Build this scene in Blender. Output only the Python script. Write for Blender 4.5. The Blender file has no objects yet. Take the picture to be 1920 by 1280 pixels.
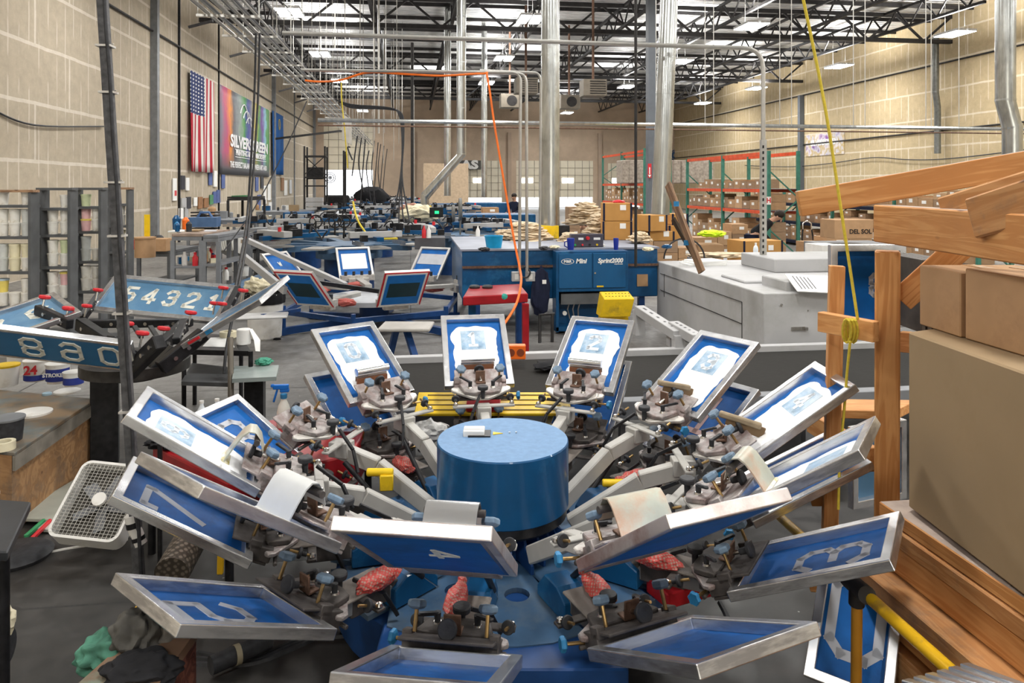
import bpy, bmesh, math, random
from mathutils import Vector, Matrix, Euler
random.seed(7)
C = bpy.context.scene.collection
pi = math.pi; sin = math.sin; cos = math.cos
def R(d): return d * pi / 180
V = Vector
# ---------------------------------------------------------------- camera frame
FPX = 1385.0; HY = 348.0; H = 1.91
YAW = math.atan(190 / 1385.0); CY, SY = cos(YAW), sin(YAW)
def W(xc, d, z): return V((xc * CY + d * SY, -xc * SY + d * CY, z))
def P(px, py, d): return W((px - 960) / FPX * d, d, H - (py - HY) / FPX * d)
def PZ(px, py, z): return P(px, py, (H - z) * FPX / (py - HY))
def FL(px, py): return PZ(px, py, 0.0)
def YX(px, X): return X / math.tan(math.atan((px - 960) / FPX) + YAW)
# ---------------------------------------------------------------- materials
_M = {}
def nodes(name):
    m = bpy.data.materials.new(name); m.use_nodes = True
    nt = m.node_tree; b = nt.nodes['Principled BSDF']
    return m, nt, b
def N(nt, t, **k):
    n = nt.nodes.new(t)
    for a, v in k.items():
        if a in n.inputs: n.inputs[a].default_value = v
        else: setattr(n, a, v)
    return n
def ramp(nt, fac, stops):
    r = nt.nodes.new('ShaderNodeValToRGB'); e = r.color_ramp.elements
    while len(e) < len(stops): e.new(0.5)
    for i, (p, c) in enumerate(stops):
        e[i].position = p; e[i].color = (*c, 1) if len(c) == 3 else c
    nt.links.new(fac, r.inputs[0]); return r.outputs[0]
def mixc(nt, fac, a, b, mode='MIX'):
    m = nt.nodes.new('ShaderNodeMix'); m.data_type = 'RGBA'; m.blend_type = mode
    for i, x in ((0, fac), (6, a), (7, b)):
        if isinstance(x, (int, float)): m.inputs[i].default_value = x
        elif isinstance(x, tuple): m.inputs[i].default_value = (*x, 1)
        else: nt.links.new(x, m.inputs[i])
    return m.outputs[2]
def mat(name, col, rough=.6, metal=0., var=.12, scale=8., bump=0., stain=None, stain_amt=.3, emit=0., stretch=None, coat=0.):
    """paint or metal with mottling, optional second colour in patches"""
    if name in _M: return _M[name]
    m, nt, b = nodes(name)
    tc = N(nt, 'ShaderNodeTexCoord'); mp = N(nt, 'ShaderNodeMapping')
    nt.links.new(tc.outputs['Object'], mp.inputs[0])
    if stretch: mp.inputs['Scale'].default_value = stretch
    nz = N(nt, 'ShaderNodeTexNoise', Scale=scale, Detail=5.); nt.links.new(mp.outputs[0], nz.inputs['Vector'])
    c0 = tuple(max(0, c * (1 - var)) for c in col); c1 = tuple(min(1, c * (1 + var)) for c in col)
    c = ramp(nt, nz.outputs[0], [(.3, c0), (.7, c1)])
    if stain:
        n2 = N(nt, 'ShaderNodeTexNoise', Scale=scale * .45, Detail=7., Roughness=.7)
        nt.links.new(mp.outputs[0], n2.inputs['Vector'])
        f = ramp(nt, n2.outputs[0], [(.62 - stain_amt * .4, (0, 0, 0)), (.75 - stain_amt * .3, (1, 1, 1))])
        c = mixc(nt, f, c, stain)
    nt.links.new(c, b.inputs['Base Color'])
    b.inputs['Roughness'].default_value = rough; b.inputs['Metallic'].default_value = metal; b.inputs['Specular IOR Level'].default_value = .28
    if coat: b.inputs['Coat Weight'].default_value = coat
    if bump:
        bp = N(nt, 'ShaderNodeBump', Strength=bump, Distance=.01)
        nt.links.new(nz.outputs[0], bp.inputs['Height']); nt.links.new(bp.outputs[0], b.inputs['Normal'])
    if emit:
        b.inputs['Emission Color'].default_value = (*col, 1); b.inputs['Emission Strength'].default_value = emit
    _M[name] = m; return m
def wood(name, c0, c1, knots=True, scale=1., dirt=0.):
    if name in _M: return _M[name]
    m, nt, b = nodes(name)
    tc = N(nt, 'ShaderNodeTexCoord'); mp = N(nt, 'ShaderNodeMapping'); mp.inputs['Scale'].default_value = (1.2 * scale, 14 * scale, 14 * scale)
    oi = N(nt, 'ShaderNodeObjectInfo'); sc = N(nt, 'ShaderNodeVectorMath', operation='SCALE'); 
    ad = N(nt, 'ShaderNodeVectorMath', operation='ADD'); cb = N(nt, 'ShaderNodeCombineXYZ')
    ml = N(nt, 'ShaderNodeMath', operation='MULTIPLY'); ml.inputs[1].default_value = 40
    nt.links.new(oi.outputs['Random'], ml.inputs[0])
    for i in range(3): nt.links.new(ml.outputs[0], cb.inputs[i])
    nt.links.new(tc.outputs['Object'], ad.inputs[0]); nt.links.new(cb.outputs[0], ad.inputs[1])
    nt.links.new(ad.outputs[0], mp.inputs[0])
    nz = N(nt, 'ShaderNodeTexNoise', Scale=1.3, Detail=5., Distortion=1.2); nt.links.new(mp.outputs[0], nz.inputs['Vector'])
    mu = N(nt, 'ShaderNodeMath', operation='MULTIPLY'); mu.inputs[1].default_value = 24
    sn = N(nt, 'ShaderNodeMath', operation='SINE'); nt.links.new(nz.outputs[0], mu.inputs[0]); nt.links.new(mu.outputs[0], sn.inputs[0])
    mr = N(nt, 'ShaderNodeMapRange'); mr.inputs[1].default_value = -1; nt.links.new(sn.outputs[0], mr.inputs[0])
    c = ramp(nt, mr.outputs[0], [(.1, c0), (.9, c1)])
    n3 = N(nt, 'ShaderNodeTexNoise', Scale=3.0, Detail=3.); nt.links.new(ad.outputs[0], n3.inputs['Vector'])
    c = mixc(nt, ramp(nt, n3.outputs[0], [(.4, (0, 0, 0)), (.7, (.45, .45, .45))]), c, tuple(x * .72 for x in c0))
    if knots:
        vo = N(nt, 'ShaderNodeTexVoronoi', Scale=2.6, Randomness=1.0); 
        mk = N(nt, 'ShaderNodeMapping'); mk.inputs['Scale'].default_value = (1, 2.2, 2.2); nt.links.new(ad.outputs[0], mk.inputs[0]); nt.links.new(mk.outputs[0], vo.inputs['Vector'])
        k = ramp(nt, vo.outputs['Distance'], [(.045, (1, 1, 1)), (.085, (0, 0, 0))])
        c = mixc(nt, k, c, (.09, .03, .012))
    if dirt:
        nd = N(nt, 'ShaderNodeTexNoise', Scale=6., Detail=8., Roughness=.7); nt.links.new(ad.outputs[0], nd.inputs['Vector'])
        c = mixc(nt, ramp(nt, nd.outputs[0], [(.5, (0, 0, 0)), (.68, (dirt, dirt, dirt))]), c, (.12, .10, .085))
    nt.links.new(c, b.inputs['Base Color']); b.inputs['Roughness'].default_value = .65
    bp = N(nt, 'ShaderNodeBump', Strength=.1, Distance=.003); nt.links.new(mr.outputs[0], bp.inputs['Height']); nt.links.new(bp.outputs[0], b.inputs['Normal'])
    _M[name] = m; return m
ALU = mat('aluminium', (.80, .81, .82), .27, .88, .14, 5, stain=(.42, .42, .44), stain_amt=.35, stretch=(1.2, 1.2, 6))
ALUP = mat('aluminium_pink', (.76, .71, .69), .3, .8, .14, 7, stain=(.50, .36, .33), stain_amt=.3)
ALUS = mat('aluminium_bright', (.8, .81, .82), .2, .9, .05, 4)
MESH = mat('blue_mesh', (.003, .115, .42), .55, 0, .16, 9, stain=(.004, .08, .28), stain_amt=.25)
MESHP = mat('blue_mesh_pale', (.10, .235, .40), .5, 0, .1, 5, stain=(.16, .30, .44), stain_amt=.4)
STENC = mat('stencil_grey', (.50, .52, .57), .6, 0, .08, 10)
STENW = mat('stencil_white', (.78, .78, .70), .6, 0, .05, 10)
INK = mat('white_ink', (.93, .94, .95), .28, 0, .03, 12, bump=.25)
INKT = mat('thin_ink', (.26, .40, .56), .35, 0, .3, 16, stain=(.55, .66, .76), stain_amt=.5)
BLUE = mat('blue_paint', (.005, .075, .20), .36, 0, .14, 6, stain=(.02, .15, .33), stain_amt=.2, coat=.2)
BLUEL = mat('blue_paint_pale', (.16, .28, .46), .6, 0, .08, 40, bump=.2)
BLUED = mat('blue_paint_dark', (.012, .055, .19), .4, 0, .2, 8)
BLUEG = mat('blue_grey_paint', (.07, .14, .24), .5, 0, .2, 6, stain=(.15, .21, .28), stain_amt=.25)
CAST = mat('cast_metal', (.36, .33, .32), .5, .4, .3, 26, bump=.5, stain=(.24, .18, .17), stain_amt=.45)
CASTL = mat('cast_plate', (.62, .60, .56), .45, .4, .15, 26, bump=.25, stain=(.44, .38, .35), stain_amt=.25)
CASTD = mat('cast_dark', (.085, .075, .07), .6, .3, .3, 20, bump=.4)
ARM = mat('arm_grey', (.42, .41, .385), .5, 0, .1, 8, stain=(.40, .37, .33), stain_amt=.2)
KNOBB = mat('knob_blue_grey', (.15, .22, .30), .5, 0, .3, 22, bump=.2)
KNOBC = mat('knob_blue', (.03, .20, .42), .4, 0, .2, 22)
BLACK = mat('black_rubber', (.035, .036, .04), .5, 0, .35, 25, bump=.3)
BLKM = mat('black_metal', (.018, .018, .02), .4, .2, .5, 18)
STEEL = mat('bolt_steel', (.62, .60, .57), .25, 1, .1, 20)
BRASS = mat('brass', (.45, .30, .13), .3, .9, .2, 30)
RUST = mat('rusty_bracket', (.17, .10, .07), .6, .4, .4, 30)
YEL = mat('yellow_paint', (.78, .52, .015), .4, 0, .1, 10, stain=(.45, .30, .03), stain_amt=.2)
ORNG = mat('orange_plastic', (.85, .16, .02), .4, 0, .06, 10)
REDP = mat('red_paint', (.33, .012, .018), .35, 0, .15, 8, stain=(.2, .02, .02), stain_amt=.2)
REDK = mat('red_knob', (.62, .03, .04), .35, 0, .1, 20)
GREYP = mat('grey_paint', (.45, .45, .455), .5, 0, .06, 3, stain=(.38, .38, .37), stain_amt=.3)
GREYD = mat('grey_shelf_paint', (.105, .11, .115), .55, 0, .2, 6)
GREYM = mat('mid_grey_paint', (.22, .23, .245), .5, .1, .15, 6)
WHITE = mat('white_plastic', (.78, .77, .74), .45, 0, .05, 10, stain=(.6, .57, .5), stain_amt=.15)
WPAPER = mat('paper', (.88, .88, .86), .8, 0, .03, 10)
BELT = mat('belt', (.02, .019, .017), .95, 0, .2, 14, bump=.2, stretch=(1, 8, 1))
RACKG = mat('rack_green', (.05, .19, .14), .5, 0, .2, 8)
RACKO = mat('rack_orange', (.68, .09, .03), .45, 0, .15, 6)
GALV = mat('galvanised', (.56, .58, .57), .25, .92, .14, 10, stain=(.36, .37, .36), stain_amt=.4, stretch=(1, 1, .35))
COND = mat('conduit', (.50, .49, .46), .4, .7, .12, 8)
DSTEEL = mat('dark_steel', (.035, .033, .033), .55, .3, .3, 6)
CREAM = mat('heater_paint', (.20, .175, .14), .6, 0, .1, 6)
CLOTH = mat('canvas_cloth', (.62, .50, .35), .9, 0, .18, 10, bump=.4)
GLOVE = mat('cream_rag', (.72, .66, .48), .9, 0, .15, 12, bump=.4)
HIVIS = mat('hi_vis', (.62, .85, .03), .7, 0, .1, 10)
SKIN = mat('skin', (.48, .27, .18), .6, 0, .06, 10)
HAIR = mat('hair', (.02, .014, .01), .6, 0, .2, 30)
NAVY = mat('navy_cloth', (.012, .016, .04), .85, 0, .2, 14, bump=.3)
DBLK = mat('black_cloth', (.012, .012, .014), .9, 0, .2, 14, bump=.3)
CARD = mat('cardboard', (.44, .27, .145), .85, 0, .1, 5, stain=(.37, .22, .12), stain_amt=.2)
CARD2 = mat('cardboard_orange', (.52, .27, .08), .8, 0, .08, 5)
TAPE = mat('packing_tape', (.50, .33, .19), .25, 0, .1, 5)
WOODF = wood('fir_wood', (.54, .23, .065), (.68, .34, .12))
WOODD = wood('fir_wood_worn', (.45, .20, .065), (.58, .30, .12), dirt=.5)
WOODS = wood('sawn_wood', (.24, .13, .07), (.42, .26, .15), dirt=.4)
PLYW = wood('plywood', (.30, .16, .07), (.42, .24, .11), knots=True, scale=.5, dirt=.7)
DUSTW = mat('dusty_wood_top', (.42, .34, .29), .9, 0, .16, 14, bump=.3)
HARDB = mat('hardboard', (.33, .235, .135), .8, 0, .08, 2, stain=(.29, .20, .11), stain_amt=.3)
REDNET = None
def netmat(name, c0, c1, scale=70):
    m, nt, b = nodes(name)
    tc = N(nt, 'ShaderNodeTexCoord'); mp = N(nt, 'ShaderNodeMapping'); mp.inputs['Rotation'].default_value = (.3, .4, .78)
    nt.links.new(tc.outputs['Object'], mp.inputs[0])
    v = N(nt, 'ShaderNodeTexVoronoi', Scale=float(scale), Randomness=.15); nt.links.new(mp.outputs[0], v.inputs['Vector'])
    c = ramp(nt, v.outputs['Distance'], [(.3, c1), (.5, c0)]); nt.links.new(c, b.inputs['Base Color'])
    bp = N(nt, 'ShaderNodeBump', Strength=.6, Distance=.004); nt.links.new(v.outputs['Distance'], bp.inputs['Height']); nt.links.new(bp.outputs[0], b.inputs['Normal'])
    b.inputs['Roughness'].default_value = .5; _M[name] = m; return m
REDNET = netmat('red_netting', (.55, .06, .05), (.42, .25, .2), 95)
CARPET = netmat('woven_brown', (.05, .04, .03), (.17, .14, .11), 45)
# ---------------------------------------------------------------- mesh builder
class MB:
    def __init__(s): s.v = []; s.f = []; s.m = []
    def add(s, vs, fs, m=0):
        o = len(s.v); s.v += [tuple(v) for v in vs]; s.f += [tuple(i + o for i in f) for f in fs]; s.m += [m] * len(fs); return s
    def box(s, c, d, M=None, m=0):
        c = V(c); h = V(d) / 2; vs = []
        for x in (-1, 1):
            for y in (-1, 1):
                for z in (-1, 1):
                    p = V((x * h.x, y * h.y, z * h.z))
                    if M is not None: p = M @ p
                    vs.append(c + p)
        return s.add(vs, [(0, 1, 3, 2), (4, 6, 7, 5), (0, 4, 5, 1), (2, 3, 7, 6), (0, 2, 6, 4), (1, 5, 7, 3)], m)
    def beam(s, p0, p1, w, h, up=(0, 0, 1), m=0):
        p0 = V(p0); p1 = V(p1); d = p1 - p0; L = d.length
        if L < 1e-6: return s
        M = axes(d, up); return s.box((p0 + p1) / 2, (L, w, h), M, m)
    def cyl(s, p0, p1, r0, r1=None, n=12, m=0, cap=True):
        p0 = V(p0); p1 = V(p1); r1 = r0 if r1 is None else r1
        M = axes(p1 - p0, (0, 0, 1) if abs((p1 - p0).normalized().z) < .95 else (1, 0, 0)); vs = []
        for p, r in ((p0, r0), (p1, r1)):
            for i in range(n):
                a = 2 * pi * i / n; vs.append(p + M @ V((0, r * cos(a), r * sin(a))))
        fs = [(i, (i + 1) % n, n + (i + 1) % n, n + i) for i in range(n)]
        if cap: fs += [tuple(range(n))[::-1], tuple(range(n, 2 * n))]
        return s.add(vs, fs, m)
    def tube(s, pts, r, n=8, m=0, closed=False):
        pts = [V(p) for p in pts]; k = len(pts); vs = []; up = None
        for i, p in enumerate(pts):
            a = pts[max(0, i - 1)] if not closed else pts[i - 1]; b = pts[min(k - 1, i + 1)] if not closed else pts[(i + 1) % k]
            t = (b - a).normalized()
            if up is None: up = V((0, 0, 1)) if abs(t.z) < .9 else V((1, 0, 0))
            side = t.cross(up).normalized(); up = side.cross(t).normalized()
            rr = r[i] if isinstance(r, (list, tuple)) else r
            for j in range(n):
                q = 2 * pi * j / n; vs.append(p + side * rr * cos(q) + up * rr * sin(q))
        fs = []
        for i in range(k - (0 if closed else 1)):
            i2 = (i + 1) % k
            for j in range(n): fs.append((i * n + j, i * n + (j + 1) % n, i2 * n + (j + 1) % n, i2 * n + j))
        if not closed: fs += [tuple(range(n))[::-1], tuple(range((k - 1) * n, k * n))]
        return s.add(vs, fs, m)
    def lathe(s, prof, n=24, M=None, c=(0, 0, 0), m=0, lobe=0., lobes=0):
        c = V(c); vs = []
        for (r, z) in prof:
            for i in range(n):
                a = 2 * pi * i / n; q = r * (1 + lobe * cos(a * lobes)) if lobes else r
                p = V((q * cos(a), q * sin(a), z)); vs.append(c + (M @ p if M is not None else p))
        k = len(prof); fs = []
        for j in range(k - 1):
            for i in range(n): fs.append((j * n + i, j * n + (i + 1) % n, (j + 1) * n + (i + 1) % n, (j + 1) * n + i))
        fs += [tuple(range(n))[::-1], tuple(range((k - 1) * n, k * n))]
        return s.add(vs, fs, m)
    def prism(s, poly, z0, z1, M=None, c=(0, 0, 0), m=0):
        c = V(c); n = len(poly); vs = []
        for z in (z0, z1):
            for (x, y) in poly:
                p = V((x, y, z)); vs.append(c + (M @ p if M is not None else p))
        return s.add(vs, [(i, (i + 1) % n, n + (i + 1) % n, n + i) for i in range(n)] + [tuple(range(n))[::-1], tuple(range(n, 2 * n))], m)
    def lump(s, c, d, seed=0, amp=.25, freq=3., sub=3, m=0, flat=None, fold=0.):
        from mathutils import noise
        bm = bmesh.new(); bmesh.ops.create_icosphere(bm, subdivisions=sub, radius=1.)
        vs = []
        for v in bm.verts:
            p = v.co.copy(); q = noise.noise(p * freq + V((seed * 7.3, seed, 0))) * amp
            if fold: q += fold * sin(p.x * 9 + 6 * noise.noise(p * 1.5 + V((seed, 0, 0))))
            p = p * (1 + q); w = V((p.x * d[0] / 2, p.y * d[1] / 2, p.z * d[2] / 2))
            if flat is not None: w.z = max(w.z, flat)
            vs.append(V(c) + w)
        fs = [tuple(v.index for v in f.verts) for f in bm.faces]; bm.free()
        return s.add(vs, fs, m)
    def build(s, name, mats, parent=None, smooth=True, bevel=0., world=None, seg=1, label=None, ang=32):
        me = bpy.data.meshes.new(name)
        vs = s.v
        if world is None: world = parent is None
        M = WM.get(parent.name) if parent is not None else None
        if parent is not None and world: Mi = M.inverted(); vs = [tuple(Mi @ V(v)) for v in vs]
        me.from_pydata(vs, [], s.f)
        mats = mats if isinstance(mats, (list, tuple)) else [mats]
        for x in mats: me.materials.append(x)
        if len(mats) > 1:
            for p, i in zip(me.polygons, s.m): p.material_index = i
        bm = bmesh.new(); bm.from_mesh(me); bmesh.ops.recalc_face_normals(bm, faces=bm.faces); bm.to_mesh(me); bm.free()
        if smooth:
            for p in me.polygons: p.use_smooth = True
            me.set_sharp_from_angle(angle=R(ang))
        o = bpy.data.objects.new(name, me); C.objects.link(o)
        if parent is not None: o.parent = parent
        WM[o.name] = M.copy() if M is not None else Matrix.Identity(4)
        if bevel:
            b = o.modifiers.new('bevel', 'BEVEL'); b.width = bevel; b.segments = seg; b.limit_method = 'ANGLE'; b.angle_limit = R(40)
        if label: o['label'] = label
        return o
WM = {}
def axes(d, up=(0, 0, 1)):
    x = V(d).normalized(); u = V(up)
    if abs(x.dot(u)) > .98: u = V((0, 1, 0))
    y = u.cross(x).normalized(); z = x.cross(y).normalized()
    return Matrix((x, y, z)).transposed()
def tag(o, label, cat, group=None):
    o['label'] = label; o['category'] = cat
    if group: o['group'] = group
    return o
def thing(name, label, cat, M=None, group=None):
    if M is None: M = Matrix.Identity(4)
    elif isinstance(M, (tuple, Vector)): M = Matrix.Translation(V(M))
    o = bpy.data.objects.new(name, None); C.objects.link(o); o.empty_display_size = .05
    o.matrix_world = M; WM[o.name] = M.copy(); return tag(o, label, cat, group)
def structure(o): o['kind'] = 'structure'; return o
def TR(p, rz=0., M3=None):
    m = Matrix.Translation(V(p)) @ Matrix.Rotation(rz, 4, 'Z')
    return m @ M3.to_4x4() if M3 is not None else m
KIDS = {}
def copy_tree(o, parent=None, M=None, label=None, group=None):
    c = o.copy(); C.objects.link(c)
    if parent is not None: c.parent = parent
    if M is not None:
        if parent is None: c.matrix_world = M
        else: c.matrix_local = M
    if label: c['label'] = label
    if group: c['group'] = group
    for ch in list(o.children): copy_tree(ch, c)
    return c
def solid(name, mb, mats, label, cat, group=None, c=None, **k):
    """one-mesh thing given in world coordinates, origin at its base centre"""
    if c is None:
        xs = [v[0] for v in mb.v]; ys = [v[1] for v in mb.v]; zs = [v[2] for v in mb.v]
        c = V(((min(xs) + max(xs)) / 2, (min(ys) + max(ys)) / 2, min(zs)))
    mb.v = [tuple(V(v) - c) for v in mb.v]
    o = mb.build(name, mats, world=False, **k); o.location = c; WM[o.name] = Matrix.Translation(c)
    return tag(o, label, cat, group)
def board(name, p0, p1, w, h, m, label, cat='wood', up=(0, 0, 1), bevel=.003, group=None, top=None):
    p0 = V(p0); p1 = V(p1); L = (p1 - p0).length
    M = Matrix.Translation((p0 + p1) / 2) @ axes(p1 - p0, up).to_4x4()
    mb = MB(); mb.box((0, 0, 0), (L, w, h)); mats = [m]
    if top is not None: mb.m[5] = 1; mats = [m, top]
    o = mb.build(name, mats, world=False, smooth=False, bevel=bevel); o.matrix_world = M; WM[o.name] = M
    return tag(o, label, cat, group)
def text_mb(s, size, M, mb=None, depth=.002, bold=0., m=0, align='CENTER', shear=0., sx=1.):
    cu = bpy.data.curves.new('t', 'FONT'); cu.body = s; cu.size = size; cu.align_x = align; cu.align_y = 'CENTER'; cu.offset = bold; cu.extrude = depth; cu.resolution_u = 3; cu.shear = shear
    o = bpy.data.objects.new('t', cu); C.objects.link(o); bpy.context.view_layer.update()
    me = bpy.data.meshes.new_from_object(o.evaluated_get(bpy.context.evaluated_depsgraph_get()))
    mb = mb or MB(); mb.add([M @ V((v.co.x * sx, v.co.y, v.co.z)) for v in me.vertices], [tuple(p.vertices) for p in me.polygons], m)
    bpy.data.objects.remove(o); bpy.data.curves.remove(cu); bpy.data.meshes.remove(me); return mb
DIG = {'0': [[(0, .15), (.15, 0), (.45, 0), (.6, .15), (.6, .85), (.45, 1), (.15, 1), (0, .85), (0, .15)]],
 '1': [[(.1, .8), (.3, 1), (.3, 0)], [(.08, 0), (.52, 0)]],
 '2': [[(0, .8), (.0, .88), (.15, 1), (.45, 1), (.6, .85), (.6, .65), (.0, .12), (0, 0), (.6, 0)]],
 '3': [[(0, .82), (.15, 1), (.45, 1), (.6, .87), (.6, .62), (.45, .52), (.2, .52)], [(.45, .52), (.6, .4), (.6, .14), (.45, 0), (.15, 0), (0, .18)]],
 '4': [[(.45, 0), (.45, 1), (.0, .35), (0, .27), (.65, .27)]],
 '5': [[(.58, 1), (.05, 1), (.05, .58), (.45, .58), (.6, .45), (.6, .14), (.45, 0), (.15, 0), (0, .16)]],
 '6': [[(.58, .85), (.45, 1), (.15, 1), (0, .85), (0, .15), (.15, 0), (.45, 0), (.6, .15), (.6, .42), (.45, .55), (.0, .55)]],
 '7': [[(0, .8), (0, 1), (.6, 1), (.6, .9), (.2, 0)]],
 '8': [[(.15, .53), (0, .65), (0, .87), (.15, 1), (.45, 1), (.6, .87), (.6, .65), (.45, .53), (.15, .53), (0, .4), (0, .14), (.15, 0), (.45, 0), (.6, .14), (.6, .4), (.45, .53)]],
 '9': [[(.02, .15), (.15, 0), (.45, 0), (.6, .15), (.6, .85), (.45, 1), (.15, 1), (0, .85), (0, .58), (.15, .45), (.6, .45)]],
 'W': [[(0, 1), (.15, 0), (.35, .8), (.55, 0), (.7, 1)]]}
def digit(ch, size, M, mb=None, w=.16, t=.0015, m=0):
    """block stencil numeral: flat strokes, centre at origin of M, up = +y"""
    mb = mb or MB()
    for line in DIG[ch]:
        for (a, b) in zip(line, line[1:]):
            a = V(a); b = V(b); d = (b - a)
            if d.length < 1e-6: continue
            d.normalize(); n = V((-d.y, d.x)) * w / 2; e = d * w * .36
            q = [a - e - n, b + e - n, b + e + n, a - e + n]
            q = [((p.x - .3) * size, (p.y - .5) * size) for p in q]
            vs = [M @ V((x, y, -t)) for x, y in q] + [M @ V((x, y, t)) for x, y in q]
            mb.add(vs, [(0, 3, 2, 1), (4, 5, 6, 7), (0, 1, 5, 4), (1, 2, 6, 5), (2, 3, 7, 6), (3, 0, 4, 7)], m)
    return mb
# ================================================================ SETTING
XL, XR, YB, ZR = -7.8, 22.8, 62.0, 9.3
def drywall(name, ax, base, seam):
    m, nt, b = nodes(name)
    tc = N(nt, 'ShaderNodeTexCoord'); sp = N(nt, 'ShaderNodeSeparateXYZ'); cb = N(nt, 'ShaderNodeCombineXYZ')
    nt.links.new(tc.outputs['Object'], sp.inputs[0]); nt.links.new(sp.outputs[ax], cb.inputs[0]); nt.links.new(sp.outputs[2], cb.inputs[1])
    wb = N(nt, 'ShaderNodeTexNoise', Scale=1.5, Detail=4.); nt.links.new(cb.outputs[0], wb.inputs['Vector'])
    def bricks(w, h, mort, off, seed=0, smooth=.1):
        mp = N(nt, 'ShaderNodeMapping'); mp.inputs['Location'].default_value = (seed, 0, 0); nt.links.new(cb.outputs[0], mp.inputs[0])
        wd = N(nt, 'ShaderNodeVectorMath', operation='MULTIPLY_ADD'); nt.links.new(wb.outputs['Color'], wd.inputs[0]); wd.inputs[1].default_value = (.05, .05, 0); nt.links.new(mp.outputs[0], wd.inputs[2])
        t = N(nt, 'ShaderNodeTexBrick', offset=off); t.inputs['Scale'].default_value = 1
        t.inputs['Brick Width'].default_value = w; t.inputs['Row Height'].default_value = h; t.inputs['Mortar Size'].default_value = mort; t.inputs['Mortar Smooth'].default_value = smooth
        nt.links.new(wd.outputs[0], t.inputs['Vector']); return t.outputs['Fac']
    big = bricks(3.66, 1.22, .04, .43); sm = bricks(.405, 50, .03, 0, .13, .3)
    nz = N(nt, 'ShaderNodeTexNoise', Scale=1.1, Detail=3.)
    m2 = N(nt, 'ShaderNodeMapping'); m2.inputs['Scale'].default_value = (2.2, .9, 1); nt.links.new(cb.outputs[0], m2.inputs[0]); nt.links.new(m2.outputs[0], nz.inputs['Vector'])
    blot = N(nt, 'ShaderNodeTexNoise', Scale=3.5, Detail=10., Roughness=.75); nt.links.new(cb.outputs[0], blot.inputs['Vector'])
    c = mixc(nt, ramp(nt, blot.outputs[0], [(.35, (0, 0, 0)), (.65, (1, 1, 1))]), tuple(x * .88 for x in base), tuple(min(1, x * 1.08) for x in base))
    k = N(nt, 'ShaderNodeMath', operation='MULTIPLY'); nt.links.new(sm, k.inputs[0]); nt.links.new(ramp(nt, nz.outputs[0], [(.46, (0, 0, 0)), (.54, (.6, .6, .6))]), k.inputs[1])
    c = mixc(nt, k.outputs[0], c, seam)
    k2 = N(nt, 'ShaderNodeMath', operation='MULTIPLY'); nt.links.new(big, k2.inputs[0]); nt.links.new(ramp(nt, blot.outputs[0], [(.3, (.55, .55, .55)), (.6, (.95, .95, .95))]), k2.inputs[1])
    c = mixc(nt, k2.outputs[0], c, seam)
    nt.links.new(c, b.inputs['Base Color']); b.inputs['Roughness'].default_value = .9; return m
def quadbox(name, c, d, m, **k): return MB().box(c, d).build(name, m, smooth=False, **k)
wl = structure(quadbox('wall_left', (XL - .15, 25, 4.9), (.3, 74.6, 9.8), drywall('drywall_left', 1, (.45, .385, .29), (.66, .60, .51))))
wr = structure(quadbox('wall_right', (XR + .15, 25, 4.9), (.3, 74.6, 9.8), drywall('drywall_right', 1, (.50, .395, .235), (.70, .62, .48))))
structure(quadbox('wall_front', (7.5, -12.2, 4.9), (31.2, .3, 9.8), drywall('drywall_front', 0, (.6, .54, .44), (.68, .62, .53))))
# floor
m, nt, b = nodes('concrete_floor')
tc = N(nt, 'ShaderNodeTexCoord')
n1 = N(nt, 'ShaderNodeTexNoise', Scale=.8, Detail=8., Roughness=.65); nt.links.new(tc.outputs['Object'], n1.inputs['Vector'])
n2 = N(nt, 'ShaderNodeTexNoise', Scale=7., Detail=8., Roughness=.7); nt.links.new(tc.outputs['Object'], n2.inputs['Vector'])
sp = N(nt, 'ShaderNodeSeparateXYZ'); nt.links.new(tc.outputs['Object'], sp.inputs[0])
c = ramp(nt, n1.outputs[0], [(.35, (.13, .125, .12)), (.6, (.22, .215, .205)), (.75, (.28, .27, .26))])
# floor colour gets darker towards the near presses
mr = N(nt, 'ShaderNodeMapRange'); mr.inputs[1].default_value = 7.6; mr.inputs[2].default_value = 4.6; nt.links.new(sp.outputs[1], mr.inputs[0])
ad = N(nt, 'ShaderNodeMath', operation='MULTIPLY_ADD'); nt.links.new(n2.outputs[0], ad.inputs[0]); ad.inputs[1].default_value = .7; ad.inputs[2].default_value = -.35
m3 = N(nt, 'ShaderNodeMath', operation='MULTIPLY'); m3.inputs[1].default_value = 1.3; nt.links.new(mr.outputs[0], m3.inputs[0]); a2 = N(nt, 'ShaderNodeMath', operation='ADD', use_clamp=True); nt.links.new(m3.outputs[0], a2.inputs[0]); nt.links.new(ad.outputs[0], a2.inputs[1])
c = mixc(nt, a2.outputs[0], c, mixc(nt, ramp(nt, n2.outputs[0], [(.4, (0, 0, 0)), (.7, (1, 1, 1))]), (.022, .021, .02), (.06, .056, .053)))
jt = N(nt, 'ShaderNodeTexBrick', offset=0.); jt.inputs['Scale'].default_value = 1; jt.inputs['Brick Width'].default_value = 3.6; jt.inputs['Row Height'].default_value = 3.6; jt.inputs['Mortar Size'].default_value = .008
nt.links.new(tc.outputs['Object'], jt.inputs['Vector']); c = mixc(nt, jt.outputs['Fac'], c, (.02, .02, .02))
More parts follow.
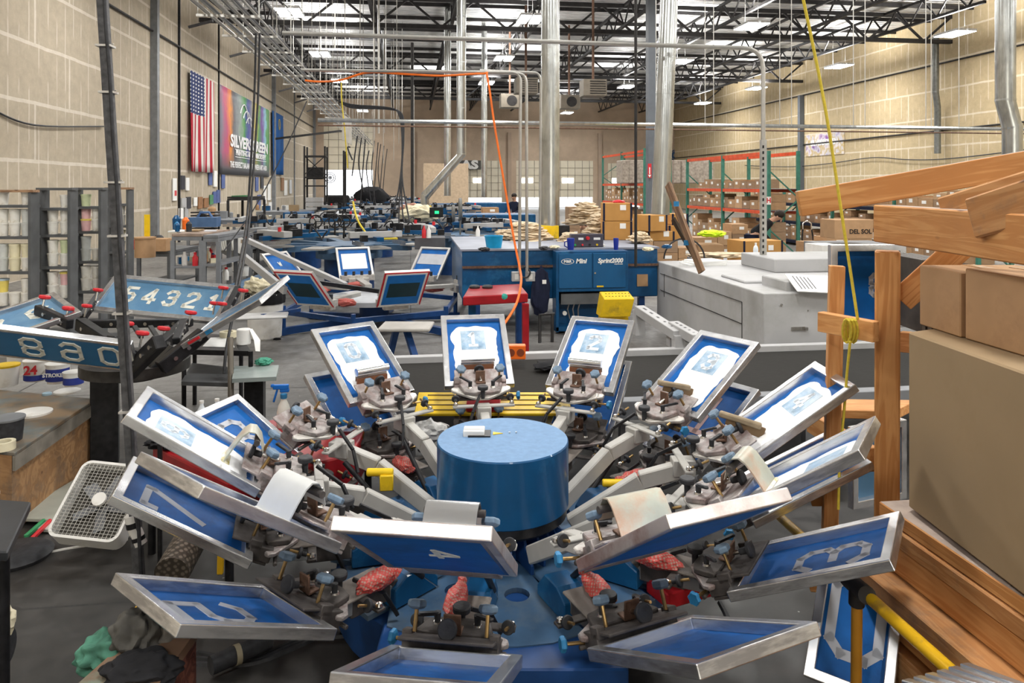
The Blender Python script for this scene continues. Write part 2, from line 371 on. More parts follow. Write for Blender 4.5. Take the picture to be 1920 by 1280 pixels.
# paint flecks
vo = N(nt, 'ShaderNodeTexVoronoi', Scale=6.); nt.links.new(tc.outputs['Object'], vo.inputs['Vector'])
c = mixc(nt, ramp(nt, vo.outputs['Distance'], [(.025, (.8, .8, .8)), (.04, (0, 0, 0))]), c, (.55, .54, .52))
nt.links.new(c, b.inputs['Base Color'])
nt.links.new(ramp(nt, n2.outputs[0], [(.3, (.32, .32, .32)), (.7, (.6, .6, .6))]), b.inputs['Roughness'])
structure(quadbox('floor', (7.5, 27, -.1), (31.2, 74.6, .2), m))
# ceiling: foil insulation between purlins
m, nt, b = nodes('foil_insulation')
tc = N(nt, 'ShaderNodeTexCoord'); mp = N(nt, 'ShaderNodeMapping'); mp.inputs['Scale'].default_value = (.9, 4.2, 1); nt.links.new(tc.outputs['Object'], mp.inputs[0])
nz = N(nt, 'ShaderNodeTexNoise', Scale=1.6, Detail=6., Distortion=.6); nt.links.new(mp.outputs[0], nz.inputs['Vector'])
nt.links.new(ramp(nt, nz.outputs[0], [(.35, (.55, .55, .55)), (.6, (.9, .89, .87))]), b.inputs['Base Color'])
b.inputs['Metallic'].default_value = .3; b.inputs['Roughness'].default_value = .4
wv = N(nt, 'ShaderNodeTexWave', Scale=1.1, Distortion=2.5, Detail=3.); wv.bands_direction = 'Y'; nt.links.new(tc.outputs['Object'], wv.inputs['Vector'])
bp = N(nt, 'ShaderNodeBump', Strength=.8, Distance=.25); nt.links.new(wv.outputs['Fac'], bp.inputs['Height'])
bp2 = N(nt, 'ShaderNodeBump', Strength=.5, Distance=.12); nt.links.new(nz.outputs[0], bp2.inputs['Height']); nt.links.new(bp.outputs[0], bp2.inputs['Normal']); nt.links.new(bp2.outputs[0], b.inputs['Normal'])
FOIL = m
GLOW = mat('skylight_glow', (1, .99, .96), .5, emit=3.2)
ceil = structure(quadbox('ceiling', (7.5, 25, ZR + .15), (31.2, 74.6, .3), FOIL))
for i in range(17):
    y = 22.5 + i * 2.44
    mb = MB().box((7.5, y, ZR - .12), (30.6, .09, .15)); mb.build('purlin', DSTEEL, ceil, smooth=False)
sky = [(11.5, 29.4), (-3.6, 34.2), (6.2, 39.0), (12.4, 44.0), (1.2, 46.4), (8, 51.0), (-4, 53.5), (16.5, 36.6)]  # skylights, with extra panels put in to brighten the foil ceiling
for x, y in sky: quadbox('skylight_panel', (x, y, ZR - .03), (2.4, 1.2, .05), GLOW, parent=ceil)
# back wall with dock doors
BW = mat('tilt_up_concrete', (.56, .44, .33), .85, 0, .12, .7, stain=(.46, .36, .27), stain_amt=.4)
doors = [(607, 699, 233, 'tall roller door, its lower half open to the daylight'), (875, 941, 301, ''), (968, 1036, 301, ''), (1044, 1112, 301, ''), (1140, 1200, 306, '')]
def bx(px): return W((px - 960) / FPX * 1, 1, 0)
def XB(px): v = W((px - 960) / FPX, 1, 0); return v.x / v.y * YB
def ZB(px, py): v = W((px - 960) / FPX, 1, 0); return H + (HY - py) / FPX * YB / v.y
mb = MB(); xs = [XL - .3]; op = []
for (a, b_, t, l) in doors: op.append((XB(a), XB(b_), ZB(a, t)))
cur = XL - .3
for (a, b_, zt) in op:
    mb.box(((cur + a) / 2, YB + .15, 4.8), (a - cur, .3, 9.6)); mb.box(((a + b_) / 2, YB + .15, (zt + 9.6) / 2), (b_ - a, .3, 9.6 - zt)); cur = b_
mb.box(((cur + XR + .3) / 2, YB + .15, 4.8), (XR + .3 - cur, .3, 9.6))
structure(mb.build('wall_back', BW, smooth=False))
DOORW = mat('dock_door', (.78, .72, .58), .5, 0, .04, 2); DOORL = mat('door_seam', (.38, .34, .27), .6)
WGLOW = mat('lit_pane', (1, 1, 1), .4, emit=2.2)
for i, (a, b_, zt) in enumerate(op):
    e = bpy.data.objects.new('door_%d' % (i + 1), None); C.objects.link(e); e['kind'] = 'structure'; WM[e.name] = Matrix.Identity(4)
    zlow = 3.2 if i == 0 else (0.9 if i == 1 else .75)
    k = 0; z = zt; cx = (a + b_) / 2
    while z > zlow + .3:
        z2 = max(z - .62, zlow); mb = MB().box((cx, YB + .05, (z + z2) / 2), (b_ - a, .06, z - z2)); mb.build('door_section', DOORW, e, smooth=False)
        z = z2
    mb = MB()
    for j in range(5): mb.box((a + (j + .5) * (b_ - a) / 5, YB, (zt + zlow) / 2), (.04, .05, zt - zlow))
    k2 = int((zt - zlow) / .62); [mb.box((cx, YB, zt - j * .62), (b_ - a, .05, .03)) for j in range(1, k2 + 1)]; mb.build('hinge_line', DOORL, e, smooth=False)
    if i: MB().box((a + (.3 if i != 1 else .35) * (b_ - a), YB - .01, 2.35), (1.0, .04, .42)).build('vision_pane', WGLOW, e, smooth=False)
# concrete columns on back wall, steel columns on left wall
for i, px in enumerate((775, 838, 955, 1040, 1124, 1215)):
    mb = MB().box((XB(px), YB - .12, 3.2), (.3, .24, 6.4)); structure(mb.build('trim_%d' % (i + 1), mat('pilaster', (.46, .36, .28), .85, 0, .1, 1), smooth=False))
n_t = 7
for px, w, m_ in ((284, .2, GREYM), (334, .07, BLKM), (409, .06, BLKM), (510, .2, GREYM), (551, .08, GREYM), (587, .2, GREYM)):
    y = YX(px, XL); mb = MB().box((XL + w / 2, y, 4.4), (w, w, 8.8)); structure(mb.build('trim_%d' % n_t, m_, smooth=False)); n_t += 1
# ledger along left and right wall tops
for x, z in ((XL + .06, 6.6), (XR - .06, 7.2), (XR - .06, 4.3)):
    mb = MB().cyl((x, 8, z), (x, YB - .1, z), .035); structure(mb.build('trim_%d' % n_t, DSTEEL)); n_t += 1
# roof trusses
TC = ZR - .25; TB = 8.25
def truss(p0, p1, step, lab, zt=TC, zb=TB, s=.11):
    p0 = V(p0); p1 = V(p1); L = (p1 - p0).length; n = int(L / step); mb = MB()
    a = V((0, 0, zt)); b_ = V((0, 0, zb))
    mb.beam(p0 + a, p1 + a, s, s); 
    o = thing('roof_truss', lab, 'truss', V((p0.x, p0.y, zb)), 'open web roof trusses')
    mb.build('top_chord', DSTEEL, o, smooth=False, world=True); mb = MB(); mb.beam(p0 + b_, p1 + b_, s * 1.2, s * 1.0); mb.build('bottom_chord', DSTEEL, o, smooth=False, world=True)
    mb = MB()
    for i in range(n):
        q0 = p0.lerp(p1, i / n); q1 = p0.lerp(p1, (i + .5) / n); q2 = p0.lerp(p1, (i + 1) / n)
        mb.beam(q0 + a, q1 + b_, s * .5, s * .5); mb.beam(q1 + b_, q2 + a, s * .5, s * .5)
    mb.build('web', DSTEEL, o, smooth=False, world=True); return o
names = ['above the left aisle', 'left of the round ducts', 'over the row of blue presses', 'right of the slanted duct', 'between the two tall near ducts', 'over the carton stacks', 'over the green pallet rack', 'nearest the right wall']
for i, x in enumerate((-5.6, -1.4, 1.6, 4.9, 8.4, 12.2, 16.0, 19.6)):
    truss((x, 23, 0), (x, YB - .1, 0), 1.5, 'dark lengthwise roof truss ' + names[i], s=.1)
for i, y in enumerate((28.5, 40.5, 52.0)):
    truss((XL + .1, y, 0), (XR - .1, y, 0), 2.4, 'dark cross girder of the roof, ' + ['the nearest one', 'the middle one', 'the farthest one'][i], zb=TB - .25, s=.16)
# ceiling lights
LIT = mat('light_diffuser', (1, 1, 1), .4, emit=16.)
lights = [(543, 24, ''), (994, 37, ''), (945, 110, ''), (600, 102, ''), (912, 156, ''), (637, 152, ''), (680, 208, ''), (1063, 212, ''), (1175, 163, ''), (1409, 50, ''), (1790, 64, ''), (1573, 125, ''), (1277, 116, ''), (1418, 166, ''), (1318, 194, ''), (1112, 246, '')]
where = ['top left over the conduit rack', 'top centre left of the thick duct', 'second row right of the slanted duct', 'left above the hanging rods', 'over the thin far duct', 'behind the orange cord', 'far left over the roller door', 'far between the two tall ducts', 'right of the grey steel column', 'top right near the yellow rope', 'farthest right near the wall duct', 'above the small wall poster', 'beside the dented near duct', 'behind the bent conduit', 'smallest one near the right wall corner', 'low far one above the dock doors']
proto = None; LZ = 7.55; n_l = 0
def ceiling_light(p, lab):
    global proto, n_l
    if proto is None:
        proto = thing('ceiling_light', lab, 'light', p, 'high bay lights')
        mb = MB()
        for s_ in (-1, 1): mb.box((s_ * .22, 0, .05), (.36, 1.25, .08))
        mb.box((0, 0, .1), (.2, .4, .06)); mb.build('housing', mat('light_housing', (.7, .7, .7), .4), proto, world=False, smooth=False)
        mb = MB()
        for s_ in (-1, 1): mb.box((s_ * .22, 0, 0), (.33, 1.2, .02))
        mb.build('diffuser', LIT, proto, world=False, smooth=False)
        mb = MB()
        for s_ in (-1, 1): mb.cyl((0, s_ * .5, .08), (0, s_ * .5, 1.4), .006, n=5)
        mb.build('hanger', COND, proto, world=False); o = proto
    else: o = copy_tree(proto, M=Matrix.Translation(p), label=lab)
    ld = bpy.data.lights.new('lamp', 'AREA'); ld.shape = 'RECTANGLE'; ld.size = .9; ld.size_y = 1.2; ld.energy = 170; ld.color = (1, .975, .93)
    l = bpy.data.objects.new('lamp_emitter', ld); C.objects.link(l); l.location = p + V((0, 0, -.05))
    if p.y > 20:
        ld = bpy.data.lights.new('added_uplight', 'AREA'); ld.size = 1.2; ld.energy = 260; ld.color = (1, .98, .95)
        l = bpy.data.objects.new('added_uplight_emitter', ld); C.objects.link(l); l.location = p + V((0, 0, .2)); l.rotation_euler = (pi, 0, 0)  # upward lamp added over the far fixtures to brighten the foil ceiling
    return o
for (px, py, _), w in zip(lights, where): ceiling_light(PZ(px, py, LZ), 'bright twin panel ceiling light, ' + w)
k = 0
for y in (-4, 3, 10, 17.5):
    for x in (-4.5, 1.5, 7.5, 14, 20):
        ceiling_light(V((x, y, LZ)), 'twin panel ceiling light out of view above the near work area'); k += 1
for x in (-2, 5, 12, 18):
    for y in (36, 50):
        ld = bpy.data.lights.new('skylight_daylight', 'AREA'); ld.size = 2; ld.energy = 160; ld.color = (.95, .98, 1)
        l = bpy.data.objects.new('skylight_daylight', ld); C.objects.link(l); l.location = (x, y, ZR - .1)
# daylight: sky outside and through the open door
w = bpy.data.worlds.new('sky'); bpy.context.scene.world = w; w.use_nodes = True
bg = w.node_tree.nodes['Background']; bg.inputs[0].default_value = (.93, .96, 1, 1); bg.inputs[1].default_value = 3.5
ground = MB().box((5, YB + 30, -.05), (80, 59, .1)); structure(ground.build('ground', mat('yard_concrete', (.7, .69, .66), .8), smooth=False))
# lamp added to brighten near frame faces, for an assumed bay out of view
ld = bpy.data.lights.new('assumed_bay_light', 'AREA'); ld.shape = 'RECTANGLE'; ld.size = 7; ld.size_y = 3.6; ld.energy = 330; ld.color = (.95, .98, 1)
l = bpy.data.objects.new('assumed_bay_light', ld); C.objects.link(l); l.location = (1.5, -11.9, 2.3); l.rotation_euler = (pi / 2, 0, pi)
# camera
cam = bpy.data.cameras.new('camera'); co = bpy.data.objects.new('camera', cam); C.objects.link(co)
cam.sensor_width = 36; cam.lens = 36 * FPX / 1920; cam.shift_y = -(640 - HY) / 1920; cam.clip_end = 300; cam.clip_start = .05
co.location = (0, 0, H); co.rotation_euler = (pi / 2, 0, -YAW); bpy.context.scene.camera = co
vs = bpy.context.scene.view_settings; vs.view_transform = 'Standard'; vs.look = 'None'; vs.gamma = 1; vs.exposure = .3; vs.use_curve_mapping = False
# ================================================================ NUMBERING CAROUSEL (nearest press)
CC = W(-.041, 3.28, 0); CM = TR(CC, -YAW)
A0 = R(131.0); DA = 2 * pi / 11
def knob_lobed(mb, c, ax, r=.021, h=.022, m=0):
    M = axes(ax).to_3x3(); M = M @ Matrix(((0, 0, 1), (1, 0, 0), (0, 1, 0)))
    mb.lathe([(r * .45, 0), (r * .8, h * .12), (r, h * .35), (r, h * .8), (r * .85, h), (.0005, h * 1.02)], 24, M, c, m, .10, 6)
def knob_round(mb, c, ax, r=.024, h=.012, stem=.03, m=0):
    M = axes(ax).to_3x3() @ Matrix(((0, 0, 1), (1, 0, 0), (0, 1, 0)))
    mb.lathe([(r * .38, -stem), (r * .42, -.004), (r * .95, 0), (r, h * .3), (r, h * .8), (r * .9, h), (r * .4, h * 1.05), (.0005, h)], 20, M, c, m)
press = thing('numbering_press', 'big carousel screen printing press with blue centre drum and two tiers of numbered screens', 'printing press', CM)
def loc(mb, name, m, parent=press, **k): return mb.build(name, m, parent, world=False, **k)
# drum
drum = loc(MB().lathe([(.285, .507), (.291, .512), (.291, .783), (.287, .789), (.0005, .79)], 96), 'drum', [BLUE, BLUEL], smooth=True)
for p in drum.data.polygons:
    if p.normal.z > .8: p.material_index = 1  # upward faces of the drum take the paler blue
loc(MB().box((-.105, .05, .792), (.10, .085, .008)), 'hatch_opening', BLKM, drum, smooth=False)
loc(MB().box((-.13, .055, .80), (.095, .075, .03)).box((-.13, .055, .817), (.09, .03, .006)), 'socket_cover', WHITE, drum, bevel=.004)
mb = MB(); mb.prism([(-.045, .04), (-.045, .075), (.0, .0575)], .7905, .793); loc(mb, 'warning_triangle', YEL, drum, smooth=False)
mb = MB(); mb.cyl((.03, .06, .79), (.03, .06, .797), .004); mb.cyl((.06, .062, .79), (.06, .062, .797), .004); loc(mb, 'bolt_head', STEEL, drum)
loc(MB().lathe([(.26, .45), (.284, .47), (.284, .507), (.27, .51)], 64), 'drum_ring', BLKM)
loc(MB().cyl((0, 0, .12), (0, 0, .46), .15, n=32), 'hub', BLUED)
# base plate with holes
NB = 11
mb = MB()
ro, ri = .74, .17; hz = .325; n = 132; hr = .05; hR = .42
# plate as ring with round openings: ring sectors with a hole polygon bridged
for k in range(NB):
    a = A0 + DA * (k + .5); am = a; hn = 16
    inner = [V((hR * cos(am) + hr * cos(2 * pi * i / hn), hR * sin(am) + hr * sin(2 * pi * i / hn), 0)) for i in range(hn)]
    # outer boundary of sector sampled by direction from hole centre
    outer = []
    c0 = V((hR * cos(am), hR * sin(am), 0))
    for i in range(hn):
        d = V((cos(2 * pi * i / hn), sin(2 * pi * i / hn), 0)); t = .01
        while t < 1.0:
            q = c0 + d * t; rr = q.length; an = (math.atan2(q.y, q.x) - am + pi) % (2 * pi) - pi
            if rr > ro or rr < ri or abs(an) > DA / 2: break
            t += .004
        outer.append(c0 + d * t)
    vs = [p + V((0, 0, hz)) for p in inner] + [p + V((0, 0, hz)) for p in outer] + [p + V((0, 0, hz - .02)) for p in inner] + [p + V((0, 0, hz - .02)) for p in outer]
    fs = []
    for i in range(hn):
        j = (i + 1) % hn; fs += [(i, j, hn + j, hn + i), (2 * hn + i, 3 * hn + i, 3 * hn + j, 2 * hn + j), (i, 2 * hn + i, 2 * hn + j, j), (hn + i, hn + j, 3 * hn + j, 3 * hn + i)]
    mb.add(vs, fs)
plate = loc(mb, 'base_plate', mat('base_plate_blue', (.045, .10, .185), .5, 0, .25, 6, stain=(.09, .13, .18), stain_amt=.3), smooth=False)
loc(MB().lathe([(.70, .10), (.72, .12), (.72, .30), (.70, .304), (.18, .304)], 48), 'base_pan', BLUED)
# fins, folded pallet brackets, pallet arms
for k in range(NB):
    a = A0 + DA * k; Mz = Matrix.Rotation(a, 4, 'Z'); Mz3 = Mz.to_3x3(); Mh = Matrix.Rotation(a + DA / 2, 4, 'Z').to_3x3()
    mb = MB(); mb.prism([(.15, .325), (.30, .325), (.30, .36), (.24, .40), (.22, .45), (.15, .45)], -.006, .006, Mz3 @ Matrix(((1, 0, 0), (0, 0, -1), (0, 1, 0))))
    mb.prism([(.15, .325), (.27, .325), (.27, .36), (.24, .40), (.22, .45), (.15, .45)], -.006, .006, Mh @ Matrix(((1, 0, 0), (0, 0, -1), (0, 1, 0)))); loc(mb, 'hub_fin', BLUED, smooth=False)
    mb = MB()
    for q in (.115, -.115): mb.cyl(Mh @ V((.5, q, .325)), Mh @ V((.5, q, .335)), .011, n=8)
    loc(mb, 'bolt_head', BRASS)
    # folded sheet-metal pallet bracket
    pr = [(.44, .33), (.66, .33), (.66, .40), (.60, .435), (.50, .435), (.44, .37)]
    mb = MB(); mb.prism(pr, -.05, .05, Mz3 @ Matrix(((1, 0, 0), (0, 0, -1), (0, 1, 0)))); br = loc(mb, 'pallet_bracket', BLUE, smooth=False, bevel=.004)
    mb = MB(); mb.beam(Mz3 @ V((.58, 0, .38)), Mz3 @ V((1.02, 0, .42)), .05, .05); loc(mb, 'pallet_arm', GREYM, smooth=False, bevel=.003)
    mb = MB(); mb.box(Mz3 @ V((.80, 0, .455)), (.26, .13, .012), Mz3); loc(mb, 'print_pallet', mat('pallet_top', (.16, .14, .125), .6, .2, .2, 10, stain=(.3, .27, .24), stain_amt=.3), smooth=False, bevel=.004)
# base legs
for s_ in (-1, 1): loc(MB().beam((s_ * .1, -.3, .13), (s_ * .62, -.95, .06), .12, .1), 'base_leg', BLUED, smooth=False, bevel=.006); loc(MB().beam((s_ * .1, .3, .13), (s_ * .62, .85, .06), .12, .1), 'base_leg', BLUED, smooth=False, bevel=.006)
loc(MB().box((0, -.72, .20), (.85, .26, .24)), 'base_box', BLUED, smooth=False, bevel=.006)

# print arms: upper and lower tier
def station(k, tier):
    a = A0 - DA * k; M = Matrix.Rotation(a, 4, 'Z')
    if tier == 'up': path = [(.82, .66), (.61, .603), (.30, .41)]; z0 = 0.; r0 = 0.; am = ARM; tilt = R(35)
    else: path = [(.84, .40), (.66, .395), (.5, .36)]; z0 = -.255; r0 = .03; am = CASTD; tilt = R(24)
    mb = MB()
    for (p, q) in zip(path, path[1:]): mb.beam((p[0], 0, p[1]), (q[0], 0, q[1]), .052, .07)
    arm = loc(mb, 'print_arm', am, smooth=False, bevel=.005); arm.matrix_basis = M
    S = lambda r, y, z: (r + r0, y, z + z0)
    parts = []
    mb = MB(); mb.box(S(.79, 0, .70), (.035, .34, .012))
    if tier == 'up': mb.box(S(.80, 0, .665), (.10, .075, .07))
    parts.append((mb, 'cross_bar', am, .003))
    # registration plate: bone shaped casting and its top plate
    T = Matrix.Rotation(-R(14) if tier == 'up' else -R(8), 3, 'Y')
    bone = [(-.055, -.035), (-.04, -.06), (.035, -.165), (.06, -.172), (.075, -.155), (.07, -.12), (.055, 0), (.07, .12), (.075, .155), (.06, .172), (.035, .165), (-.04, .06), (-.055, .035)]
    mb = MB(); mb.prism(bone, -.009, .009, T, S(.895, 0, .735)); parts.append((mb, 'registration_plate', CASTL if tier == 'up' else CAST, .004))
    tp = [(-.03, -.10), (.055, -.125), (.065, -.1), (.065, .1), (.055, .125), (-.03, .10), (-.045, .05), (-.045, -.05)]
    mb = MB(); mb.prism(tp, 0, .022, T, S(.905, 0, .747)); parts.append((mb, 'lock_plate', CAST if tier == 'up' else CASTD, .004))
    # clamp holding the screen's inner rail
    K = Matrix.Rotation(-tilt, 3, 'Y')
    mb = MB(); mb.box(S(.985, 0, .745), (.09, .30, .055), K); mb.box(S(1.04, 0, .80), (.10, .29, .010), K); mb.box(S(1.01, 0, .72), (.10, .30, .012), K)
    for s_ in (-1, 1): mb.box(S(1.0, s_ * .135, .782), (.05, .03, .035), K)
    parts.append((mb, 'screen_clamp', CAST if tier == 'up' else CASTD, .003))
    for s_ in (-1, 1):
        mb = MB(); ax = K @ V((0, 0, 1)); c = V(S(1.012, s_ * .112, .80)); mb.cyl(c, c + ax * .075, .0065, n=8, m=1); knob_lobed(mb, c + ax * .06, ax, .027, .026); parts.append((mb, 'clamp_knob', [KNOBB, BRASS], 0))
        # adjuster with ball joint and small black wheel
        mb = MB(); c0 = V(S(.79, s_ * .155, .712)); c1 = V(S(.875, s_ * .15, .745)); d = (c1 - c0).normalized()
        mb.cyl(c0, c1, .0055, n=8, m=1); mb.lathe([(.001, -.013), (.011, -.009), (.014, 0), (.011, .009), (.001, .013)], 12, None, c0, 2); knob_round(mb, c0 + d * .045, d, .022, .012, .022)
        parts.append((mb, 'adjuster', [BLACK, BRASS, STEEL], 0))
        # ratchet lever
        b0 = V(S(.91, s_ * .065, .765)); mb = MB(); mb.cyl(b0, b0 + V((0, 0, .012)), .018, .013, 14, 1); mb.cyl(b0 + V((0, 0, .01)), b0 + V((0, 0, .04)), .010, .012, 12)
        e = b0 + V((.045, s_ * .05 * (1 if k % 2 else -.4) , .055)); mb.beam(b0 + V((0, 0, .036)), e, .013, .010); mb.lathe([(.001, -.004), (.009, -.003), (.009, .003), (.001, .005)], 10, None, e)
        parts.append((mb, 'ratchet_lever', [BLACK, STEEL], 0))
    mb = MB(); mb.beam(S(.70, .07, .69), S(.80, .02, .76), .014, .014); mb.beam(S(.70, .07, .69), S(.66, .10, .60), .014, .014); parts.append((mb, 'release_lever', BLKM, .002))
    # centre pressure knob through an angle bracket
    mb = MB(); mb.box(S(.985, 0, .815), (.008, .055, .06)); mb.box(S(.965, 0, .785), (.045, .055, .008)); parts.append((mb, 'angle_bracket', RUST, .002))
    mb = MB(); ax = V((cos(R(25)), 0, sin(R(25)))); c = V(S(.95, 0, .79)); mb.cyl(c, c + ax * .10, .008, n=10, m=1); knob_round(mb, c + ax * .105, ax, .030, .014, .035); parts.append((mb, 'pressure_knob', [BLACK, STEEL], 0))
    mb = MB(); knob_round(mb, V(S(.845, 0, .775)), (0, 0, 1), .030, .020, .05); parts.append((mb, 'lock_knob', BLACK, 0))
    mb = MB(); ax = V((-.2, -1, .05)).normalized(); c = V(S(.93, -.13, .712)); mb.cyl(c, c + ax * .09, .006, n=8, m=1); knob_lobed(mb, c + ax * .07, ax, .022, .022); parts.append((mb, 'side_knob', [KNOBC, BRASS], 0))
    mb = MB(); mb.box(S(.95, .10, .735), (.05, .03, .05)); mb.box(S(.925, -.10, .72), (.05, .04, .035)); mb.cyl(S(.93, -.16, .70), S(.93, .16, .70), .009, n=8); parts.append((mb, 'pivot_block', CASTD, .003))
    if tier == 'up':
        mb = MB(); mb.cyl((.76, .045, .62), (.52, .045, .40), .012, n=12); mb.cyl((.52, .045, .40), (.38, .045, .27), .006, n=8, m=1); mb.cyl((.38, .045, .27), (.365, .045, .255), .011, n=8); parts.append((mb, 'gas_spring', [BLKM, STEEL], 0))
    else:
        mb = MB(); mb.lump((.735, (-.05 if k % 2 else .045), .475), (.20, .075, .07), k, .22, 3, 3, fold=.05); mb.lump((.63, -.05 if k % 2 else .045, .485), (.05, .035, .03), k + 3, .5, 5, 2); parts.append((mb, 'red_netting', REDNET, 0))
    for (mb, nm, mm, bv) in parts: o = mb.build(nm, mm, arm, world=False, bevel=bv)
    return arm
for k in range(11):
    station(k, 'up'); station(k, 'low')
# ---- screens
def screen_frame(name, label, L, Wd, mm=MESH, rail=.036, hgt=.036, al=ALU, group=None, M=None, ml=.4):
    """origin centre of the inner end; x outward along length, z up, mesh at the bottom"""
    t = thing(name, label, 'screen', M, group)
    mb = MB(); h2 = Wd / 2; o = [(0, -h2), (L, -h2), (L, h2), (0, h2)]; i_ = [(rail, -h2 + rail), (L - rail, -h2 + rail), (L - rail, h2 - rail), (rail, h2 - rail)]
    vs = [(x, y, 0) for x, y in o] + [(x, y, hgt) for x, y in o] + [(x, y, 0) for x, y in i_] + [(x, y, hgt) for x, y in i_]
    fs = []
    for a in range(4):
        b = (a + 1) % 4; fs += [(a, b, 4 + b, 4 + a), (8 + a, 12 + a, 12 + b, 8 + b), (4 + a, 4 + b, 12 + b, 12 + a), (a, 8 + a, 8 + b, b)]
    mb.add(vs, fs); mb.build('frame', al, t, world=False, smooth=False, bevel=.0035, seg=2)
    s = MB().box((L / 2, 0, .0015), (L - rail * 1.2, Wd - rail * 1.2, .003)).build('mesh', mm, t, world=False, smooth=False)
    return t, s
def blob(L0, L1, w0, w1, seed, n=64, z0=.0035, z1=.006, notch=.1):
    rnd = random.Random(seed); pts = []
    ph = [rnd.uniform(0, 6) for _ in range(6)]
    for i in range(n):
        a = 2 * pi * i / n; ca, sa = cos(a), sin(a)
        f = 1 / max(abs(ca) ** 5 + abs(sa) ** 5, 1e-9) ** .2
        x = (L0 + L1) / 2 + (L1 - L0) / 2 * ca * f; t = (x - L0) / (L1 - L0); w = w0 + (w1 - w0) * t
        jit = 1 + .035 * sin(7 * a + ph[0]) + .03 * sin(13 * a + ph[1]) + .03 * rnd.uniform(-1, 1)
        y = w * sa * f * jit; x = (L0 + L1) / 2 + (x - (L0 + L1) / 2) * (1 + .02 * sin(9 * a + ph[2]))
        pts.append((x, y))
    return pts, z0, z1
def up_matrix(a, r_in=1.03, z_in=.758, tilt=R(35.3), dy=0., twist=0.):
    return CM @ Matrix.Rotation(a, 4, 'Z') @ Matrix.Translation((r_in, dy, z_in - .03)) @ Matrix.Rotation(-tilt, 4, 'Y') @ Matrix.Rotation(twist, 4, 'Z')
seats = {0: 'back left of the drum', 1: 'directly behind the drum', 2: 'behind and right of the drum', 3: 'back right of the drum', 4: 'right side, pointing at the wooden rack', 5: 'right side, above the yellow pipe', 6: 'front right, seen from beneath', 7: 'front centre, seen edge-on with bright blue underside', 8: 'front left, above the grey squeegee', 9: 'left side, over the red cart'}
ROT = Matrix.Rotation(-pi / 2, 4, 'Z')     # numeral top points outward along +x
digs = {0: '0', 1: '1', 2: '2', 3: '3', 4: '4', 5: None, 6: None, 7: '4', 8: None, 9: '9'}
for k in range(10):
    a = A0 - DA * k
    lab = 'upper tier aluminium screen ' + seats[k]
    if k in (0, 1, 2, 3, 4, 9): lab = 'upper tier screen with white ink and number %s, %s' % (digs[k] if k != 9 else '9', seats[k])
    t, s = screen_frame('print_screen', lab, .565, .408, group='upper tier screens', M=up_matrix(a), mm=MESH, al=ALUP if k in (6, 7) else ALU)
    if k in (0, 1, 2, 3, 4, 5, 9):
        pts, z0, z1 = blob(.05, .49, .12, .148, k + 3)
        MB().prism(pts, z0, z1).build('ink', INK, t, world=False)
        MB().box((.375, .01, .0068), (.155, .15, .0012)).build('thin_ink_window', INKT, t, world=False, smooth=False)
        if digs[k]:
            M = Matrix.Translation((.38, .01, .0082)) @ ROT
            digit(digs[k], .10, M, w=.22, t=.0008).build('stencil', mat('ink_number', (.74, .80, .86), .4), t, world=False, smooth=False)
    elif digs[k]:
        M = Matrix.Translation((.33, .04, .0015)) @ ROT
        digit(digs[k], .11, M, w=.14, t=.004).build('stencil', STENW, t, world=False, smooth=False)
lowdig = {0: None, 1: None, 2: None, 3: '1', 4: None, 5: '3', 6: None, 7: None, 8: '5', 9: '7', 10: '8'}
lseat = {0: 'back left', 1: 'directly behind the drum', 2: 'behind the drum to the right', 3: 'back right, pink numeral', 4: 'right side, dark and mostly hidden', 5: 'far right corner with a grey 3', 6: 'front right, low near the floor', 7: 'front centre, lowest and nearest', 8: 'front left corner with a grey 5', 9: 'left side with a grey 7', 10: 'left rear in the gap above the spray bottle'}
for k in range(11):
    if k == 1: continue
    a = A0 - DA * k + R(1.0)
    zi, ti, ri = .50, R(26), 1.06
    if k in (0, 2, 3, 10): zi, ti = .50, R(35)
    if k == 9: zi, ti = .50, R(33)
    M = up_matrix(a, ri, zi, ti)
    t, s = screen_frame('print_screen', 'lower tier screen ' + lseat[k], .565, .408, group='lower tier screens', M=M)
    if lowdig[k]:
        Md = Matrix.Translation((.33, .0, .0015)) @ ROT @ Matrix.Scale(-1 if k in (8, 5) else 1, 4, (1, 0, 0))
        digit(lowdig[k], .24, Md, w=.13, t=.004).build('stencil', mat('stencil_pink', (.62, .42, .38), .6) if k == 3 else STENC, t, world=False, smooth=False)
